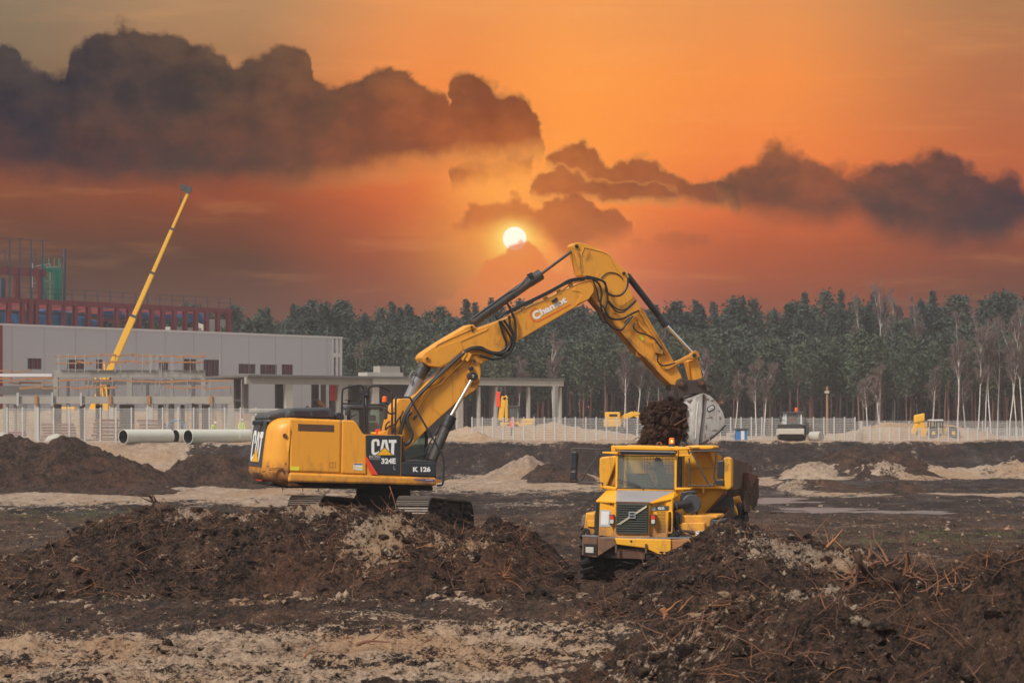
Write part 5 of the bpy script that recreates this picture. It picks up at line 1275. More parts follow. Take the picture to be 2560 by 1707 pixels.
# half hidden loader at the right
Y = 232.; q = lambda sx, sy, y=Y: wpt(*zC((sx, sy))[0], y)
g0 = q(1600, 1180); t = thing('backhoe_loader', 'loader with bright orange folded arm half hidden behind the low fence at right', 'backhoe loader', (g0.x, Y, 2.35))
mb = MB(); arm(mb, [q(1455, 1145), q(1485, 1085), q(1497, 1050), q(1505, 1015)], .24, .2); arm(mb, [q(1508, 1040), q(1530, 1090), q(1538, 1165)], .27, .2); mb.build('digging_arm', 'crane_yellow', t, bevel=.05)
mb = MB(); a = q(1506, 1022); mb.box(a, (.5, 0, .1), (0, .3, 0), (0, 0, .38)); mb.build('arm_head', 'crane_yellow', t, bevel=.1)
a, b = q(1572, 1080), q(1668, 1042); mb = MB(); mb.abox(a.x, b.x, Y - .8, Y + .8, b.z, b.z + .15); mb.build('cab_roof', 'cabin_white', t, bevel=.05)
mb = MB()
for x in (a.x + .08, (a.x + b.x) / 2, b.x - .08):
    for y in (Y - .7, Y + .7): mb.abox(x - .05, x + .05, y - .05, y + .05, 2.9, b.z - .003)
mb.build('cab_posts', 'dark_grey', t); mb = MB(); mb.abox(a.x + .14, b.x - .14, Y - .7, Y - .68, 3.3, b.z - .02); mb.build('glass', 'glass_green', t)
mb = MB(); mb.abox(a.x - .3, b.x + 1.4, Y - .5, Y + .6, 2.9, 3.5); mb.build('body', 'crane_yellow', t, bevel=.1)
mb = MB(); arm(mb, [q(1680, 1105), q(1730, 1118)], .2, .4); mb.build('loader_bucket', 'crane_yellow', t)
for x in (a.x + .3, b.x + .9):
    for y in (-.8, .8): wheel_part(t, (x, Y + y, 2.42 + .6), .6, .4)
# yellow crawler digger and yellow trailer seen through the fence behind the load
Y = 240.; q = lambda sx, sy, y=Y: wpt(*z3((sx, sy))[0], y)
g0 = q(600, 1440); t = thing('crawler_digger', 'yellow crawler digger with low bent arm behind the fence left of the bucket load', 'excavator', (g0.x, Y, 2.35))
mb = MB(); arm(mb, [q(530, 1400), q(580, 1345), q(650, 1318), q(700, 1335), q(740, 1350)], .26, .25); mb.build('arm', 'crane_yellow', t, bevel=.05)
a, b = q(435, 1415), q(555, 1350); mb = MB(); mb.abox(a.x, b.x, Y - 1, Y + 1, a.z, (a.z + b.z) / 2 + .3); mb.build('body', 'crane_yellow', t, bevel=.1)
mb = MB(); mb.abox(a.x + .1, a.x + 1.6, Y - .9, Y + .1, (a.z + b.z) / 2 + .304, b.z + .6); mb.build('cab', 'crane_yellow', t, bevel=.1)
mb = MB(); mb.abox(a.x + .5, a.x + 1.3, Y - .93, Y - .905, (a.z + b.z) / 2 + .6, b.z + .4); mb.build('window', 'window_dark', t)
mb = MB(); mb.abox(a.x, b.x + .5, Y - 1.1, Y + 1.1, 2.35, a.z - .003); mb.build('tracks', 'under_dark', t, bevel=.2)
a, b = q(655, 1430), q(770, 1390); t = thing('yellow_trailer', 'flat yellow trailer behind the fence next to the crawler digger', 'trailer', (a.x, Y + 3, 2.35))
mb = MB(); mb.abox(a.x, b.x, Y + 2.2, Y + 3.8, a.z + .5, b.z); mb.build('bed', 'crane_yellow', t, bevel=.05); mb = MB(); mb.abox(a.x + .2, b.x - .2, Y + 2.4, Y + 3.6, a.z, a.z + .497); mb.build('chassis', 'dark_grey', t)
for k in (0, 1):
    for y in (2.2, 3.8): wheel_part(t, (a.x + 1.2 + 1.6 * k, Y + y, 2.42 + .45), .45, .3)
# odds and ends behind the left fence
q = lambda sx, sy, y: wpt(*zA((sx, sy))[0], y)
for k, (x0, x1, ya, yb, m_, lab) in enumerate(((305, 560, 1378, 1450, 'rust', 'long stack of rusty red steel bars behind the left fence'), (700, 900, 1345, 1440, 'rust', 'stack of rusty reinforcement left of the pale column'), (1040, 1250, 1350, 1430, 'rust', 'stack of rusty reinforcement bars near the blue hose'), (60, 200, 1440, 1475, 'red_steel', 'low stack of red beams at the left end of the fence'))):
    a, b = q(x0, yb, 200), q(x1, ya, 200); t = thing('bar_stack', lab, 'steel bars', (a.x, 200, 2.4)); n = 6
    for j in range(n):
        z = 2.45 + (b.z - 2.45) * (j + .5) / n; mb = MB()
        mb.box(((a.x + b.x) / 2 + rr.uniform(-.2, .2), 200 + rr.uniform(-.1, .1), z), ((b.x - a.x) / 2 * rr.uniform(.85, 1), 0, 0), (0, .5, 0), (0, 0, (b.z - 2.45) / n * .36)); mb.build('layer', m_, t)
a = q(1330, 1410, 199); path = [Vector((a.x + .55 * math.cos(v) * 1.3, 199 + .1 * math.sin(3 * v), a.z + .55 * math.sin(v))) for v in np.linspace(R(-20), R(200), 16)]
mesh_thing(MB().tube(path, .07, 8), 'blue_hose', 'cabin_blue', 'thick blue hose arching up behind the left fence', 'hose', (a.x, 199, 2.4))
for lab, x0, x1, ya, yb in (('grey sheeted pile behind the left fence', 350, 490, 1455, 1500), ('pale sheeted pile at the left edge below the fence', -30, 70, 1445, 1492)):
    a, b = q(x0, yb, 190), q(x1, ya, 190); mb = MB(); n = 14; rings = []
    for i in range(n):
        f = i / (n - 1); hh = (b.z - 2.35) * (math.sin(math.pi * min(max(f, .04), .96)) ** .4) * rr.uniform(.85, 1.05); x = a.x + (b.x - a.x) * f
        rings.append([(x, 189.2, 2.3), (x, 189.4, 2.35 + hh * .9), (x, 190, 2.35 + hh), (x, 190.6, 2.35 + hh * .85), (x, 190.8, 2.3)])
    mb.loft(rings, True, closed=True); mesh_thing(mb, 'covered_pile', 'concrete_pale', lab, 'covered pile', (a.x, 190, 2.35))

# ------------------------------------------------------------------ tracked excavator
EX = Frame(-3.14, 58.55, R(15.5))
ex = thing('excavator', 'large ochre yellow tracked excavator with raised two piece boom holding a loaded bucket', 'excavator', (-3.14, 58.55, 1.05), R(15.5))
NY = -1.45
def P2(poly, y): return [EX.xz(a, b, y) for a, b in poly]
def plate(name, m_, poly, y0, y1, parent=ex, bevel=0., at=None, F=EX):
    mb = MB(); F.prism(mb, poly, y0, y1, at); return mb.build(name, m_, parent, bevel=bevel)
def cyl(mb, a, b, y0, r_, r1=None, y1=None, n=16, F=EX, cap=True):
    A, B = F.p(a[0], a[1], y0), F.p(b[0], b[1], y0 if y1 is None else y1); L = (B - A).length
    return mb.lathe(A, B, [(0, r_), (L, r1 or r_)], n, cap=cap)
def disc(mb, c, r_, y0, y1, F=EX, n=20):
    x, z = F.xz(c[0], c[1], y0); return mb.lathe(F.w(x, y0, z), F.w(x, y1, z), [(0, r_ * .9), (.015, r_), (abs(y1 - y0), r_)], n, smooth=False)
def hose(mb, pts, y, r_, F=EX, k=5, n=7):
    ys_ = y if isinstance(y, (list, tuple)) else [y] * len(pts)
    return mb.tube(catmull([F.p(a, b, q) for (a, b), q in zip(pts, ys_)], k), r_, n)
# counterweight, rounded in plan, flat leaning rear face
xj, zt_ = EX.xz(*z1((449, 525))[0], NY); zb0 = EX.xz(*z1((430, 1150))[0], NY)[1]
xa_, za_ = EX.xz(*z1((250, 560))[0], -.92); xb_, zb_ = EX.xz(*z1((198, 960))[0], -.92)
def xr(z): return xb_ + (xa_ - xb_) * (z - zb_) / (za_ - zb_) if z > zb_ - .12 else xb_ + (xa_ - xb_) * (-.12) / (za_ - zb_) + (zb_ - .12 - z) * .22
def cw_ring(z, ins):
    pts = []; rc = .52; x0 = xr(z) + ins
    def arc(cx, cyy, a0, a1):
        for k in range(9): a = a0 + (a1 - a0) * k / 8; pts.append(EX.w(cx + (rc) * math.cos(a), cyy + (rc) * math.sin(a), z))
    pts.append(EX.w(xj - .006, NY + ins * .5, z)); arc(x0 + rc, NY + ins * .5 + rc, -math.pi / 2, -math.pi); arc(x0 + rc, -NY - ins * .5 - rc, math.pi, math.pi / 2); pts.append(EX.w(xj - .006, -NY - ins * .5, z))
    return pts
H_ = zt_ - zb0; lv = [(0, .34), (.02, .24), (.06, .12), (.12, .04), (.2, 0), (.4, 0), (.6, 0), (.8, 0), (.87, .02), (.92, .06), (.96, .13), (.99, .22), (1., .30)]
mb = MB(); mb.loft([cw_ring(zb0 + H_ * f, i_) for f, i_ in lv], smooth=True); cw = mb.build('counterweight', 'ochre_scraped', ex)
def rear(y, z, off): return EX.w(xr(z) - off, y, z)
pz0, pz1 = EX.xz(*z1((198, 968))[0], -.92)[1], za_ + .0
mb = MB()
mb.loft([[rear(.9, z, 0), rear(-.9, z, 0), rear(-.9, z, .018), rear(.9, z, .018)] for z in np.linspace(pz0, pz1, 7)]); rp = mb.build('rear_panel', 'dark_grey', cw)
mb = MB(); rings = []
for k in range(9):
    f = k / 8; z = pz1 + (zt_ + .05 - pz1) * math.sin(f * math.pi / 2); xo = .22 * (1 - math.cos(f * math.pi / 2)); rings.append([EX.w(xr(pz1) - .02 + xo * 1.4, .9, z), EX.w(xr(pz1) - .02 + xo * 1.4, -.92, z), EX.w(xr(pz1) + .2 + xo * 1.5, -.92, z - .05), EX.w(xr(pz1) + .2 + xo * 1.5, .9, z - .05)])
mb.loft(rings, True); mb.build('rear_cap', 'dark_grey', cw)
LOGO = {'C': [(.0, .16), (0, .84), (.05, .97), (.12, 1.), (.22, 1.), (.29, .97), (.325, .86), (.325, .58), (.225, .58), (.225, .80), (.20, .85), (.14, .85), (.115, .80), (.115, .22), (.14, .16), (.19, .16), (.30, .26), (.31, .2), (.24, .06), (.22, 0), (.11, 0), (.04, .04)],
        'A': [(.345, .26), (.44, .96), (.62, .96), (.725, .20), (.62, .36), (.585, .40), (.55, .70), (.53, .84), (.51, .70), (.465, .40), (.42, .34)],
        'T': [(.69, .96), (1., .96), (1., .76), (.92, .76), (.90, 0), (.84, 0), (.775, .10), (.80, .76), (.69, .76)]}
TRI = [(.21, .0), (.52, .45), (.84, .0)]; TRIB = [(.155, -.03), (.52, .51), (.90, -.03)]
mbw, mby, mbk = MB(), MB(), MB()
lz0, lz1 = EX.xz(*z1((150, 925))[0], 0)[1], EX.xz(*z1((150, 640))[0], 0)[1]
def rmap(p, off): z = lz0 + (lz1 - lz0) * p[1]; return rear(.72 - 1.44 * p[0], z, off)
for k in 'CAT': mbw.add([rmap(p, .024) for p in LOGO[k]], [tuple(range(len(LOGO[k])))])
mbk.add([rmap(p, .027) for p in TRIB], [(0, 1, 2)]); mby.add([rmap(p, .030) for p in TRI], [(0, 1, 2)])
mbw.build('lettering', 'white_decal', rp); mbk.build('triangle_outline', 'panel_black', rp); mby.build('triangle', 'yellow_decal', rp)
# name in black on the lower rear
mb = MB(); zl = EX.xz(*z1((120, 1070))[0], -.5)[1]
e_z = (rear(0, zl + .2, 0) - rear(0, zl, 0)).normalized(); e_x = (EX.w(0, -1, 0) - EX.w(0, 0, 0))
lettering(mb, 'chamot', rear(.35, zl, .012), e_x, e_z, 1.15, .17, .02); mb.build('small_lettering', 'panel_black', cw)
mb = MB(); mb.add([rear(.1, zl - .05, .014), rear(-.8, zl - .05, .014), rear(-.8, zl - .08, .014), rear(.1, zl - .08, .014)], [(0, 1, 2, 3)]); mb.build('red_underline', 'red_decal', cw)
# scraped bars on the counterweight flank
for yy_ in (985, 998):
    a, b = z1((265, yy_), (392, yy_ - 5)); mb = MB(); EX.prism(mb, [(a[0], a[1]), (b[0], b[1]), (b[0], b[1] + 1.6), (a[0], a[1] + 1.6)], NY - .012, NY + .01); mb.build('scrape_mark', 'rust', cw)
mb = MB()
for (x0, y0, w_, h_) in ((200, 1010, 34, 12), (190, 1040, 30, 10), (385, 1000, 30, 30), (400, 1080, 34, 14), (410, 935, 14, 16), (250, 1075, 150, 3), (425, 1010, 26, 5), (240, 965, 30, 8), (330, 1100, 60, 6)):
    EX.prism(mb, z1((x0, y0 + h_ * .5), (x0 + w_ * .3, y0), (x0 + w_, y0 + h_ * .2), (x0 + w_ * .8, y0 + h_ * .8), (x0 + w_ * .35, y0 + h_)), NY - .006, NY + .02)
mb.build('scratches', 'grille_brown', cw)
mb = MB(); c = z1((408, 690))[0]; mb.lathe(EX.p(c[0], c[1], NY - .01), EX.p(c[0], c[1], NY + .05), [(0, .045), (.02, .05)], 10); hose(mb, z1((395, 680), (410, 672), (425, 690), (418, 712)), NY - .01, .014); mb.build('lifting_eye', 'rust', cw)
mb = MB(); a = z1((165, 572))[0]; A_ = EX.p(a[0], a[1], -.3); mb.box(A_, (.13, 0, 0), (0, .1, 0), (0, 0, .05)); mb.lathe(A_ - Vector((.1, 0, 0)), A_ + Vector((.1, 0, .04)), [(0, .07), (.2, .045)], 10); mb.build('rear_camera', 'black_plastic', ex, bevel=.02)
# engine doors and body core
core = plate('engine_housing', 'ochre_paint', z1((452, 560), (1040, 575), (1112, 680), (1150, 700), (1150, 1045), (452, 1022)), -1.41, 1.41)
d1 = plate('engine_door', 'ochre_paint', z1((456, 527), (926, 545), (918, 1033), (449, 1017)), NY, -1.36, bevel=.045)
plate('grille', 'grille_brown', z1((530, 580), (858, 592), (858, 655), (530, 645)), NY - .004, -1.44, d1)
mb = MB()
for a, b, c_, d_ in ((815, 928, 872, 932), (815, 974, 872, 978), (815, 928, 819, 978), (868, 928, 872, 978), (842, 930, 846, 960)): EX.prism(mb, z1((a, b), (c_, b), (c_, d_), (a, d_)), NY - .008, NY - .001)
mb.build('door_latch', 'ochre_worn', d1)
plate('warning_label', 'lemon_decal', z1((462, 968), (540, 972), (538, 1006), (460, 1002)), NY - .006, NY - .001, d1)
d2 = plate('side_door', 'ochre_paint', z1((932, 546), (1038, 549), (1062, 572), (1112, 655), (1130, 676), (1152, 683), (1152, 1043), (924, 1033)), NY, -1.36, bevel=.03)
st0 = plate('maintenance_label', 'white_decal', z1((1036, 940), (1118, 943), (1118, 1003), (1036, 1000)), NY - .005, NY - .001, d2)
plate('label_band', 'blue_decal', z1((1038, 942), (1116, 945), (1116, 955), (1038, 952)), NY - .008, NY - .0055, st0); plate('label_band', 'lemon_decal', z1((1066, 972), (1114, 974), (1114, 988), (1066, 986)), NY - .008, NY - .0055, st0)
for k in range(4): plate('label_line', 'grey_decal', z1((1040, 960 + 10 * k), (1060, 960 + 10 * k), (1060, 963 + 10 * k), (1040, 963 + 10 * k)), NY - .008, NY - .0055, st0)
# black name panel
np_ = plate('name_panel', 'panel_black', z1((1155, 682), (1468, 686), (1462, 1050), (1258, 1043), (1152, 872)), NY - .006, -.62, bevel=.02)
plate('panel_frame', 'ochre_paint', z1((1154, 676), (1474, 680), (1468, 1056), (1154, 1046)), NY + .03, -.60)
plate('red_stripe', 'red_decal', z1((1149, 868), (1258, 1043), (1200, 1042), (1149, 940)), NY - .008, NY + .02)
mbw, mby, mbk = MB(), MB(), MB()
def lmap(p, off): a = z7((772 + 446 * p[0], 1405 - 285 * p[1]))[0]; x, z = EX.xz(a[0], a[1], NY); return EX.w(x, NY - off, z)
for k in 'CAT': mbw.add([lmap(p, .010) for p in LOGO[k]], [tuple(range(len(LOGO[k])))])
mbk.add([lmap(p, .012) for p in TRIB], [(0, 1, 2)]); mby.add([lmap(p, .014) for p in TRI], [(0, 1, 2)])
mbk.build('triangle_outline', 'panel_black', np_); mby.build('triangle', 'yellow_decal', np_)
EXx = EX.w(1, 0, 0) - EX.w(0, 0, 0); EZ = Vector((0, 0, 1))
def text_at(mb, txt, a, b, y=NY - .010, F=EX, bold=.03, shear=0.):      # a lower left, b upper right in the chart
    x0, za = F.xz(a[0], a[1], y); x1, zb = F.xz(b[0], b[1], y)
    return lettering(mb, txt, F.w(x0, y, za), F.w(1, 0, 0) - F.w(0, 0, 0), EZ, x1 - x0, zb - za, bold, .002, shear)
text_at(mbw, '324E', *z1((1288, 945), (1420, 893)), bold=.045)
mbw.build('lettering', 'white_decal', np_)
mb = MB(); text_at(mb, 'BOSS', *z1((1178, 892), (1280, 868)), bold=.02)
for yy_ in (897, 903): EX.prism(mb, z1((1178, yy_), (1278, yy_ + 2), (1278, yy_ + 4), (1178, yy_ + 2)), NY - .012, NY - .008)
text_at(mb, 'L', *z1((1400, 998), (1418, 962)), bold=.0); mb.build('grey_lettering', 'grey_decal', np_)
kb = plate('front_box', 'panel_black', z1((1472, 926), (1788, 938), (1786, 1066), (1468, 1054)), NY + .01, -.60, bevel=.03)
plate('front_box_top', 'dark_grey', z1((1475, 925), (1600, 903), (1785, 925), (1788, 938)), NY + .05, -.60, bevel=.02)
mb = MB(); text_at(mb, 'K 126', *z1((1577, 1018), (1737, 970)), y=NY, bold=.05); mb.build('lettering', 'white_decal', kb)
plate('corner_cover', 'black_plastic', z1((1470, 686), (1486, 700), (1512, 916), (1468, 922)), NY + .05, -.62, bevel=.02)
# lower sill, underside
sl = plate('sill', 'ochre_paint', z1((446, 1022), (1790, 1070), (1794, 1146), (1540, 1138), (436, 1112)), NY - .02, NY + .30, bevel=.05)
mb = MB(); text_at(mb, 'Trimble', *z1((1585, 1098), (1660, 1080)), y=NY - .022, bold=.02)
mb.build('blue_lettering', 'blue_decal', sl); q_ = plate('blue_badge', 'blue_decal', z1((1672, 1082), (1770, 1087), (1770, 1104), (1672, 1100)), NY - .026, NY - .021, sl)
mb = MB(); text_at(mb, 'QUADRO', *z1((1690, 1098), (1758, 1088)), y=NY - .027, bold=.02); mb.build('lettering', 'white_decal', q_)
mb = MB(); EX.prism(mb, z1((300, 1060), (1785, 1080), (1770, 1150), (1560, 1178), (430, 1165), (260, 1140)), -1.1, 1.4); EX.prism(mb, z1((1560, 1140), (1765, 1150), (1765, 1190), (1590, 1190)), -1.2, -.5); mb.build('underframe', 'under_dark', ex, bevel=.05)
mb = MB()
for x in (388, 570, 712): hose(mb, z1((x, 1150), (x + 2, 1195)), -1.2, .01, n=5)
mb.build('hanging_bolts', 'under_dark', ex)
for a in (1800,): mb = MB(); EX.prism(mb, z1((1792, 1085), (1842, 1092), (1842, 1110), (1800, 1122), (1792, 1120)), NY - .05, NY + .2); mb.build('step_bracket', 'ochre_paint', ex)
# engine hood
hd_ = plate('engine_hood', 'dark_grey', z1((424, 528), (428, 470), (450, 450), (490, 436), (800, 430), (828, 440), (846, 462), (876, 536)), -1.30, .6, bevel=.06)
plate('hood_rear', 'dark_grey', z1((240, 540), (252, 505), (275, 490), (440, 452), (440, 528)), -.95, .9, bevel=.06)
plate('air_slot', 'window_dark', z1((500, 468), (632, 470), (634, 514), (502, 512)), -1.315, -1.29, hd_); plate('air_slot', 'window_dark', z1((662, 464), (790, 462), (826, 520), (664, 516)), -1.315, -1.29, hd_)
plate('air_filter', 'black_plastic', z1((862, 540), (866, 492), (885, 476), (930, 478), (950, 500), (952, 544)), -1.1, -.4, bevel=.05)
mb = MB(); hose(mb, z1((775, 436), (745, 412), (700, 372)), -.4, .065, n=12); mb.build('exhaust', 'rust', ex)
mb = MB(); cyl(mb, *z1((706, 378), (688, 358)), -.4, .068, .05); mb.build('exhaust_tip', 'under_dark', ex)
mb = MB(); hose(mb, z1((600, 436), (604, 424), (616, 422), (624, 428), (624, 436)), -1.0, .012); mb.build('lifting_loop', 'under_dark', ex)
# deck between body and cab
plate('deck', 'ochre_worn', z1((1150, 690), (1470, 690), (1480, 900), (1150, 900)), -.58, 1.3)
plate('front_deck', 'under_dark', z1((1470, 905), (1790, 925), (1785, 1080), (1470, 1070)), -.59, 1.4)
# cab
CX = .42
cab = thing('tmp', 'x', 'x') if False else None
cb = plate('cab_frame', 'black_plastic', z1((1000, 900), (1720, 900), (1715, 1060), (1000, 1050)), CX + .01, 1.44)
plate('cab_roof', 'dark_grey', z1((985, 440), (1000, 416), (1040, 408), (1560, 412), (1640, 428), (1650, 446), (1100, 446)), CX - .02, 1.46, bevel=.04)
for y in (CX, 1.38):
    plate('cab_pillar', 'black_plastic', z1((1086, 447), (1160, 447), (1165, 899), (1090, 899)), y, y + .06)
    plate('cab_pillar', 'black_plastic', z1((985, 447), (1004, 447), (1004, 899), (985, 899)), y, y + .06)
    plate('cab_pillar', 'black_plastic', z1((1630, 447), (1650, 447), (1716, 700), (1706, 899), (1680, 899), (1692, 705)), y, y + .06)
    plate('cab_pillar', 'black_plastic', z1((1365, 447), (1388, 447), (1400, 899), (1376, 899)), y, y + .05)
    plate('cab_glass', 'glass_green', z1((1162, 447), (1630, 447), (1692, 705), (1680, 898), (1166, 898)), y + .02, y + .03)
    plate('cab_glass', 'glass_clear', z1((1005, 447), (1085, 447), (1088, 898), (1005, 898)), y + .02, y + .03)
f0_, f1_, f2_ = [EX.xz(a, b, CX) for a, b in z1((1650, 447), (1716, 700), (1706, 899))]
mb = MB(); mb.loft([[EX.w(p[0] - .015, CX + .07, p[1]), EX.w(p[0] - .015, 1.37, p[1]), EX.w(p[0] - .03, 1.37, p[1]), EX.w(p[0] - .03, CX + .07, p[1])] for p in (f0_, f1_, f2_)]); mb.build('windscreen', 'glass_green', ex)
x0, z0 = EX.xz(*z1((990, 450))[0], CX); mb = MB(); mb.add([EX.w(x0, CX + .06, z0 - .03), EX.w(x0, 1.38, z0 - .03), EX.w(x0, 1.38, z0 - .9), EX.w(x0, CX + .06, z0 - .9)], [(0, 1, 2, 3)])
seat = plate('seat', 'seat_cloth', z1((1180, 880), (1176, 600), (1190, 570), (1230, 562), (1260, 580), (1268, 660), (1310, 760), (1320, 880)), CX + .3, CX + .75, bevel=.05)
plate('seat_strap', 'red_strap', z1((1240, 560), (1262, 572), (1285, 640), (1282, 668), (1255, 668), (1258, 620), (1236, 585)), CX + .26, CX + .34, seat, bevel=.02)
plate('headrest', 'seat_cloth', z1((1196, 500), (1240, 500), (1246, 556), (1198, 556)), CX + .38, CX + .66, seat, bevel=.04)
# operator seen as a dark shape with orange shoulder in the seat
mb = MB(); disc(mb, z1((1318, 408))[0], .085, .9, 1.1) if False else None
b0, b1 = EX.p(*z1((1320, 404))[0], .95), EX.p(*z1((1320, 384))[0], .95)
bc = MB(); bc.lathe(b0, b0 + Vector((0, 0, .065)), [(0, .085), (.04, .085), (.065, .06)], 16); bc_ = bc.build('beacon_base', 'black_plastic', ex)
bc = MB(); t0_ = EX.p(*z1((1320, 326))[0], .95); bc.lathe(b0 + Vector((0, 0, .066)), t0_, [(0, .068), ((t0_ - b0).z - .10, .058), ((t0_ - b0).z - .075, .045)], 18); bc.build('beacon', 'beacon_orange', ex)
# guard rails
mb = MB()
hose(mb, z1((930, 540), (930, 440), (934, 285), (955, 257), (1062, 232), (1105, 234), (1126, 268), (1134, 400), (1138, 560), (1140, 668)), -.95, .024, k=4); hose(mb, z1((940, 396), (1128, 402)), -.95, .02)
mb.build('guard_rail', 'black_plastic', ex)
mb = MB(); hose(mb, z1((1158, 668), (1158, 400), (1164, 270), (1186, 241), (1282, 240), (1368, 282), (1384, 310), (1386, 672)), -.95, .024, k=4); hose(mb, z1((1165, 405), (1290, 408), (1350, 436)), -.95, .02); mb.build('guard_rail', 'black_plastic', ex)
mb = MB(); hose(mb, z1((1414, 678), (1418, 500), (1421, 362), (1436, 342), (1530, 340), (1556, 352), (1600, 440), (1700, 612), (1800, 785), (1852, 882), (1856, 1000), (1850, 1118), (1832, 1140), (1796, 1142)), NY + .02, .024, k=4); mb.build('guard_rail', 'black_plastic', ex)
mb = MB(); mb.lathe(EX.p(*z1((1128, 320))[0], -.96), EX.p(*z1((1164, 320))[0], -.96), [(0, .05), (.1, .05)], 8)
for c in ((1128, 320), (1163, 320)): mb.lathe(EX.p(*z1((c[0], c[1] + 22))[0], -.95), EX.p(*z1((c[0], c[1] - 22))[0], -.95), [(0, .04), (.12, .04)], 10)
mb.build('rail_clamp', 'black_plastic', ex)
plate('mirror', 'dark_grey', z1((968, 420), (1008, 412), (1012, 430), (998, 480), (985, 500), (960, 500)), -1.05, -.97, bevel=.02)
plate('mirror', 'dark_grey', z1((1312, 434), (1332, 428), (1350, 440), (1346, 530), (1330, 544), (1308, 530)), -1.20, -1.12, bevel=.02)
mb = MB(); hose(mb, z1((920, 458), (955, 445), (985, 428)), -1.0, .018); hose(mb, z1((1345, 470), (1370, 488), (1420, 480)), -1.25, .022); hose(mb, z1((985, 500), (988, 600), (986, 640)), -.9, .03); hose(mb, z1((1010, 520), (1060, 495)), -.9, .012); mb.build('mirror_arm', 'black_plastic', ex)
mb = MB(); a, b = EX.p(*z1((993, 392))[0], -.6), EX.p(*z1((993, 366))[0], -.6); mb.tube([a, b], .03, 8); mb.box(b, EXx * .1, (0, .1, 0), (0, 0, .008)); a = EX.p(*z1((1092, 398))[0], -.6); mb.tube([a, a + Vector((0, 0, .1))], .045, 8); mb.build('antenna', 'black_plastic', ex)
plate('filler_cap', 'ochre_arm', z1((1272, 648), (1322, 648), (1322, 682), (1272, 682)), -1.2, -1.0, bevel=.02); plate('filler_neck', 'red_strap', z1((1236, 632), (1284, 628), (1280, 684), (1238, 684)), -.9, -.8, bevel=.02)
plate('deck_box', 'yellow_decal', z1((1200, 655), (1242, 656), (1242, 674), (1200, 672)), -1.1, -1.0, bevel=.01)
# boom, lower piece
BW = .33
lb = plate('lower_boom', 'ochre_arm', z1((1330, 720), (1420, 815), (1500, 826), (1559, 784), (1703, 636), (1969, 392), (2150, 272), (2188, 208), (2198, 75)) + z2((1165, 1338), (1142, 1298), (1105, 1288), (1010, 1290), (880, 1385), (720, 1512)) + z1((1720, 195), (1620, 300), (1548, 350), (1455, 350), (1388, 440), (1350, 600)), -BW, BW, bevel=.02)
mb = MB()
for pa in (z1((1640, 420), (1780, 230), (1900, 130), (2060, 60)), ): hose(mb, pa, -BW, .012)
hose(mb, z1((1570, 475), (1705, 640)) if False else z7((1700, 450), (2000, 700)), -BW, .008, n=5); hose(mb, z1((1710, 370), (1830, 500)), -BW, .008, n=5); mb.build('weld_seam', 'ochre_arm', lb)
plate('pivot_plate', 'ochre_arm', z2((1088, 1345), (1098, 1312), (1120, 1294), (1148, 1300), (1164, 1330), (1184, 1470), (1178, 1520), (1150, 1560), (1060, 1568), (1040, 1500), (1066, 1440)), -BW - .06, -BW, bevel=.015)
mb = MB(); disc(mb, z2((1121, 1345))[0], .075, -BW - .10, -BW); mb.build('pivot_pin', 'ochre_worn', lb); mb = MB(); disc(mb, z2((1121, 1345))[0], .035, -BW - .115, -BW - .1); mb.build('pivot_bolt', 'under_dark', lb)
plate('front_lug', 'panel_black', z2((1092, 1395), (1112, 1392), (1116, 1432), (1074, 1436), (1070, 1410)), -BW - .14, -BW - .06, bevel=.01)
# boom, upper piece
UBp = z2((604, 1312), (612, 1290), (640, 1256), (800, 1150), (1080, 985), (1118, 986), (1132, 1010), (1150, 1026), (1420, 932), (1750, 775), (2062, 622), (2150, 578), (2250, 556), (2286, 580), (2296, 640), (2290, 672), (2240, 742), (2135, 802), (1520, 1162), (1290, 1306), (1180, 1376), (1100, 1340), (1010, 1350), (872, 1386), (800, 1406), (680, 1391), (622, 1352))
ub = plate('upper_boom', 'ochre_arm', UBp, -.36, .36, bevel=.02)
plate('side_doubler', 'ochre_arm', z2((742, 1240), (770, 1212), (990, 1130), (1240, 1030), (1262, 1022), (1240, 1045), (1000, 1150), (990, 1160), (1010, 1230), (880, 1350), (800, 1390), (762, 1350)), -.375, -.355, ub, bevel=.006)
plate('end_doubler', 'ochre_arm', z2((2075, 652), (2160, 668), (2175, 690), (2120, 790), (2240, 735), (2288, 668), (2292, 620), (2275, 580), (2240, 566), (2160, 585)), -.375, -.355, ub, bevel=.006)
mb = MB(); hose(mb, z2((1135, 1016), (1010, 1066), (770, 1176), (745, 1210)), -.365, .014, n=6); hose(mb, z2((990, 1165), (1016, 1228)), -.362, .010, n=5); hose(mb, z2((1380, 1080), (1420, 1230), (1520, 1160)), -.362, .006, n=5); mb.build('weld_seam', 'ochre_arm', ub)
mb = MB(); disc(mb, z2((660, 1318))[0], .062, -.40, -.36); disc(mb, z2((1096, 1010))[0], .055, -.40, -.36); mb.build('pin', 'ochre_worn', ub)
mb = MB(); disc(mb, z2((660, 1318))[0], .03, -.415, -.40); disc(mb, z2((1096, 1010))[0], .028, -.415, -.40); EX.prism(mb, z2((1090, 1030), (1104, 1028), (1112, 1052), (1100, 1058)), -.39, -.36); mb.build('pin_bolt', 'under_dark', ub)
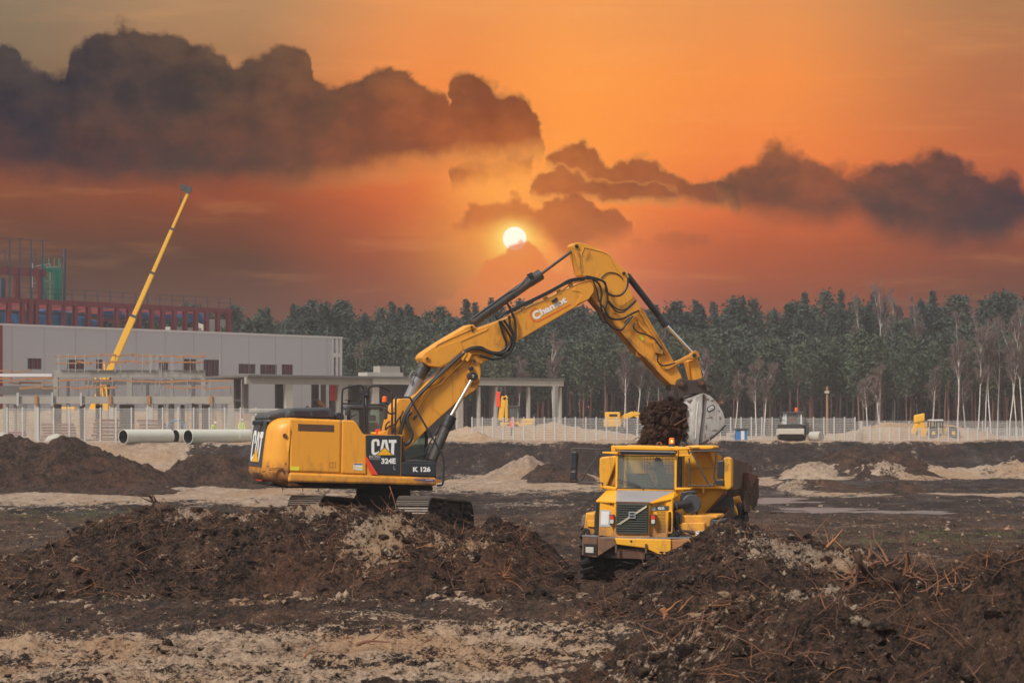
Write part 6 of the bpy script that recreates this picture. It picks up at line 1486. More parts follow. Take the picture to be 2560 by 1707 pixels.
# painted name on the boom
pA, pB = EX.p(*z2((1712, 948))[0], -.36), EX.p(*z2((2046, 772))[0], -.36); e1 = (pB - pA).normalized(); nrm = (EX.w(0, -1, 0) - EX.w(0, 0, 0)); e2 = (nrm.cross(e1)) * -1
e2 = e2 if e2.z > 0 else -e2
mb = MB(); lettering(mb, 'C', pA + e2 * .0 + nrm * .004, e1, e2, .20, .215, .05); lettering(mb, 'hamot', pA + e1 * .22 + e2 * .03 + nrm * .004, e1, e2, (pB - pA).length - .24, .17, .045); mb.build('lettering', 'white_decal', ub)
mb = MB()
def strip(path, w_, m2):
    for a, b in zip(path, path[1:]):
        d = (b - a).normalized(); s_ = nrm.cross(d) * w_; k = len(m2.v); m2.add([a - s_, b - s_, b + s_, a + s_], [(0, 1, 2, 3)])
C_ = pA + e1 * .11 + e2 * .105 + nrm * .006
arc_ = [C_ + (e1 * math.cos(a) + e2 * math.sin(a)) * .165 for a in np.linspace(R(60), R(262), 16)]
strip(arc_ + [pB - e2 * .055 + nrm * .006 + e1 * .03], .011, mb); mb.build('red_swoosh', 'red_decal', ub)
plate('work_light', 'panel_black', z2((1876, 752), (1930, 716), (1944, 740), (1900, 766)), -.44, -.37, ub, bevel=.01); plate('work_light', 'panel_black', z7((1525, 755), (1575, 680), (1605, 700), (1570, 760), (1530, 780)), -.42, -.34, lb, bevel=.01)
# stick
STp = z3((207, 102), (214, 86), (240, 76), (290, 82), (465, 155), (530, 225), (600, 290), (620, 330), (612, 400), (660, 470), (740, 600), (800, 700), (880, 830), (950, 950), (1000, 1050), (1000, 1078), (960, 1112), (925, 1106), (865, 1040), (740, 908), (690, 872), (560, 715), (450, 590), (340, 470), (355, 440), (355, 370), (320, 330), (265, 314), (228, 170))
sk_ = plate('stick', 'ochre_arm', STp, -.24, .24, bevel=.015)
plate('stick_underplate', 'ochre_worn', z3((338, 470), (370, 478), (470, 600), (580, 722), (712, 872), (750, 912), (870, 1030), (935, 1100), (925, 1108), (860, 1046), (735, 912), (685, 872), (555, 718), (445, 594)), -.25, .25, sk_)
mb = MB(); hose(mb, z3((292, 112), (456, 158), (510, 240), (575, 330)), -.245, .012, n=6); hose(mb, z3((292, 112), (270, 180), (282, 290)), -.245, .012, n=6); hose(mb, z3((400, 300), (380, 340)), -.24, .01, n=5); hose(mb, z3((528, 565), (655, 470)), -.243, .008, n=5); mb.build('weld_seam', 'ochre_arm', sk_)
plate('edge_mud', 'ochre_worn', z3((215, 120), (232, 130), (262, 200), (268, 312), (280, 312), (275, 200), (245, 110)), -.252, -.238, sk_)
mb = MB(); disc(mb, z3((240, 103))[0], .045, -.29, -.24); disc(mb, z3((583, 300))[0], .04, -.29, -.24); disc(mb, z3((895, 985))[0], .05, -.30, -.24); mb.build('pin', 'under_dark', sk_)
plate('yellow_sign', 'lemon_decal', z3((686, 750), (706, 745), (728, 775), (712, 795)), -.25, -.24, sk_)
plate('valve_block', 'ochre_worn', z3((790, 800), (830, 790), (870, 850), (865, 890), (810, 880)), -.36, -.24, sk_, bevel=.02)
mb = MB(); hose(mb, z3((672, 870), (680, 900), (705, 905), (712, 890)), -.1, .03); mb.build('lug', 'ochre_worn', sk_)
mb = MB()
for pa, r_ in ((z3((692, 572), (745, 662), (800, 755), (850, 830), (880, 890)), .035), (z3((668, 612), (705, 685), (760, 745)), .035), (z3((705, 545), (780, 680), (850, 800), (930, 930)), .02)): hose(mb, pa, -.28, r_, n=7)
mb.build('hydraulic_pipe', 'ochre_worn', sk_)
# pipes and hoses
mb = MB()
for pa in (z2((1180, 1226), (1082, 1250), (1000, 1312), (900, 1400), (800, 1500), (745, 1568)) + z1((1690, 265), (1640, 340), (1580, 440), (1545, 520)), z2((1165, 1270), (1090, 1275), (1020, 1340), (930, 1420), (830, 1520), (790, 1568)) + z1((1735, 270), (1670, 360), (1600, 470))): hose(mb, pa, -BW - .06, .030, k=4)
for c in ((1010, 1290), (1055, 1300)): a = EX.p(*z2(c)[0], -BW - .1); mb.box(a, (.05, 0, -.03), (0, .05, 0), (.05, 0, .09))
mb.build('hydraulic_pipe', 'ochre_arm', lb)
mb = MB()
for pa in (z2((1445, 905), (1700, 792), (1900, 702), (2000, 640), (2060, 590), (2160, 560), (2260, 556)), z2((1500, 900), (1720, 800), (1880, 730), (1960, 670), (2040, 600))): hose(mb, pa, -.30, .020, k=4)
for sx, sy in ((1820, 735), (1950, 665), (2060, 590), (1600, 840)): a = EX.p(*z2((sx, sy))[0], -.32); mb.box(a, e1 * .05, nrm * .05, e2 * .06)
mb.build('hydraulic_pipe', 'ochre_worn', ub)
mb = MB()
edgeh = z2((1080, 1216), (1000, 1262), (920, 1332), (840, 1405), (740, 1500)) + z1((1700, 235), (1620, 315), (1560, 395), (1505, 490), (1475, 590), (1450, 684))
for o_, st_p in ((0, z2((1365, 948), (1402, 1080), (1432, 1160), (1420, 1220), (1350, 1262), (1250, 1240), (1180, 1205))), (7, z2((1380, 950), (1450, 1060), (1478, 1130), (1460, 1210), (1390, 1268), (1280, 1262), (1180, 1225)))):
    hose(mb, st_p + [(a + o_ * .4, b + o_ * .35) for a, b in edgeh], -BW - .10 - .006 * o_, .030, k=4)
for pa in (z2((1440, 770), (1482, 850), (1520, 960), (1522, 1100), (1490, 1222), (1420, 1300), (1310, 1322), (1172, 1288)), z2((1410, 940), (1490, 1060), (1508, 1150), (1470, 1250), (1390, 1290), (1190, 1225)), z2((1460, 900), (1474, 1000), (1500, 1080), (1488, 1170), (1440, 1240), (1330, 1260), (1190, 1228))): hose(mb, pa, -.45, .031, k=5)
for pa in (z2((1330, 900), (1350, 930), (1420, 872), (1560, 800), (1700, 735), (1850, 660), (1960, 600), (2060, 546), (2200, 528), (2300, 545)) + z3((340, 338), (395, 372), (418, 440), (412, 530), (450, 640), (500, 692), (560, 710), (600, 662), (645, 608)),
           z2((1440, 880), (1560, 815), (1720, 742), (1870, 668), (1980, 605), (2080, 560), (2200, 542)) + z3((310, 322), (420, 352), (456, 412), (460, 500), (446, 560), (480, 622), (560, 632), (640, 592), (690, 570)),
           z3((352, 345), (384, 420), (400, 500), (440, 560), (448, 640), (470, 662)), z3((360, 342), (440, 362), (452, 432), (500, 462), (560, 456), (602, 402), (612, 330)), z3((390, 528), (394, 592), (430, 652), (472, 664)), z3((462, 505), (520, 570), (572, 582), (622, 545), (668, 502)), z3((470, 500), (520, 552), (580, 566), (640, 520), (668, 490)),
           z3((640, 612), (600, 640), (585, 680)), z3((655, 660), (650, 690), (680, 725), (740, 745), (800, 775), (860, 850)), z3((830, 880), (825, 930), (850, 965), (900, 965), (950, 948))): hose(mb, pa, -.40 if pa[0][1] < 850 else -.32, .027 if len(pa) > 6 else .02, k=4)
hose(mb, z3((414, 335), (455, 300), (500, 294), (545, 312), (575, 345)), -.26, .012)
mb.build('hoses', 'hose_rubber', ex)
mb = MB(); hose(mb, z7((1482, 640), (1425, 690), (1400, 790), (1440, 900), (1488, 1000), (1482, 1110), (1430, 1190), (1365, 1212)), -BW - .12, .050, n=10); mb.build('large_hose', 'cyl_dark', ex)
mb = MB()
for pa in (z7((1250, 760), (1190, 900), (1150, 1040)), z7((1300, 700), (1180, 860), (1080, 900), (1030, 960)), z7((1100, 800), (1040, 860), (1020, 960)), z7((1340, 620), (1290, 760), (1310, 880)), z7((1480, 1470), (1620, 1430), (1760, 1360)), z7((1700, 1560), (1760, 1440), (1800, 1370)), z1((1650, 880), (1720, 840), (1780, 720), (1830, 560)), z1((1690, 830), (1760, 700), (1830, 590), (1850, 540))): hose(mb, pa, -.40, .02, k=4)
mb.build('thin_hoses', 'hose_rubber', ex)
# rams
def ram(name, a, h, b, r_, y, mats, hr=1.22, rodr=.045, parent=ex, hl=.30):
    A, Hh_, B = EX.p(*a, y), EX.p(*h, y), EX.p(*b, y); d = (Hh_ - A).normalized(); L = (Hh_ - A).length
    o = MB().lathe(A, Hh_, [(0, r_ * .8), (.04, r_), (L - hl, r_)], 20).build(name, mats[0], parent)
    MB().lathe(Hh_ - d * hl, Hh_ + d * .02, [(0, r_ * hr * .98), (.02, r_ * hr), (hl * .55, r_ * hr), (hl * .56, r_ * hr * 1.08), (hl, r_ * hr * 1.08), (hl + .02, r_ * .7)], 20).build('ram_head', mats[1], o)
    MB().lathe(Hh_, B, [(0, rodr), ((B - Hh_).length, rodr)], 16).build('ram_rod', mats[2], o)
    bx_ = EX.w(0, 1, 0) - EX.w(0, 0, 0)
    MB().lathe(B - bx_ * r_ * .8, B + bx_ * r_ * .8, [(0, r_ * .8), (r_ * 1.6, r_ * .8)], 16).build('ram_eye', mats[1], o)
    return o
ram('boom_ram', z1((1748, 925))[0], z1((1924, 510))[0], z1((2128, 150))[0], .115, -.52, ('cyl_dark', 'black_plastic', 'chrome'), 1.2, .05)
ram('boom_ram', z1((1748, 925))[0], z1((1924, 510))[0], z1((2128, 150))[0], .115, .52, ('cyl_dark', 'black_plastic', 'chrome'), 1.2, .05)
mb = MB(); disc(mb, z1((2126, 145))[0], .10, -.66, -.38); mb.build('ram_pin', 'panel_black', ex)
mb = MB()
for dx_, dy_ in ((-6, -8), (6, -6), (0, 8)): disc(mb, z1((2126 + dx_, 145 + dy_))[0], .012, -.672, -.66, n=8)
mb.build('pin_bolts', 'white_decal', ex)
ram('adjusting_ram', z1((1490, 460))[0], z1((1694, 22))[0], z2((660, 1318))[0], .140, 0., ('cyl_grey', 'cyl_dark', 'cyl_dark'), 1.12, .07, hl=.42)
mb = MB(); hose(mb, z1((1560, 215), (1545, 180), (1552, 135), (1575, 105), (1600, 100)), -.15, .018); hose(mb, z1((1550, 150), (1570, 200)), -.16, .018); mb.build('ram_pipe', 'cyl_grey', ex)
sc_ = ram('stick_ram', z2((1098, 968))[0], z2((1772, 492))[0], z2((2100, 248))[0], .118, 0., ('cyl_dark', 'cyl_dark', 'cyl_dark'), 1.12, .036, hl=.36)
mb = MB(); hose(mb, z2((1100, 925), (1300, 782), (1450, 676), (1530, 640), (1580, 590), (1612, 545), (1664, 494)), -.10, .013, k=4)
for c in ((1300, 838), (1530, 690), (1664, 496)): a = EX.p(*z2(c)[0], -.13); mb.box(a, e1 * .06, nrm * .05, e2 * .035)
mb.build('ram_pipe', 'panel_black', sc_)
ram('bucket_ram', z3((600, 308))[0], z3((888, 678))[0], z3((1090, 892))[0], .080, 0., ('hose_rubber', 'panel_black', 'chrome'), 1.25, .042)
# linkage
lk = plate('link', 'ochre_worn', z3((885, 975), (930, 948), (1000, 918), (1060, 892), (1078, 868), (1105, 860), (1128, 880), (1130, 905), (1110, 928), (1078, 922), (1050, 925), (965, 965), (905, 1000), (882, 996)), -.33, -.25, bevel=.02)
plate('link', 'ochre_worn', z3((885, 975), (1000, 918), (1078, 868), (1105, 860), (1130, 905), (1110, 928), (965, 965), (905, 1000)), .25, .33, bevel=.02)
mb = MB(); disc(mb, z3((1095, 895))[0], .05, -.37, -.33); mb.build('pin', 'under_dark', lk)
plate('power_link', 'ochre_arm', z3((1050, 935), (1080, 925), (1118, 925), (1128, 950), (1152, 1062), (1085, 1078)), -.20, .20, bevel=.02)
cp = plate('quick_coupler', 'coupler', z3((958, 1100), (965, 1075), (990, 1062), (1060, 1074), (1110, 1074), (1140, 1060), (1172, 1078), (1182, 1120), (1196, 1168), (1100, 1172), (1025, 1190), (985, 1216), (970, 1150)), -.30, .30, bevel=.03)
plate('coupler_neck', 'coupler', z3((922, 1108), (965, 1100), (975, 1180), (1020, 1195), (985, 1222), (948, 1215), (930, 1190), (935, 1150)), -.24, .24, bevel=.03)
mb = MB()
for c, r_ in (((1000, 1100), .105), ((1148, 1095), .098)): disc(mb, z3(c)[0], r_, -.37, -.30)
mb.build('coupler_pin', 'coupler', cp)
mb = MB()
for c in ((1000, 1100), (1148, 1095)): disc(mb, z3(c)[0], .05, -.39, -.37)
mb.build('pin_cap', 'rust', cp)
mb = MB(); hose(mb, z3((1188, 1115), (1208, 1120), (1212, 1150), (1196, 1168)), -.05, .035); mb.build('lifting_hook', 'coupler', cp)
# bucket
bk = plate('bucket', 'bucket_paint', z3((1160, 1170), (1205, 1188), (1258, 1240), (1298, 1306), (1316, 1368), (1312, 1402), (1270, 1450), (1190, 1502), (1128, 1545), (1142, 1400), (1156, 1300)), -.60, -.55, bevel=.012)
prof = [EX.xz(*p, -.5) for p in z3((1040, 1215), (1160, 1172), (1205, 1190), (1256, 1244), (1296, 1310), (1312, 1370), (1306, 1402), (1268, 1446), (1190, 1496), (1130, 1540))]
mb = MB()
inn = []
for i, (x, z) in enumerate(prof):
    a = prof[max(0, i - 1)]; b = prof[min(len(prof) - 1, i + 1)]; n_ = Vector((b[1] - a[1], -(b[0] - a[0]))).normalized() * -.045; inn.append((x + n_.x * -1, z + n_.y * -1))
ring = prof + inn[::-1]
mb.loft([[EX.w(x, y, z) for x, z in ring] for y in (-.548, .60)]); mb.build('bucket_shell', 'bucket_paint', ex)
L_ = [EX.xz(*p, -.62) for p in z3((1036, 1236), (1014, 1350), (1018, 1490), (1050, 1547))]; Rr_ = [EX.xz(*p, -.62) for p in z3((1156, 1168), (1150, 1300), (1138, 1430), (1126, 1546))]
mb = MB(); rings = []
for (xl, zl_), (xr_, zr_) in zip(L_, Rr_): xm_, zm_ = (xl + xr_) / 2 + .03, (zl_ + zr_) / 2; rings.append([EX.w(xl, -.36, zl_), EX.w(xm_, -.60, zm_), EX.w(xr_, -.635, zr_), EX.w(xr_, -.56, zr_), EX.w(xm_, -.50, zm_), EX.w(xl, -.30, zl_)])
mb.loft(rings); mb.build('bucket_side', 'bucket_paint', ex, bevel=.01)
plate('bucket_gap', 'coupler', z3((1152, 1180), (1168, 1180), (1158, 1320), (1140, 1450), (1131, 1545), (1122, 1545), (1136, 1420), (1150, 1300)), -.645, -.57)
mb = MB(); hose(mb, z3((1122, 1225), (1108, 1330), (1104, 1440), (1098, 1500)), -.62, .010, n=5); mb.build('weld_seam', 'white_decal', ex)
plate('far_side', 'bucket_paint', z3((1036, 1236), (1160, 1170), (1205, 1188), (1258, 1240), (1298, 1306), (1316, 1368), (1312, 1402), (1270, 1450), (1128, 1545), (1050, 1547), (1018, 1490), (1014, 1350)), .601, .65)
mb = MB()
for i in range(26):
    f = i / 25; a = z3((1318 - 6 * math.sin(f * 20), 1398))[0]; pA_, pB_ = z3((1314, 1404), (1132, 1546)); c = (pA_[0] + (pB_[0] - pA_[0]) * f + random.uniform(-1, 1), pA_[1] + (pB_[1] - pA_[1]) * f + 5 * math.sin(f * math.pi) + random.uniform(-1, 1)); p = EX.p(c[0], c[1], -.58); mb.ball(p, random.uniform(.015, .04), .04, .025, 7, 5)
mb.build('edge_mud', 'coupler', bk)
mb = MB(); random.seed(5)
for cx_, cy_2, rx_, ry_, yb_ in ((1212, 1345, 14, 9, -.603), (1188, 1352, 8, 6, -.603), (1280, 1352, 10, 18, -.603), (1180, 1420, 7, 26, -.603), (1240, 1440, 26, 8, -.603), (1270, 1300, 8, 10, -.603), (1190, 1215, 16, 10, -.603), (1170, 1480, 8, 20, -.603), (1225, 1225, 18, 8, -.603)):
    EX.prism(mb, z3(*[(cx_ + rx_ * math.cos(a) * random.uniform(.5, 1.2), cy_2 + ry_ * math.sin(a) * random.uniform(.5, 1.2)) for a in np.linspace(0, 2 * math.pi, 11)[:-1]]), yb_, -.595)
mb.build('mud_smears', 'mud_smear', bk)
lg = plate('emblem', 'panel_black', z3((1184, 1282), (1190, 1270), (1225, 1252), (1238, 1258), (1242, 1275), (1236, 1288), (1200, 1306), (1188, 1302)), -.612, -.60, bk, bevel=.004)
plate('emblem_field', 'white_decal', z3((1192, 1284), (1196, 1275), (1224, 1260), (1232, 1266), (1234, 1276), (1228, 1284), (1202, 1297), (1195, 1295)), -.616, -.611, lg)
mb = MB(); hose(mb, z3((1200, 1276), (1205, 1290), (1213, 1272), (1219, 1284), (1226, 1264)), -.618, .007, n=4, k=1); mb.build('lettering', 'panel_black', lg)
# undercarriage, turned away from the upper body and tilted a little backwards
TA = R(12.4); ta = Vector((math.sin(TA), math.cos(TA), -.055)); tl = Vector((math.cos(TA), -math.sin(TA), 0)); tu = Vector((0, 0, 1)); C0 = Vector((-3.14, 58.55, 1.44))
half, rad = 1.86, .46
per = 4 * half + 2 * math.pi * rad; ns = int(per / .19)
def stad(s):
    s %= per
    if s < 2 * half: return (-half + s, rad, 1, 0)
    s -= 2 * half
    if s < math.pi * rad: a = math.pi / 2 - s / rad; return (half + rad * math.cos(a), rad * math.sin(a), math.sin(a), -math.cos(a))
    s -= math.pi * rad
    if s < 2 * half: return (half - s, -rad, -1, 0)
    s -= 2 * half; a = -math.pi / 2 - s / rad; return (-half + rad * math.cos(a), rad * math.sin(a), math.sin(a), -math.cos(a))
for sd in (-1, 1):
    cc = C0 + tl * 1.32 * sd; mb = MB(); mg = MB()
    for k in range(ns):
        u, v, du, dv = stad(k * per / ns); T_ = ta * du + tu * dv; N_ = ta * (-dv) + tu * du
        if v < -.99 * rad and abs(u) < half: pass
        p = cc + ta * u + tu * v; mb.box(p, T_ * .088, tl * .40, N_ * .018)
        for g_ in (-.07, -.01, .05): mg.box(p + T_ * g_ + N_ * .033, T_ * .011, tl * .395, N_ * .016)
    tr_ = mb.build('track', 'track_steel', ex); mg.build('grousers', 'grouser_steel', tr_)
    mb = MB(); mb.box(cc, ta * (half + .2), tl * .30, tu * .42); mb.box(cc + tu * .02, ta * (half - .4), tl * .24, tu * .12)
    for k in range(60):
        p = cc + ta * random.uniform(-half, half) + tl * random.uniform(.26, .36) + tu * random.uniform(-.34, .38); mb.ball(p, random.uniform(.05, .16), .14, random.uniform(.03, .10), 7, 5)
    mb.build('track_frame', 'under_dark', ex)
    for e_ in (-1, 1): MB().lathe(cc + ta * half * e_ - tl * .12, cc + ta * half * e_ + tl * .12, [(0, .3), (.03, .40), (.21, .40), (.24, .3)], 20).build('idler' if e_ < 0 else 'sprocket', 'under_dark', ex)
    for k in range(7): c_ = cc + ta * (-1.4 + .47 * k) - tu * .33; MB().lathe(c_ - tl * .17, c_ + tl * .17, [(0, .09), (.34, .09)], 12).build('roller', 'under_dark', ex)
mb = MB(); mb.lathe(C0 + tu * .15, C0 + tu * .9, [(0, .85), (.2, .8), (.45, .66), (.75, .66)], 28); mb.box(C0 + tu * .1, ta * .9, tl * 1.2, tu * .2); mb.build('carbody', 'under_dark', ex, bevel=.04)

# soil hanging out of the bucket
rows = []
Lp = [(880, 1232), (838, 1262), (812, 1296), (780, 1330), (756, 1372), (762, 1410), (745, 1452), (735, 1480), (724, 1520), (712, 1560), (700, 1610)]
Rp = [(985, 1222), (1020, 1238), (1034, 1290), (1036, 1330), (1034, 1380), (1030, 1430), (1034, 1470), (1036, 1500), (1046, 1545), (1056, 1580), (1070, 1610)]
NR, NC = 64, 72; rings = []
for i in range(NR):
    f = i / (NR - 1) * (len(Lp) - 1); k = min(int(f), len(Lp) - 2); g_ = f - k
    l_ = EX.xz(*z3((Lp[k][0] * (1 - g_) + Lp[k + 1][0] * g_, Lp[k][1] * (1 - g_) + Lp[k + 1][1] * g_))[0], -.2); r_ = EX.xz(*z3((Rp[k][0] * (1 - g_) + Rp[k + 1][0] * g_, Rp[k][1] * (1 - g_) + Rp[k + 1][1] * g_))[0], -.2)
    z = (l_[1] + r_[1]) / 2; xc = (l_[0] + r_[0]) / 2; hw = (r_[0] - l_[0]) / 2; hd2 = .52 * min(1, .45 + i / 12); ring = []
    for j in range(NC):
        a = 2 * math.pi * j / NC; n_ = float(fbm(np.array([a * .9 + 20 + 3 * math.cos(a)]), np.array([z * 1.1]), .35, 4, 61)[0]) * .55 + float(fbm(np.array([a * 2.2]), np.array([z * 3]), .22, 3, 62)[0]) * .14
        k_ = 1 + n_; ring.append(EX.w(xc + hw * k_ * math.copysign(abs(math.cos(a)) ** .8, math.cos(a)), hd2 * k_ * math.copysign(abs(math.sin(a)) ** .8, math.sin(a)), z + .08 * n_))
    rings.append(ring)
mb = MB(); mb.loft(rings, True)
c_ = EX.p(*z3((900, 1400))[0], 0)
sl_ = thing('soil_load', 'dark rooty soil load hanging out of the excavator bucket', 'soil load', tuple(c_), R(14)); 
for k in range(260):
    i = random.randrange(1, NR - 4); j = random.randrange(NC); p = Vector(rings[i][j]); s_ = random.uniform(.03, .12) * random.random() + .02; mb.ball(p, s_ * random.uniform(.7, 1.4), s_, s_ * random.uniform(.6, 1.2), 7, 5)
mb.build('soil', 'soil_load', sl_)
mb = MB(); mb2 = MB()
for k in range(330):
    i = random.randrange(2, NR - 6); j = random.randrange(NC); p = Vector(rings[i][j]); cen = EX.w(*[0, 0, 0]) ; xc = sum((Vector(q) for q in rings[i]), Vector()) / NC
    out = (p - xc).normalized(); d = (out * .5 + Vector((random.gauss(-.35, .35), random.gauss(0, .25), random.gauss(-.55, .4))))
    L = random.uniform(.06, .40) * (1.6 if random.random() < .08 else 1); (mb2 if random.random() < .18 else mb).tube(rootline(p - out * .03, d, L, 5, .35, .1), [.009, .008, .006, .005, .004, .002], 4, cap=False)
mb.build('hanging_roots', 'soil_load', sl_); mb2.build('pale_roots', 'root_bark', sl_)
mb = MB(); hose(mb, z3((900, 1430), (960, 1395), (1030, 1352)), -.56, .017, n=6); hose(mb, z3((805, 1470), (870, 1440), (950, 1390)), -.54, .012, n=6); mb.build('thick_root', 'root_bark', sl_)

# ------------------------------------------------------------------ articulated dump truck
TK = Frame(2.775, 55.5, R(-12))
tk = thing('dump_truck', 'bright yellow articulated dump truck facing the viewer under the raised bucket', 'dump truck', (2.775, 55.5, 0), R(-12))
def tp(name, m_, poly, y0, y1, parent=tk, bevel=0., at=None): return plate(name, m_, z4(*poly), y0, y1, parent, bevel, at, TK)
def tw(a, b, y): return TK.p(*z4((a, b))[0], y)
def th_(name, m_, pts, y, r_, parent=tk, k=4, n=7): mb = MB(); mb.tube(catmull([tw(a, b, y) for a, b in pts], k), r_, n); return mb.build(name, m_, parent)
def slab(name, m_, quad, th=.03, parent=tk, bevel=0.):     # four corners (x, y, depth) and a thickness downwards
    q = [tw(a, b, y) for a, b, y in quad]; mb = MB(); mb.prism(q, (0, 0, -th)); return mb.build(name, m_, parent, bevel=bevel)
# bonnet
tp('bonnet', 'truck_yellow', [(516, 704), (862, 714), (852, 1046), (518, 1044)], .02, .95, bevel=.02)
tp('bonnet_wing', 'truck_yellow', [(380, 694), (530, 704), (520, 1044), (368, 1026)], .10, .93, bevel=.02)
tp('side_louvre', 'panel_black', [(342, 700), (380, 700), (368, 1018), (330, 1008)], .14, .9)
mb = MB()
for k in range(20): yy_ = 712 + 15 * k; TK.prism(mb, z4((340 - k * .5, yy_), (378 - k * .5, yy_ + 1), (378 - k * .5, yy_ + 6), (340 - k * .5, yy_ + 5)), .11, .15)
mb.build('louvre_slats', 'grille_green', tk)
rw = tp('bonnet_wing', 'truck_yellow', [(852, 714), (1078, 664), (1075, 790), (1040, 796), (1028, 1046), (850, 1046)], .14, .93, bevel=.02)
slab('bonnet_top', 'silver_hood', [(536, 702, .0), (850, 712, .0), (1096, 600, .95), (538, 588, .95)], .03, bevel=.008)
slab('wing_top', 'truck_yellow', [(345, 692, .1), (536, 703, .0), (538, 589, .95), (446, 594, .95)], .03); slab('wing_top', 'truck_yellow', [(850, 712, .0), (1078, 668, .14), (1130, 640, .93), (1098, 600, .94)], .03)
mb = MB(); TK.prism(mb, z4((535, 700), (850, 706), (870, 716), (845, 722), (540, 712)), -.02, .03); mb.build('bonnet_lip', 'rust', tk)
gr = tp('grille', 'panel_black', [(538, 708), (845, 714), (836, 1006), (534, 1000)], -.015, .02)
mb = MB()
for k in range(13):
    ya = 716 + 22.3 * k; a, b, c, d = tw(541 - k * .4, ya, -.01), tw(841 - k * .6, ya + 5, -.01), tw(841 - k * .6, ya + 17, -.055), tw(541 - k * .4, ya + 12, -.055)
    mb.prism([a, b, c, d], (0, 0, -.015))
mb.build('slats', 'grille_green', gr)
mb = MB()
for o_ in (0, 15): TK.prism(mb, z4((542 + o_ * 1.3, 922), (552 + o_ * 1.3, 922), (834 + o_ * .1, 742 + o_ * .6), (820 + o_ * .1, 742 + o_ * .6)), -.075, -.055)
mb.build('diagonal_trim', 'cream_trim', gr)
em = tp('emblem', 'grey_decal', [(658, 798), (720, 798), (720, 860), (658, 860)], -.09, -.055, gr); tp('emblem_field', 'panel_black', [(665, 805), (713, 805), (713, 853), (665, 853)], -.094, -.0895, em)
mb = MB(); text_at(mb, 'VOLVO', *z4((669, 834), (709, 823)), y=-.095, F=TK); mb.build('lettering', 'grey_decal', em)
mb = MB()
for i in range(4):
    for j in range(4): TK.prism(mb, z4((669 + 13 * i, 756 + 11 * j), (677 + 13 * i, 756 + 11 * j), (677 + 13 * i, 762 + 11 * j), (669 + 13 * i, 762 + 11 * j)), -.062, -.054)
mb.build('grille_holes', 'panel_black', gr)
pf = tp('notice_frame', 'grey_decal', [(386, 780), (487, 784), (478, 944), (378, 938)], .09, .10); tp('notice', 'paper', [(396, 792), (470, 796), (462, 922), (390, 918)], .085, .0895, pf)
vp = tp('name_plate', 'dark_grey', [(864, 746), (1040, 742), (1040, 784), (864, 790)], .125, .139, rw)
tp('plate_side', 'grey_decal', [(866, 748), (912, 747), (912, 787), (866, 788)], .121, .1245, vp); mb = MB(); text_at(mb, 'VOLVO', *z4((934, 780), (998, 752)), y=.122, F=TK, bold=.04); mb.build('lettering', 'white_decal', vp)
mb = MB()
for k in range(15): yy_ = 802 + 13.4 * k; TK.prism(mb, z4((928, yy_), (1010, yy_ - 1), (1010, yy_ + 4), (928, yy_ + 5)), .134, .1395)
mb.build('louvre_slots', 'grille_brown', rw); mb = MB()
for k in range(3): TK.prism(mb, z4((930, 722 + 8 * k), (1010, 720 + 8 * k), (1010, 723 + 8 * k), (930, 725 + 8 * k)), .134, .1395)
mb.build('top_slots', 'grille_brown', rw)
th_('grab_handle', 'truck_yellow', [(1030, 800), (1058, 795), (1072, 812), (1070, 980), (1056, 1000), (1030, 997)], .08, .022)
for x in (472, 868):
    lm_ = tp('side_lamp_housing', 'dark_grey', [(x, 826), (x + 44, 826), (x + 42, 925), (x + 2, 925)], -.05, .12); tp('red_lens', 'red_lamp', [(x + 4, 834), (x + 40, 834), (x + 40, 870), (x + 4, 870)], -.065, -.051, lm_); tp('clear_lens', 'clear_lamp', [(x + 4, 873), (x + 40, 873), (x + 38, 910), (x + 4, 910)], -.065, -.051, lm_)
mb = MB(); disc(mb, z4((487, 724))[0], .022, .08, .10, TK); disc(mb, z4((1048, 690))[0], .02, .12, .14, TK); mb.build('bonnet_catch', 'panel_black', tk)
# cab
CY_ = .95; CR = 2.35
tp('cab_lower', 'truck_yellow', [(540, 588), (1106, 594), (1100, 1040), (540, 1040)], CY_ + .01, CR)
tp('cab_roof', 'truck_yellow', [(520, 168), (548, 166), (1235, 182), (1246, 190), (1240, 202), (1112, 214), (545, 204), (524, 192)], CY_ - .10, CR + .5, bevel=.025)
tp('roof_step', 'truck_yellow', [(548, 204), (1108, 212), (1106, 262), (548, 252)], CY_ + .02, CY_ + .30)
tp('visor', 'panel_black', [(578, 212), (1090, 220), (1088, 262), (574, 250)], CY_ - .10, CY_ + .01, bevel=.01)
th_('visor_tube', 'cyl_grey', [(548, 218), (700, 221), (900, 225), (1108, 230)], CY_ - .14, .014)
for a, b in ((532, 552), (1096, 1116)):
    tp('cab_pillar', 'truck_yellow', [(a, 252), (b, 252), (b - 4, 592), (a - 2, 588)], CY_, CY_ + .09); tp('cab_pillar', 'truck_yellow', [(a, 252), (b, 252), (b - 4, 592), (a - 2, 588)], CR - .09, CR, at=CY_)
tp('windscreen_sill', 'truck_yellow', [(552, 574), (1096, 584), (1096, 598), (540, 590)], CY_ - .02, CY_ + .05, bevel=.01)
tp('windscreen_seal', 'panel_black', [(550, 256), (1098, 264), (1097, 274), (552, 266)], CY_ - .005, CY_ + .03); tp('windscreen_seal', 'panel_black', [(546, 568), (1092, 578), (1092, 586), (545, 576)], CY_ - .03, CY_ + .02)
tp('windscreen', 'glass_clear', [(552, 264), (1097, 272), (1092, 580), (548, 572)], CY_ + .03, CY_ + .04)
xr_, _ = TK.xz(*z4((1108, 300))[0], CY_); xl_, _ = TK.xz(*z4((540, 300))[0], CY_)
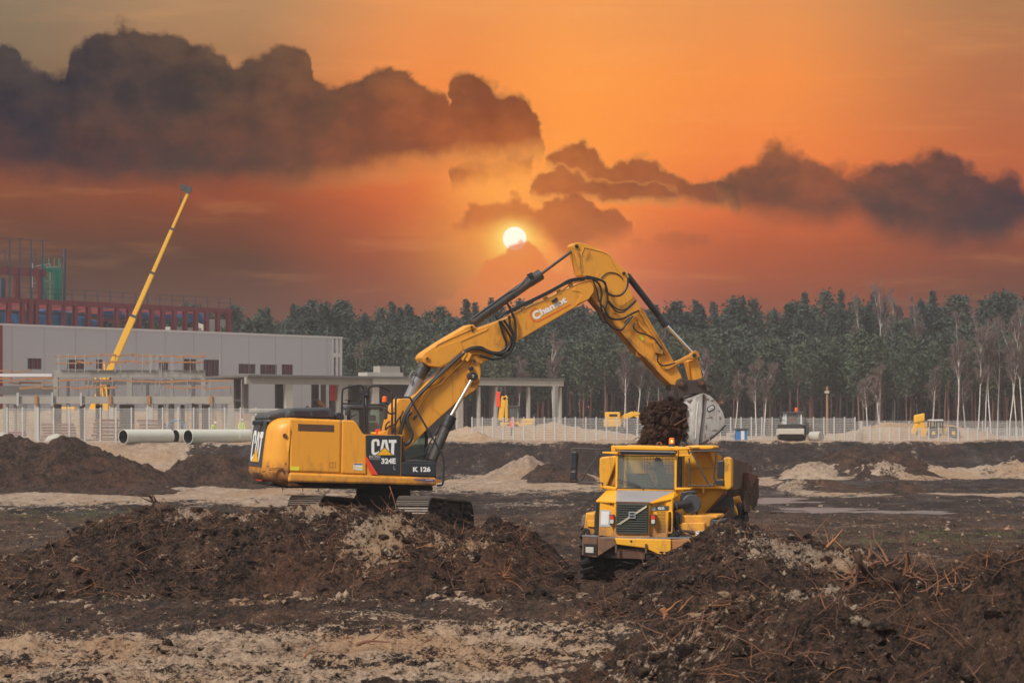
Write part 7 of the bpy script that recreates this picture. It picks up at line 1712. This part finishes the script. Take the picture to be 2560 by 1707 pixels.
zt2, zb2, zs2 = TK.xz(*z4((1108, 270))[0], CY_)[1], TK.xz(*z4((1108, 574))[0], CY_)[1], TK.xz(*z4((1108, 600))[0], CY_)[1]
def lbx(mb, x0, x1, y0, y1, za, zb): return bx(mb, TK, x0, x1, y0, y1, za, zb)
for x in (xr_, xl_):
    s_ = 1 if x == xr_ else -1
    mb = MB(); lbx(mb, x - .01, x + .01, CY_ + .1, CR - .1, zb2, zt2); mb.build('side_window', 'glass_green', tk)
    mb = MB(); lbx(mb, x - .02, x + .02, CY_ + .48, CY_ + .54, zb2, zt2 - .002); lbx(mb, x - .02, x + .02, CY_ + .85, CY_ + .92, zb2, zt2 - .002); mb.build('window_frame', 'panel_black', tk)
mb = MB(); lbx(mb, xl_ + .03, xr_ - .03, CR - .04, CR, zs2, zb2 + .32); mb.build('rear_panel', 'dark_grey', tk)
mb = MB(); x = xl_ + .45
while x < xr_ - .05: mb.tube([TK.w(x, CR - .03, zb2 + .32), TK.w(x, CR - .03, zt2)], .006, 4); x += .075
z = zb2 + .36
while z < zt2: mb.tube([TK.w(xl_ + .45, CR - .035, z), TK.w(xr_ - .05, CR - .035, z)], .006, 4); z += .075
mb.build('rear_window_grid', 'black_plastic', tk)
mb = MB(); lbx(mb, xl_ + .03, xl_ + .42, CR - .03, CR - .01, zb2, zt2 - .002); mb.build('door_glass', 'glass_green', tk)
th_('wiper', 'black_plastic', [(545, 490), (650, 520), (745, 548), (775, 568), (800, 590)], CY_ - .03, .009, k=3); th_('wiper', 'black_plastic', [(640, 515), (700, 532), (755, 550)], CY_ - .02, .014, k=2)
tp('mirror_bracket', 'truck_yellow', [(400, 226), (546, 226), (556, 236), (552, 248), (520, 248), (408, 240)], CY_ - .05, CY_ + .35, bevel=.008); tp('mirror_bracket', 'truck_yellow', [(1108, 246), (1256, 250), (1258, 262), (1112, 272)], CY_ - .05, CY_ + .35, bevel=.008)
tp('mirror_bracket', 'truck_yellow', [(388, 548), (540, 566), (538, 582), (420, 574), (390, 562)], CY_ - .05, CY_ + .35, bevel=.008); tp('mirror_bracket', 'truck_yellow', [(1104, 568), (1248, 570), (1250, 584), (1104, 590)], CY_ - .05, CY_ + .35, bevel=.008)
tp('side_fairing', 'truck_yellow', [(428, 590), (540, 592), (540, 640), (430, 640)], CY_ + .2, CR)
mb = MB()
for pa in ([(410, 212), (395, 204), (150, 195), (122, 200), (112, 225), (100, 480), (104, 510), (130, 514), (385, 520), (404, 532), (408, 548)], [(398, 208), (300, 350), (205, 492), (180, 500), (162, 494), (155, 478), (160, 400), (178, 205)]): mb.tube(catmull([tw(a, b, CY_ - .05) for a, b in pa], 3), .021, 6)
mb.build('mirror_frame', 'cyl_dark', tk); mb = MB()
for pa in ([(1236, 244), (1255, 224), (1480, 218), (1540, 226), (1556, 246), (1550, 480)], [(1262, 230), (1330, 360), (1412, 520), (1440, 542), (1472, 532), (1480, 505), (1472, 440), (1492, 222)], [(1222, 562), (1246, 546), (1350, 552), (1480, 546)], [(1236, 285), (1242, 420), (1244, 545)]): mb.tube(catmull([tw(a, b, CY_ - .05) for a, b in pa], 3), .021, 6)
mb.build('mirror_frame', 'cyl_dark', tk)
for po in ([(108, 222), (160, 226), (156, 390), (104, 384)], [(98, 412), (150, 410), (154, 430), (150, 496), (94, 496)], [(1506, 312), (1570, 308), (1568, 482), (1502, 478)], [(1488, 492), (1572, 494), (1570, 552), (1490, 546)]): tp('mirror', 'mirror_back', po, CY_ - .14, CY_ - .06, bevel=.02)
# roof fittings
b0 = tw(1067, 176, 1.5); bb = MB(); bb.lathe(b0, b0 + Vector((0, 0, .07)), [(0, .08), (.05, .08), (.07, .06)], 16); bb.build('beacon_base', 'black_plastic', tk)
t0_ = tw(1067, 92, 1.5); bb = MB(); bb.lathe(b0 + Vector((0, 0, .071)), t0_, [(0, .066), ((t0_ - b0).z - .09, .058), ((t0_ - b0).z - .072, .04)], 18); bo = bb.build('beacon', 'beacon_lit', tk)
bb = MB(); bb.lathe(b0 + Vector((0, -.055, .09)), b0 + Vector((0, -.055, (t0_ - b0).z - .05)), [(0, .022), ((t0_ - b0).z - .14, .022)], 10); bb.build('beacon_lamp', 'beacon_core', bo)
tp('work_lamp', 'panel_black', [(1142, 165), (1152, 128), (1196, 138), (1188, 168)], 1.5, 1.7, bevel=.02)
th_('roof_hook', 'rust', [(930, 165), (930, 146), (945, 138), (962, 140), (972, 155), (968, 172)], 1.6, .022); th_('roof_cable', 'cyl_dark', [(520, 162), (560, 158), (600, 164), (640, 162)], 1.2, .012); th_('roof_cable', 'cyl_dark', [(1130, 176), (1160, 168), (1200, 180), (1246, 178), (1225, 195), (1235, 260)], 1.1, .014)
th_('cable', 'black_plastic', [(1125, 190), (1135, 230), (1128, 280), (1122, 420), (1120, 560)], .9, .012)
# driver's seat, wheel
tp('seat', 'seat_cloth', [(905, 282), (940, 278), (965, 300), (1020, 440), (1016, 480), (1030, 578), (860, 578), (888, 470)], 2.0, 2.16, bevel=.03)
mb = MB(); sc_ = tw(852, 556, 1.35); n_ = Vector((0, -.45, .9)).normalized(); u_ = Vector((1, 0, 0)); v_ = n_.cross(u_)
mb.tube([sc_ + u_ * .21 * math.cos(a) + v_ * .21 * math.sin(a) for a in np.linspace(0, 2 * math.pi, 25)], .014, 6, cap=False); mb.tube([sc_, sc_ - n_ * .5], .03, 6); mb.tube([sc_ + u_ * .2, sc_ - u_ * .2], .014, 6); mb.build('steering_wheel', 'black_plastic', tk)
tp('dashboard', 'black_plastic', [(560, 585), (1090, 590), (1090, 620), (560, 620)], CY_ + .06, CY_ + .45, bevel=.03)
tp('door_strip', 'cabin_white', [(562, 300), (578, 300), (578, 560), (560, 560)], 2.0, 2.05)
# dump body
tp('body_front', 'truck_yellow_dirty', [(380, 300), (390, 280), (420, 272), (900, 230), (1240, 205), (1480, 208), (1500, 240), (1560, 285), (1560, 588), (1585, 596), (1372, 826), (1150, 826), (720, 830), (450, 562), (384, 562), (376, 400)], 3.2, 3.3)
tp('body_pillar', 'truck_yellow_dirty', [(1562, 282), (1600, 274), (1636, 290), (1642, 320), (1640, 560), (1618, 588), (1580, 590), (1572, 560)], 2.95, 3.32, bevel=.03)
tp('body_pillar', 'truck_yellow_dirty', [(380, 300), (396, 278), (424, 272), (470, 268), (540, 262), (544, 300), (452, 548), (384, 564), (376, 400)], 2.95, 3.19, bevel=.03)
tp('body_gusset', 'ochre_worn', [(546, 300), (548, 545), (454, 548)], 3.05, 3.16)
tp('body_canopy', 'truck_yellow', [(1190, 172), (1240, 166), (1440, 166), (1466, 176), (1470, 192), (1440, 200), (1250, 204), (1200, 196)], 2.5, 3.6, bevel=.03); tp('body_canopy', 'truck_yellow', [(488, 175), (496, 164), (530, 164), (532, 225), (490, 226)], 2.5, 3.6, bevel=.03)
tp('body_ledge', 'truck_yellow', [(1250, 556), (1575, 560), (1590, 582), (1250, 578)], 3.05, 3.2, bevel=.01); tp('body_rib', 'ochre_worn', [(1245, 382), (1500, 376), (1500, 384), (1245, 390)], 3.17, 3.2); tp('body_rib', 'truck_yellow', [(1410, 208), (1440, 208), (1490, 340), (1475, 345)], 3.12, 3.2)
tp('body_bracket', 'truck_yellow', [(1358, 578), (1378, 578), (1378, 622), (1368, 632), (1358, 622)], 3.0, 3.2, bevel=.01)
tp('body_edge', 'grille_brown', [(1585, 596), (1610, 606), (1400, 826), (1372, 826)], 3.1, 3.34)
xR, _ = TK.xz(*z4((1642, 400))[0], 3.3); zU = TK.xz(*z4((1645, 290))[0], 3.3)[1]; zM = TK.xz(*z4((1645, 592))[0], 3.3)[1]; xL, _ = TK.xz(*z4((380, 400))[0], 3.3)
mb = MB(); mb.loft([[TK.w(xR - .06, y, zM + .02 * (y - 3.3)), TK.w(xR, y, zM), TK.w(xR + .02, y, zU - .055 * (y - 3.3)), TK.w(xR - .06, y, zU - .055 * (y - 3.3))] for y in (3.33, 4.2, 5.2, 6.4, 7.6)]); mb.build('body_side', 'body_mud', tk)
mb = MB(); mb.loft([[TK.w(xL, y, zM), TK.w(xL + .06, y, zM), TK.w(xL + .06, y, zU), TK.w(xL, y, zU)] for y in (3.33, 7.6)]); mb.build('body_side', 'truck_yellow_dirty', tk)
mb = MB(); lbx(mb, xL + .07, xR - .07, 3.33, 7.6, zM - .5, zM - .4); lbx(mb, xL + .07, xR - .07, 7.5, 7.6, zM - .39, zM + .6); mb.build('body_floor', 'body_mud', tk)
zT = TK.xz(*z4((1750, 410))[0], 5.6)[1]; zBt = TK.xz(*z4((1700, 775))[0], 5.6)[1]
mb = MB(); mb.loft([[TK.w(xR + .025, y, zz), TK.w(xR + .12, y, zz + .05), TK.w(xR + .16, y, zT - .04 * (y - 5.2) + d_), TK.w(xR + .025, y, zT - .04 * (y - 5.2) + d_)] for y, zz, d_ in ((5.6, zM - .1, -.02), (5.9, zM - .25, .0), (6.3, zM - .35, -.03), (6.8, zM - .3, -.02), (7.3, zM - .2, -.05), (7.8, zBt + .35, -.03))]); mb.build('side_guard', 'rust', tk, bevel=.02)
mb = MB(); lbx(mb, xR - .5, xR + .05, 5.0, 8.3, zBt, zM - .42); mb.build('chassis_side', 'under_dark', tk)
random.seed(21); mb = MB()
for k in range(26):
    y = random.uniform(5.0, 7.6); z = random.uniform(zBt + .1, zT - .35); hh = random.uniform(.05, .22); mb.box(TK.w(xR + .15, y, z), EXx * random.uniform(.02, .05), (0, random.uniform(.04, .12), 0), (random.uniform(-.03, .03), 0, hh))
mb.build('caked_mud', 'body_mud', tk)
mb = MB(); mb.lathe(TK.w(xR - .1, 4.0, zM - .55), TK.w(xR + .06, 4.0, zM - .5), [(0, .05), (.02, .13), (.14, .13), (.16, .05)], 16); mb.lathe(TK.w(xR - .1, 4.5, zM - .30), TK.w(xR + .1, 4.5, zM - .25), [(0, .05), (.02, .10), (.18, .10)], 16); mb.build('reservoir', 'ochre_arm', tk)
th_('tipping_cable', 'cyl_dark', [(1765, 590), (1750, 700), (1722, 830), (1728, 900), (1738, 970)], 4.5, .02)
tp('mudflap', 'dark_grey', [(1600, 604), (1662, 684), (1666, 974), (1520, 975), (1408, 828)], 3.42, 3.45)
mb = MB(); lbx(mb, -.6, .6, 2.4, 7.8, .75, 1.35); lbx(mb, -1.2, 1.2, 4.9, 5.3, .6, .9); lbx(mb, -1.2, 1.2, 6.6, 7.0, .6, .9); mb.build('chassis', 'under_dark', tk, bevel=.03)
# wheels
def big_wheel(x, yc, w_=.62, r_=.78, z0=-.02):
    c = TK.w(x, yc, r_ + z0); a = TK.w(1, 0, 0) - TK.w(0, 0, 0)
    mb = MB(); mb.lathe(c - a * w_ / 2, c + a * w_ / 2, [(0, r_ * .5), (.0, r_ * .86), (.06, r_ * .95), (w_ - .06, r_ * .95), (w_, r_ * .86), (w_, r_ * .5)], 40)
    f_ = TK.w(0, 1, 0) - TK.w(0, 0, 0)
    for k in range(22):
        for s_ in (-1, 1):
            a0 = 2 * math.pi * (k + (.5 if s_ > 0 else 0)) / 22; R1 = f_ * math.cos(a0) + tu * math.sin(a0); T1 = -f_ * math.sin(a0) + tu * math.cos(a0)
            mb.box(c + R1 * r_ * .965 + a * s_ * w_ * .25, a * w_ * .26 + T1 * .05 * s_, T1 * .042, R1 * .045)
    o = mb.build('wheel', 'rubber', tk); mb = MB(); mb.lathe(c - a * (w_ / 2 - .02), c + a * (w_ / 2 - .02), [(0, .1), (.01, .34), (.06, .36), (w_ - .1, .36), (w_ - .05, .34), (w_ - .04, .1)], 24); mb.build('rim', 'truck_yellow_dirty', o)
xw_l = TK.xz(*z4((190, 1400))[0], .25)[0] + .31
xw_r = -xw_l + .12
for x, y in ((xw_l, .95), (xw_r, .95), (xL + .35, 5.1), (xR - .35, 5.1), (xL + .35, 6.8), (xR - .35, 6.8)): big_wheel(x, y)
# front corner, bumper
tp('front_fender', 'truck_yellow', [(246, 806), (336, 812), (332, 1012), (290, 1030), (222, 1005)], .25, 1.7, bevel=.03)
tp('fender_shade_box', 'truck_yellow_dirty', [(262, 880), (330, 882), (330, 945), (262, 940)], .20, .30, bevel=.01)  # darker box put in for a detail of shade on the fender
tp('fender_edge', 'cyl_grey', [(212, 836), (244, 830), (222, 990), (206, 1040), (192, 1046), (205, 900)], .5, 1.7, bevel=.02)
tp('bumper_corner', 'mud_brown', [(214, 1026), (357, 1036), (357, 1235), (318, 1232), (210, 1214)], -.30, .5, bevel=.02)
hl_ = tp('headlight_box', 'under_dark', [(226, 1104), (350, 1108), (348, 1212), (226, 1206)], -.315, -.28); tp('headlight', 'clear_lamp', [(244, 1134), (322, 1138), (320, 1194), (244, 1190)], -.335, -.314, hl_, bevel=.01)
tp('corner_shelf', 'cyl_grey', [(212, 1022), (360, 1034), (360, 1042), (212, 1034)], -.31, .5)
th_('fender_hose', 'under_dark', [(222, 1020), (225, 985), (245, 970), (268, 985), (272, 1020)], .1, .05)
tp('bumper', 'truck_yellow_dirty', [(520, 1050), (1060, 1062), (1060, 1186), (1012, 1237), (812, 1146), (542, 1112)], -.36, -.05, bevel=.02)
tp('bumper_mud_side', 'mud_brown', [(358, 1044), (519, 1050), (540, 1113), (362, 1226)], -.35, -.05, bevel=.02)
tp('bumper_wing', 'truck_yellow', [(1061, 1064), (1352, 1050), (1356, 1092), (1240, 1112), (1180, 1116), (1120, 1150), (1061, 1186)], -.30, .3, bevel=.02)
slab('bumper_deck', 'cyl_grey', [(362, 1044, -.34), (1350, 1048, -.28), (1352, 1040, .3), (362, 1036, .3)], .02)
tp('skid_plate', 'under_dark', [(362, 1228), (542, 1114), (812, 1148), (1014, 1240), (870, 1262), (560, 1250)], -.20, .6, bevel=.02)
tp('skid_bar', 'grille_brown', [(545, 1150), (810, 1150), (810, 1250), (545, 1240)], -.24, -.205)
for x in (524, 810): tp('tow_lug', 'body_mud', [(x, 1104), (x + 20, 1104), (x + 22, 1185), (x + 12, 1200), (x + 2, 1190)], -.42, -.37, bevel=.01)
mb = MB(); disc(mb, z4((680, 1080))[0], .028, -.37, -.355, TK); mb.build('tow_hole', 'panel_black', tk)
tp('front_beam', 'truck_yellow', [(520, 1026), (860, 1030), (856, 1052), (520, 1050)], -.02, .05, bevel=.01)
mb = MB(); lbx(mb, -1.0, 1.1, .5, 2.6, .55, 1.25); mb.build('belly', 'under_dark', tk, bevel=.05)
# right side platform and air cleaner
tp('step_platform', 'truck_yellow', [(1152, 832), (1500, 832), (1508, 858), (1444, 868), (1426, 980), (1372, 1052), (1040, 1048), (1110, 1010), (1150, 900)], .45, 1.75, bevel=.02)
tp('platform_face', 'truck_yellow', [(1170, 905), (1385, 900), (1385, 1046), (1120, 1046), (1130, 960)], .35, .44, bevel=.02)
tp('fender_end', 'dark_grey', [(1444, 868), (1538, 880), (1536, 905), (1500, 935), (1490, 965), (1424, 984)], .40, 1.74, bevel=.02)
tp('notice', 'white_decal', [(1300, 985), (1364, 982), (1362, 1026), (1298, 1028)], .338, .349)
tp('label_band', 'blue_decal', [(1304, 988), (1360, 985), (1360, 991), (1304, 994)], .334, .3375)
tp('filter_housing', 'black_plastic', [(1136, 690), (1162, 610), (1236, 596), (1290, 600), (1296, 625), (1240, 640), (1240, 700)], .75, 1.1, bevel=.02)
a, b = z4((1258, 724))[0], None
mb = MB(); A_, B_ = TK.p(a[0], a[1], .55), TK.p(a[0] - 3, a[1], 1.0); mb.lathe(A_, B_, [(0, .05), (0, .20), (.02, .225), (.12, .225), (.13, .205), (.44, .205)], 32); mb.build('air_cleaner', 'dark_grey', tk)
mb = MB(); mb.tube(catmull([tw(1050, 758, .35), tw(1110, 742, .40), (tw(1180, 726, .46)), tw(1245, 716, .52)], 5), [.095 for k in range(16)], 14); mb.build('intake_pipe', 'hose_rubber', tk)
mb = MB(); A_ = tw(1100, 745, .39); d_ = (tw(1180, 726, .46) - A_).normalized(); mb.lathe(A_, A_ + d_ * .03, [(0, .105), (.03, .105)], 16); mb.build('pipe_clamp', 'cyl_grey', tk)
th_('hose', 'hose_rubber', [(1120, 800), (1122, 860), (1130, 930), (1152, 975), (1180, 990)], .30, .035); th_('hose', 'hose_rubber', [(1075, 950), (1090, 985), (1125, 1030)], .30, .055); th_('hose', 'cyl_dark', [(1290, 780), (1318, 822)], .7, .04)
tp('bracket', 'panel_black', [(1092, 812), (1160, 806), (1160, 895), (1142, 895), (1140, 850), (1080, 862)], .32, .42, bevel=.01); th_('bracket', 'panel_black', [(1268, 810), (1262, 840), (1256, 872), (1252, 900)], .5, .022)
th_('cable', 'black_plastic', [(1170, 690), (1200, 650), (1215, 690), (1250, 640)], .6, .012)
# driver, chin on hand
hx_, hz_ = TK.xz(*z4((884, 428))[0], 1.72)
J = {'pel': (.07, .22, -.86), 'sp': (.06, .20, -.62), 'ch': (.05, .14, -.38), 'nk': (.02, .06, -.17), 'jaw': (-.005, -.01, -.06), 'hd': (-.005, .0, .035), 'ht': (0, .015, .10),
     'sl': (-.17, .12, -.29), 'el': (-.24, -.06, -.52), 'wl': (-.16, -.30, -.40), 'pl': (-.13, -.37, -.38),
     'sr': (.25, .12, -.29), 'er': (.28, -.14, -.50), 'wr': (.155, -.10, -.24), 'pr': (.115, -.075, -.15),
     'f1': (.09, -.06, -.06), 'f1b': (.08, -.05, -.02), 'f2': (.105, -.05, -.055), 'f2b': (.095, -.04, -.01), 'f3': (.12, -.04, -.06), 'f3b': (.11, -.03, -.015), 'f4': (.13, -.03, -.075), 'f4b': (.125, -.02, -.035), 'th': (.085, -.11, -.125), 'thb': (.055, -.11, -.09),
     'g1': (-.10, -.41, -.40), 'g2': (-.12, -.42, -.42), 'g3': (-.14, -.42, -.43), 'g4': (-.16, -.41, -.43), 'gt': (-.09, -.37, -.36),
     'kl': (-.10, -.28, -.80), 'al': (-.10, -.32, -1.20), 'tl': (-.10, -.46, -1.25), 'kr': (.22, -.28, -.80), 'ar': (.22, -.32, -1.20), 'tr': (.22, -.46, -1.25), 'ns': (-.02, -.105, -.005)}
Rr = {'pel': .16, 'sp': .15, 'ch': .165, 'nk': .056, 'jaw': .062, 'hd': .082, 'ht': .066, 'sl': .075, 'el': .052, 'wl': .032, 'pl': .030, 'sr': .075, 'er': .052, 'wr': .032, 'pr': .032, 'kl': .085, 'al': .055, 'tl': .045, 'kr': .085, 'ar': .055, 'tr': .045, 'ns': .014}
for k in ('f1', 'f2', 'f3', 'f4', 'f1b', 'f2b', 'f3b', 'f4b', 'g1', 'g2', 'g3', 'g4'): Rr[k] = .009
for k in ('th', 'thb', 'gt'): Rr[k] = .011
E_ = [('pel', 'sp'), ('sp', 'ch'), ('ch', 'nk'), ('nk', 'jaw'), ('jaw', 'hd'), ('hd', 'ht'), ('hd', 'ns'), ('ch', 'sl'), ('sl', 'el'), ('el', 'wl'), ('wl', 'pl'), ('ch', 'sr'), ('sr', 'er'), ('er', 'wr'), ('wr', 'pr'), ('pel', 'kl'), ('kl', 'al'), ('al', 'tl'), ('pel', 'kr'), ('kr', 'ar'), ('ar', 'tr'),
      ('pr', 'f1'), ('f1', 'f1b'), ('pr', 'f2'), ('f2', 'f2b'), ('pr', 'f3'), ('f3', 'f3b'), ('pr', 'f4'), ('f4', 'f4b'), ('wr', 'th'), ('th', 'thb'), ('pl', 'g1'), ('pl', 'g2'), ('pl', 'g3'), ('pl', 'g4'), ('pl', 'gt')]
J = {k: Vector(v) for k, v in J.items()}
def drv(c):
    if c.z > -.20 and abs(c.x) < .2 and c.y < .14: return 0
    if (c - J['wr']).length < .09 or (c - J['pl']).length < .11: return 0
    return 1 if c.z > -.75 else 2
hp = TK.w(hx_, 1.72, hz_)
dr = skin_body('person', 'driver in dark jacket resting his cheek on one hand behind the dump truck windscreen', tuple(hp), R(-12 - 22), 1., J, Rr, E_, {'mats': ['driver_skin', 'dark_jacket', 'trousers'], 'f': drv})
Mh = ROOTM[dr.name]
mb = MB(); rings = []
for i in range(9):
    a = math.pi * .62 * i / 8; rings.append([Mh @ Vector((.088 * math.sin(a) * math.cos(t), .015 + .098 * math.sin(a) * math.sin(t) + .02 * (1 - math.cos(a)), .045 + .095 * math.cos(a) + (.05 * math.sin(a) if math.sin(t) < -.3 else -.03 * math.sin(a)))) for t in np.linspace(0, 2 * math.pi, 20, endpoint=False)])
mb.loft(rings, True, cap=False); mb.build('hair', 'hair', dr)
mb = MB()
for s_ in (-1, 1): mb.ball(Mh @ Vector((-.03 * 1 + .028 * s_ + .0, -.078, .03)), .009, .007, .006, 8, 6)
mb.ball(Mh @ Vector((-.012, -.07, -.055)), .018, .008, .005, 8, 5); mb.build('face_features', 'hair', dr)
mb = MB()
for s_ in (-1, 1): mb.ball(Mh @ Vector((.083 * s_, .01, .01)), .012, .02, .03, 8, 6)
mb.build('ears', 'driver_skin', dr)

# ------------------------------------------------------------------ damp evening air
hz = bpy.data.materials.new('haze'); hz.use_nodes = True; t = NT(hz.node_tree); t.n.clear()
pv = t.new('ShaderNodeVolumePrincipled'); pv.inputs['Color'].default_value = (.62, .58, .60, 1); pv.inputs['Density'].default_value = HAZE = .00048; pv.inputs['Anisotropy'].default_value = 0
o = t.new('ShaderNodeOutputMaterial'); t.l.new(pv.outputs[0], o.inputs['Volume']); MAT['haze'] = hz
mb = MB(); mb.abox(-720, 720, -30, 560, -2, 31); h_ = mb.build('haze', 'haze'); tag(h_, kind='stuff')
if 'tmp' in bpy.data.objects: bpy.data.objects.remove(bpy.data.objects['tmp'])
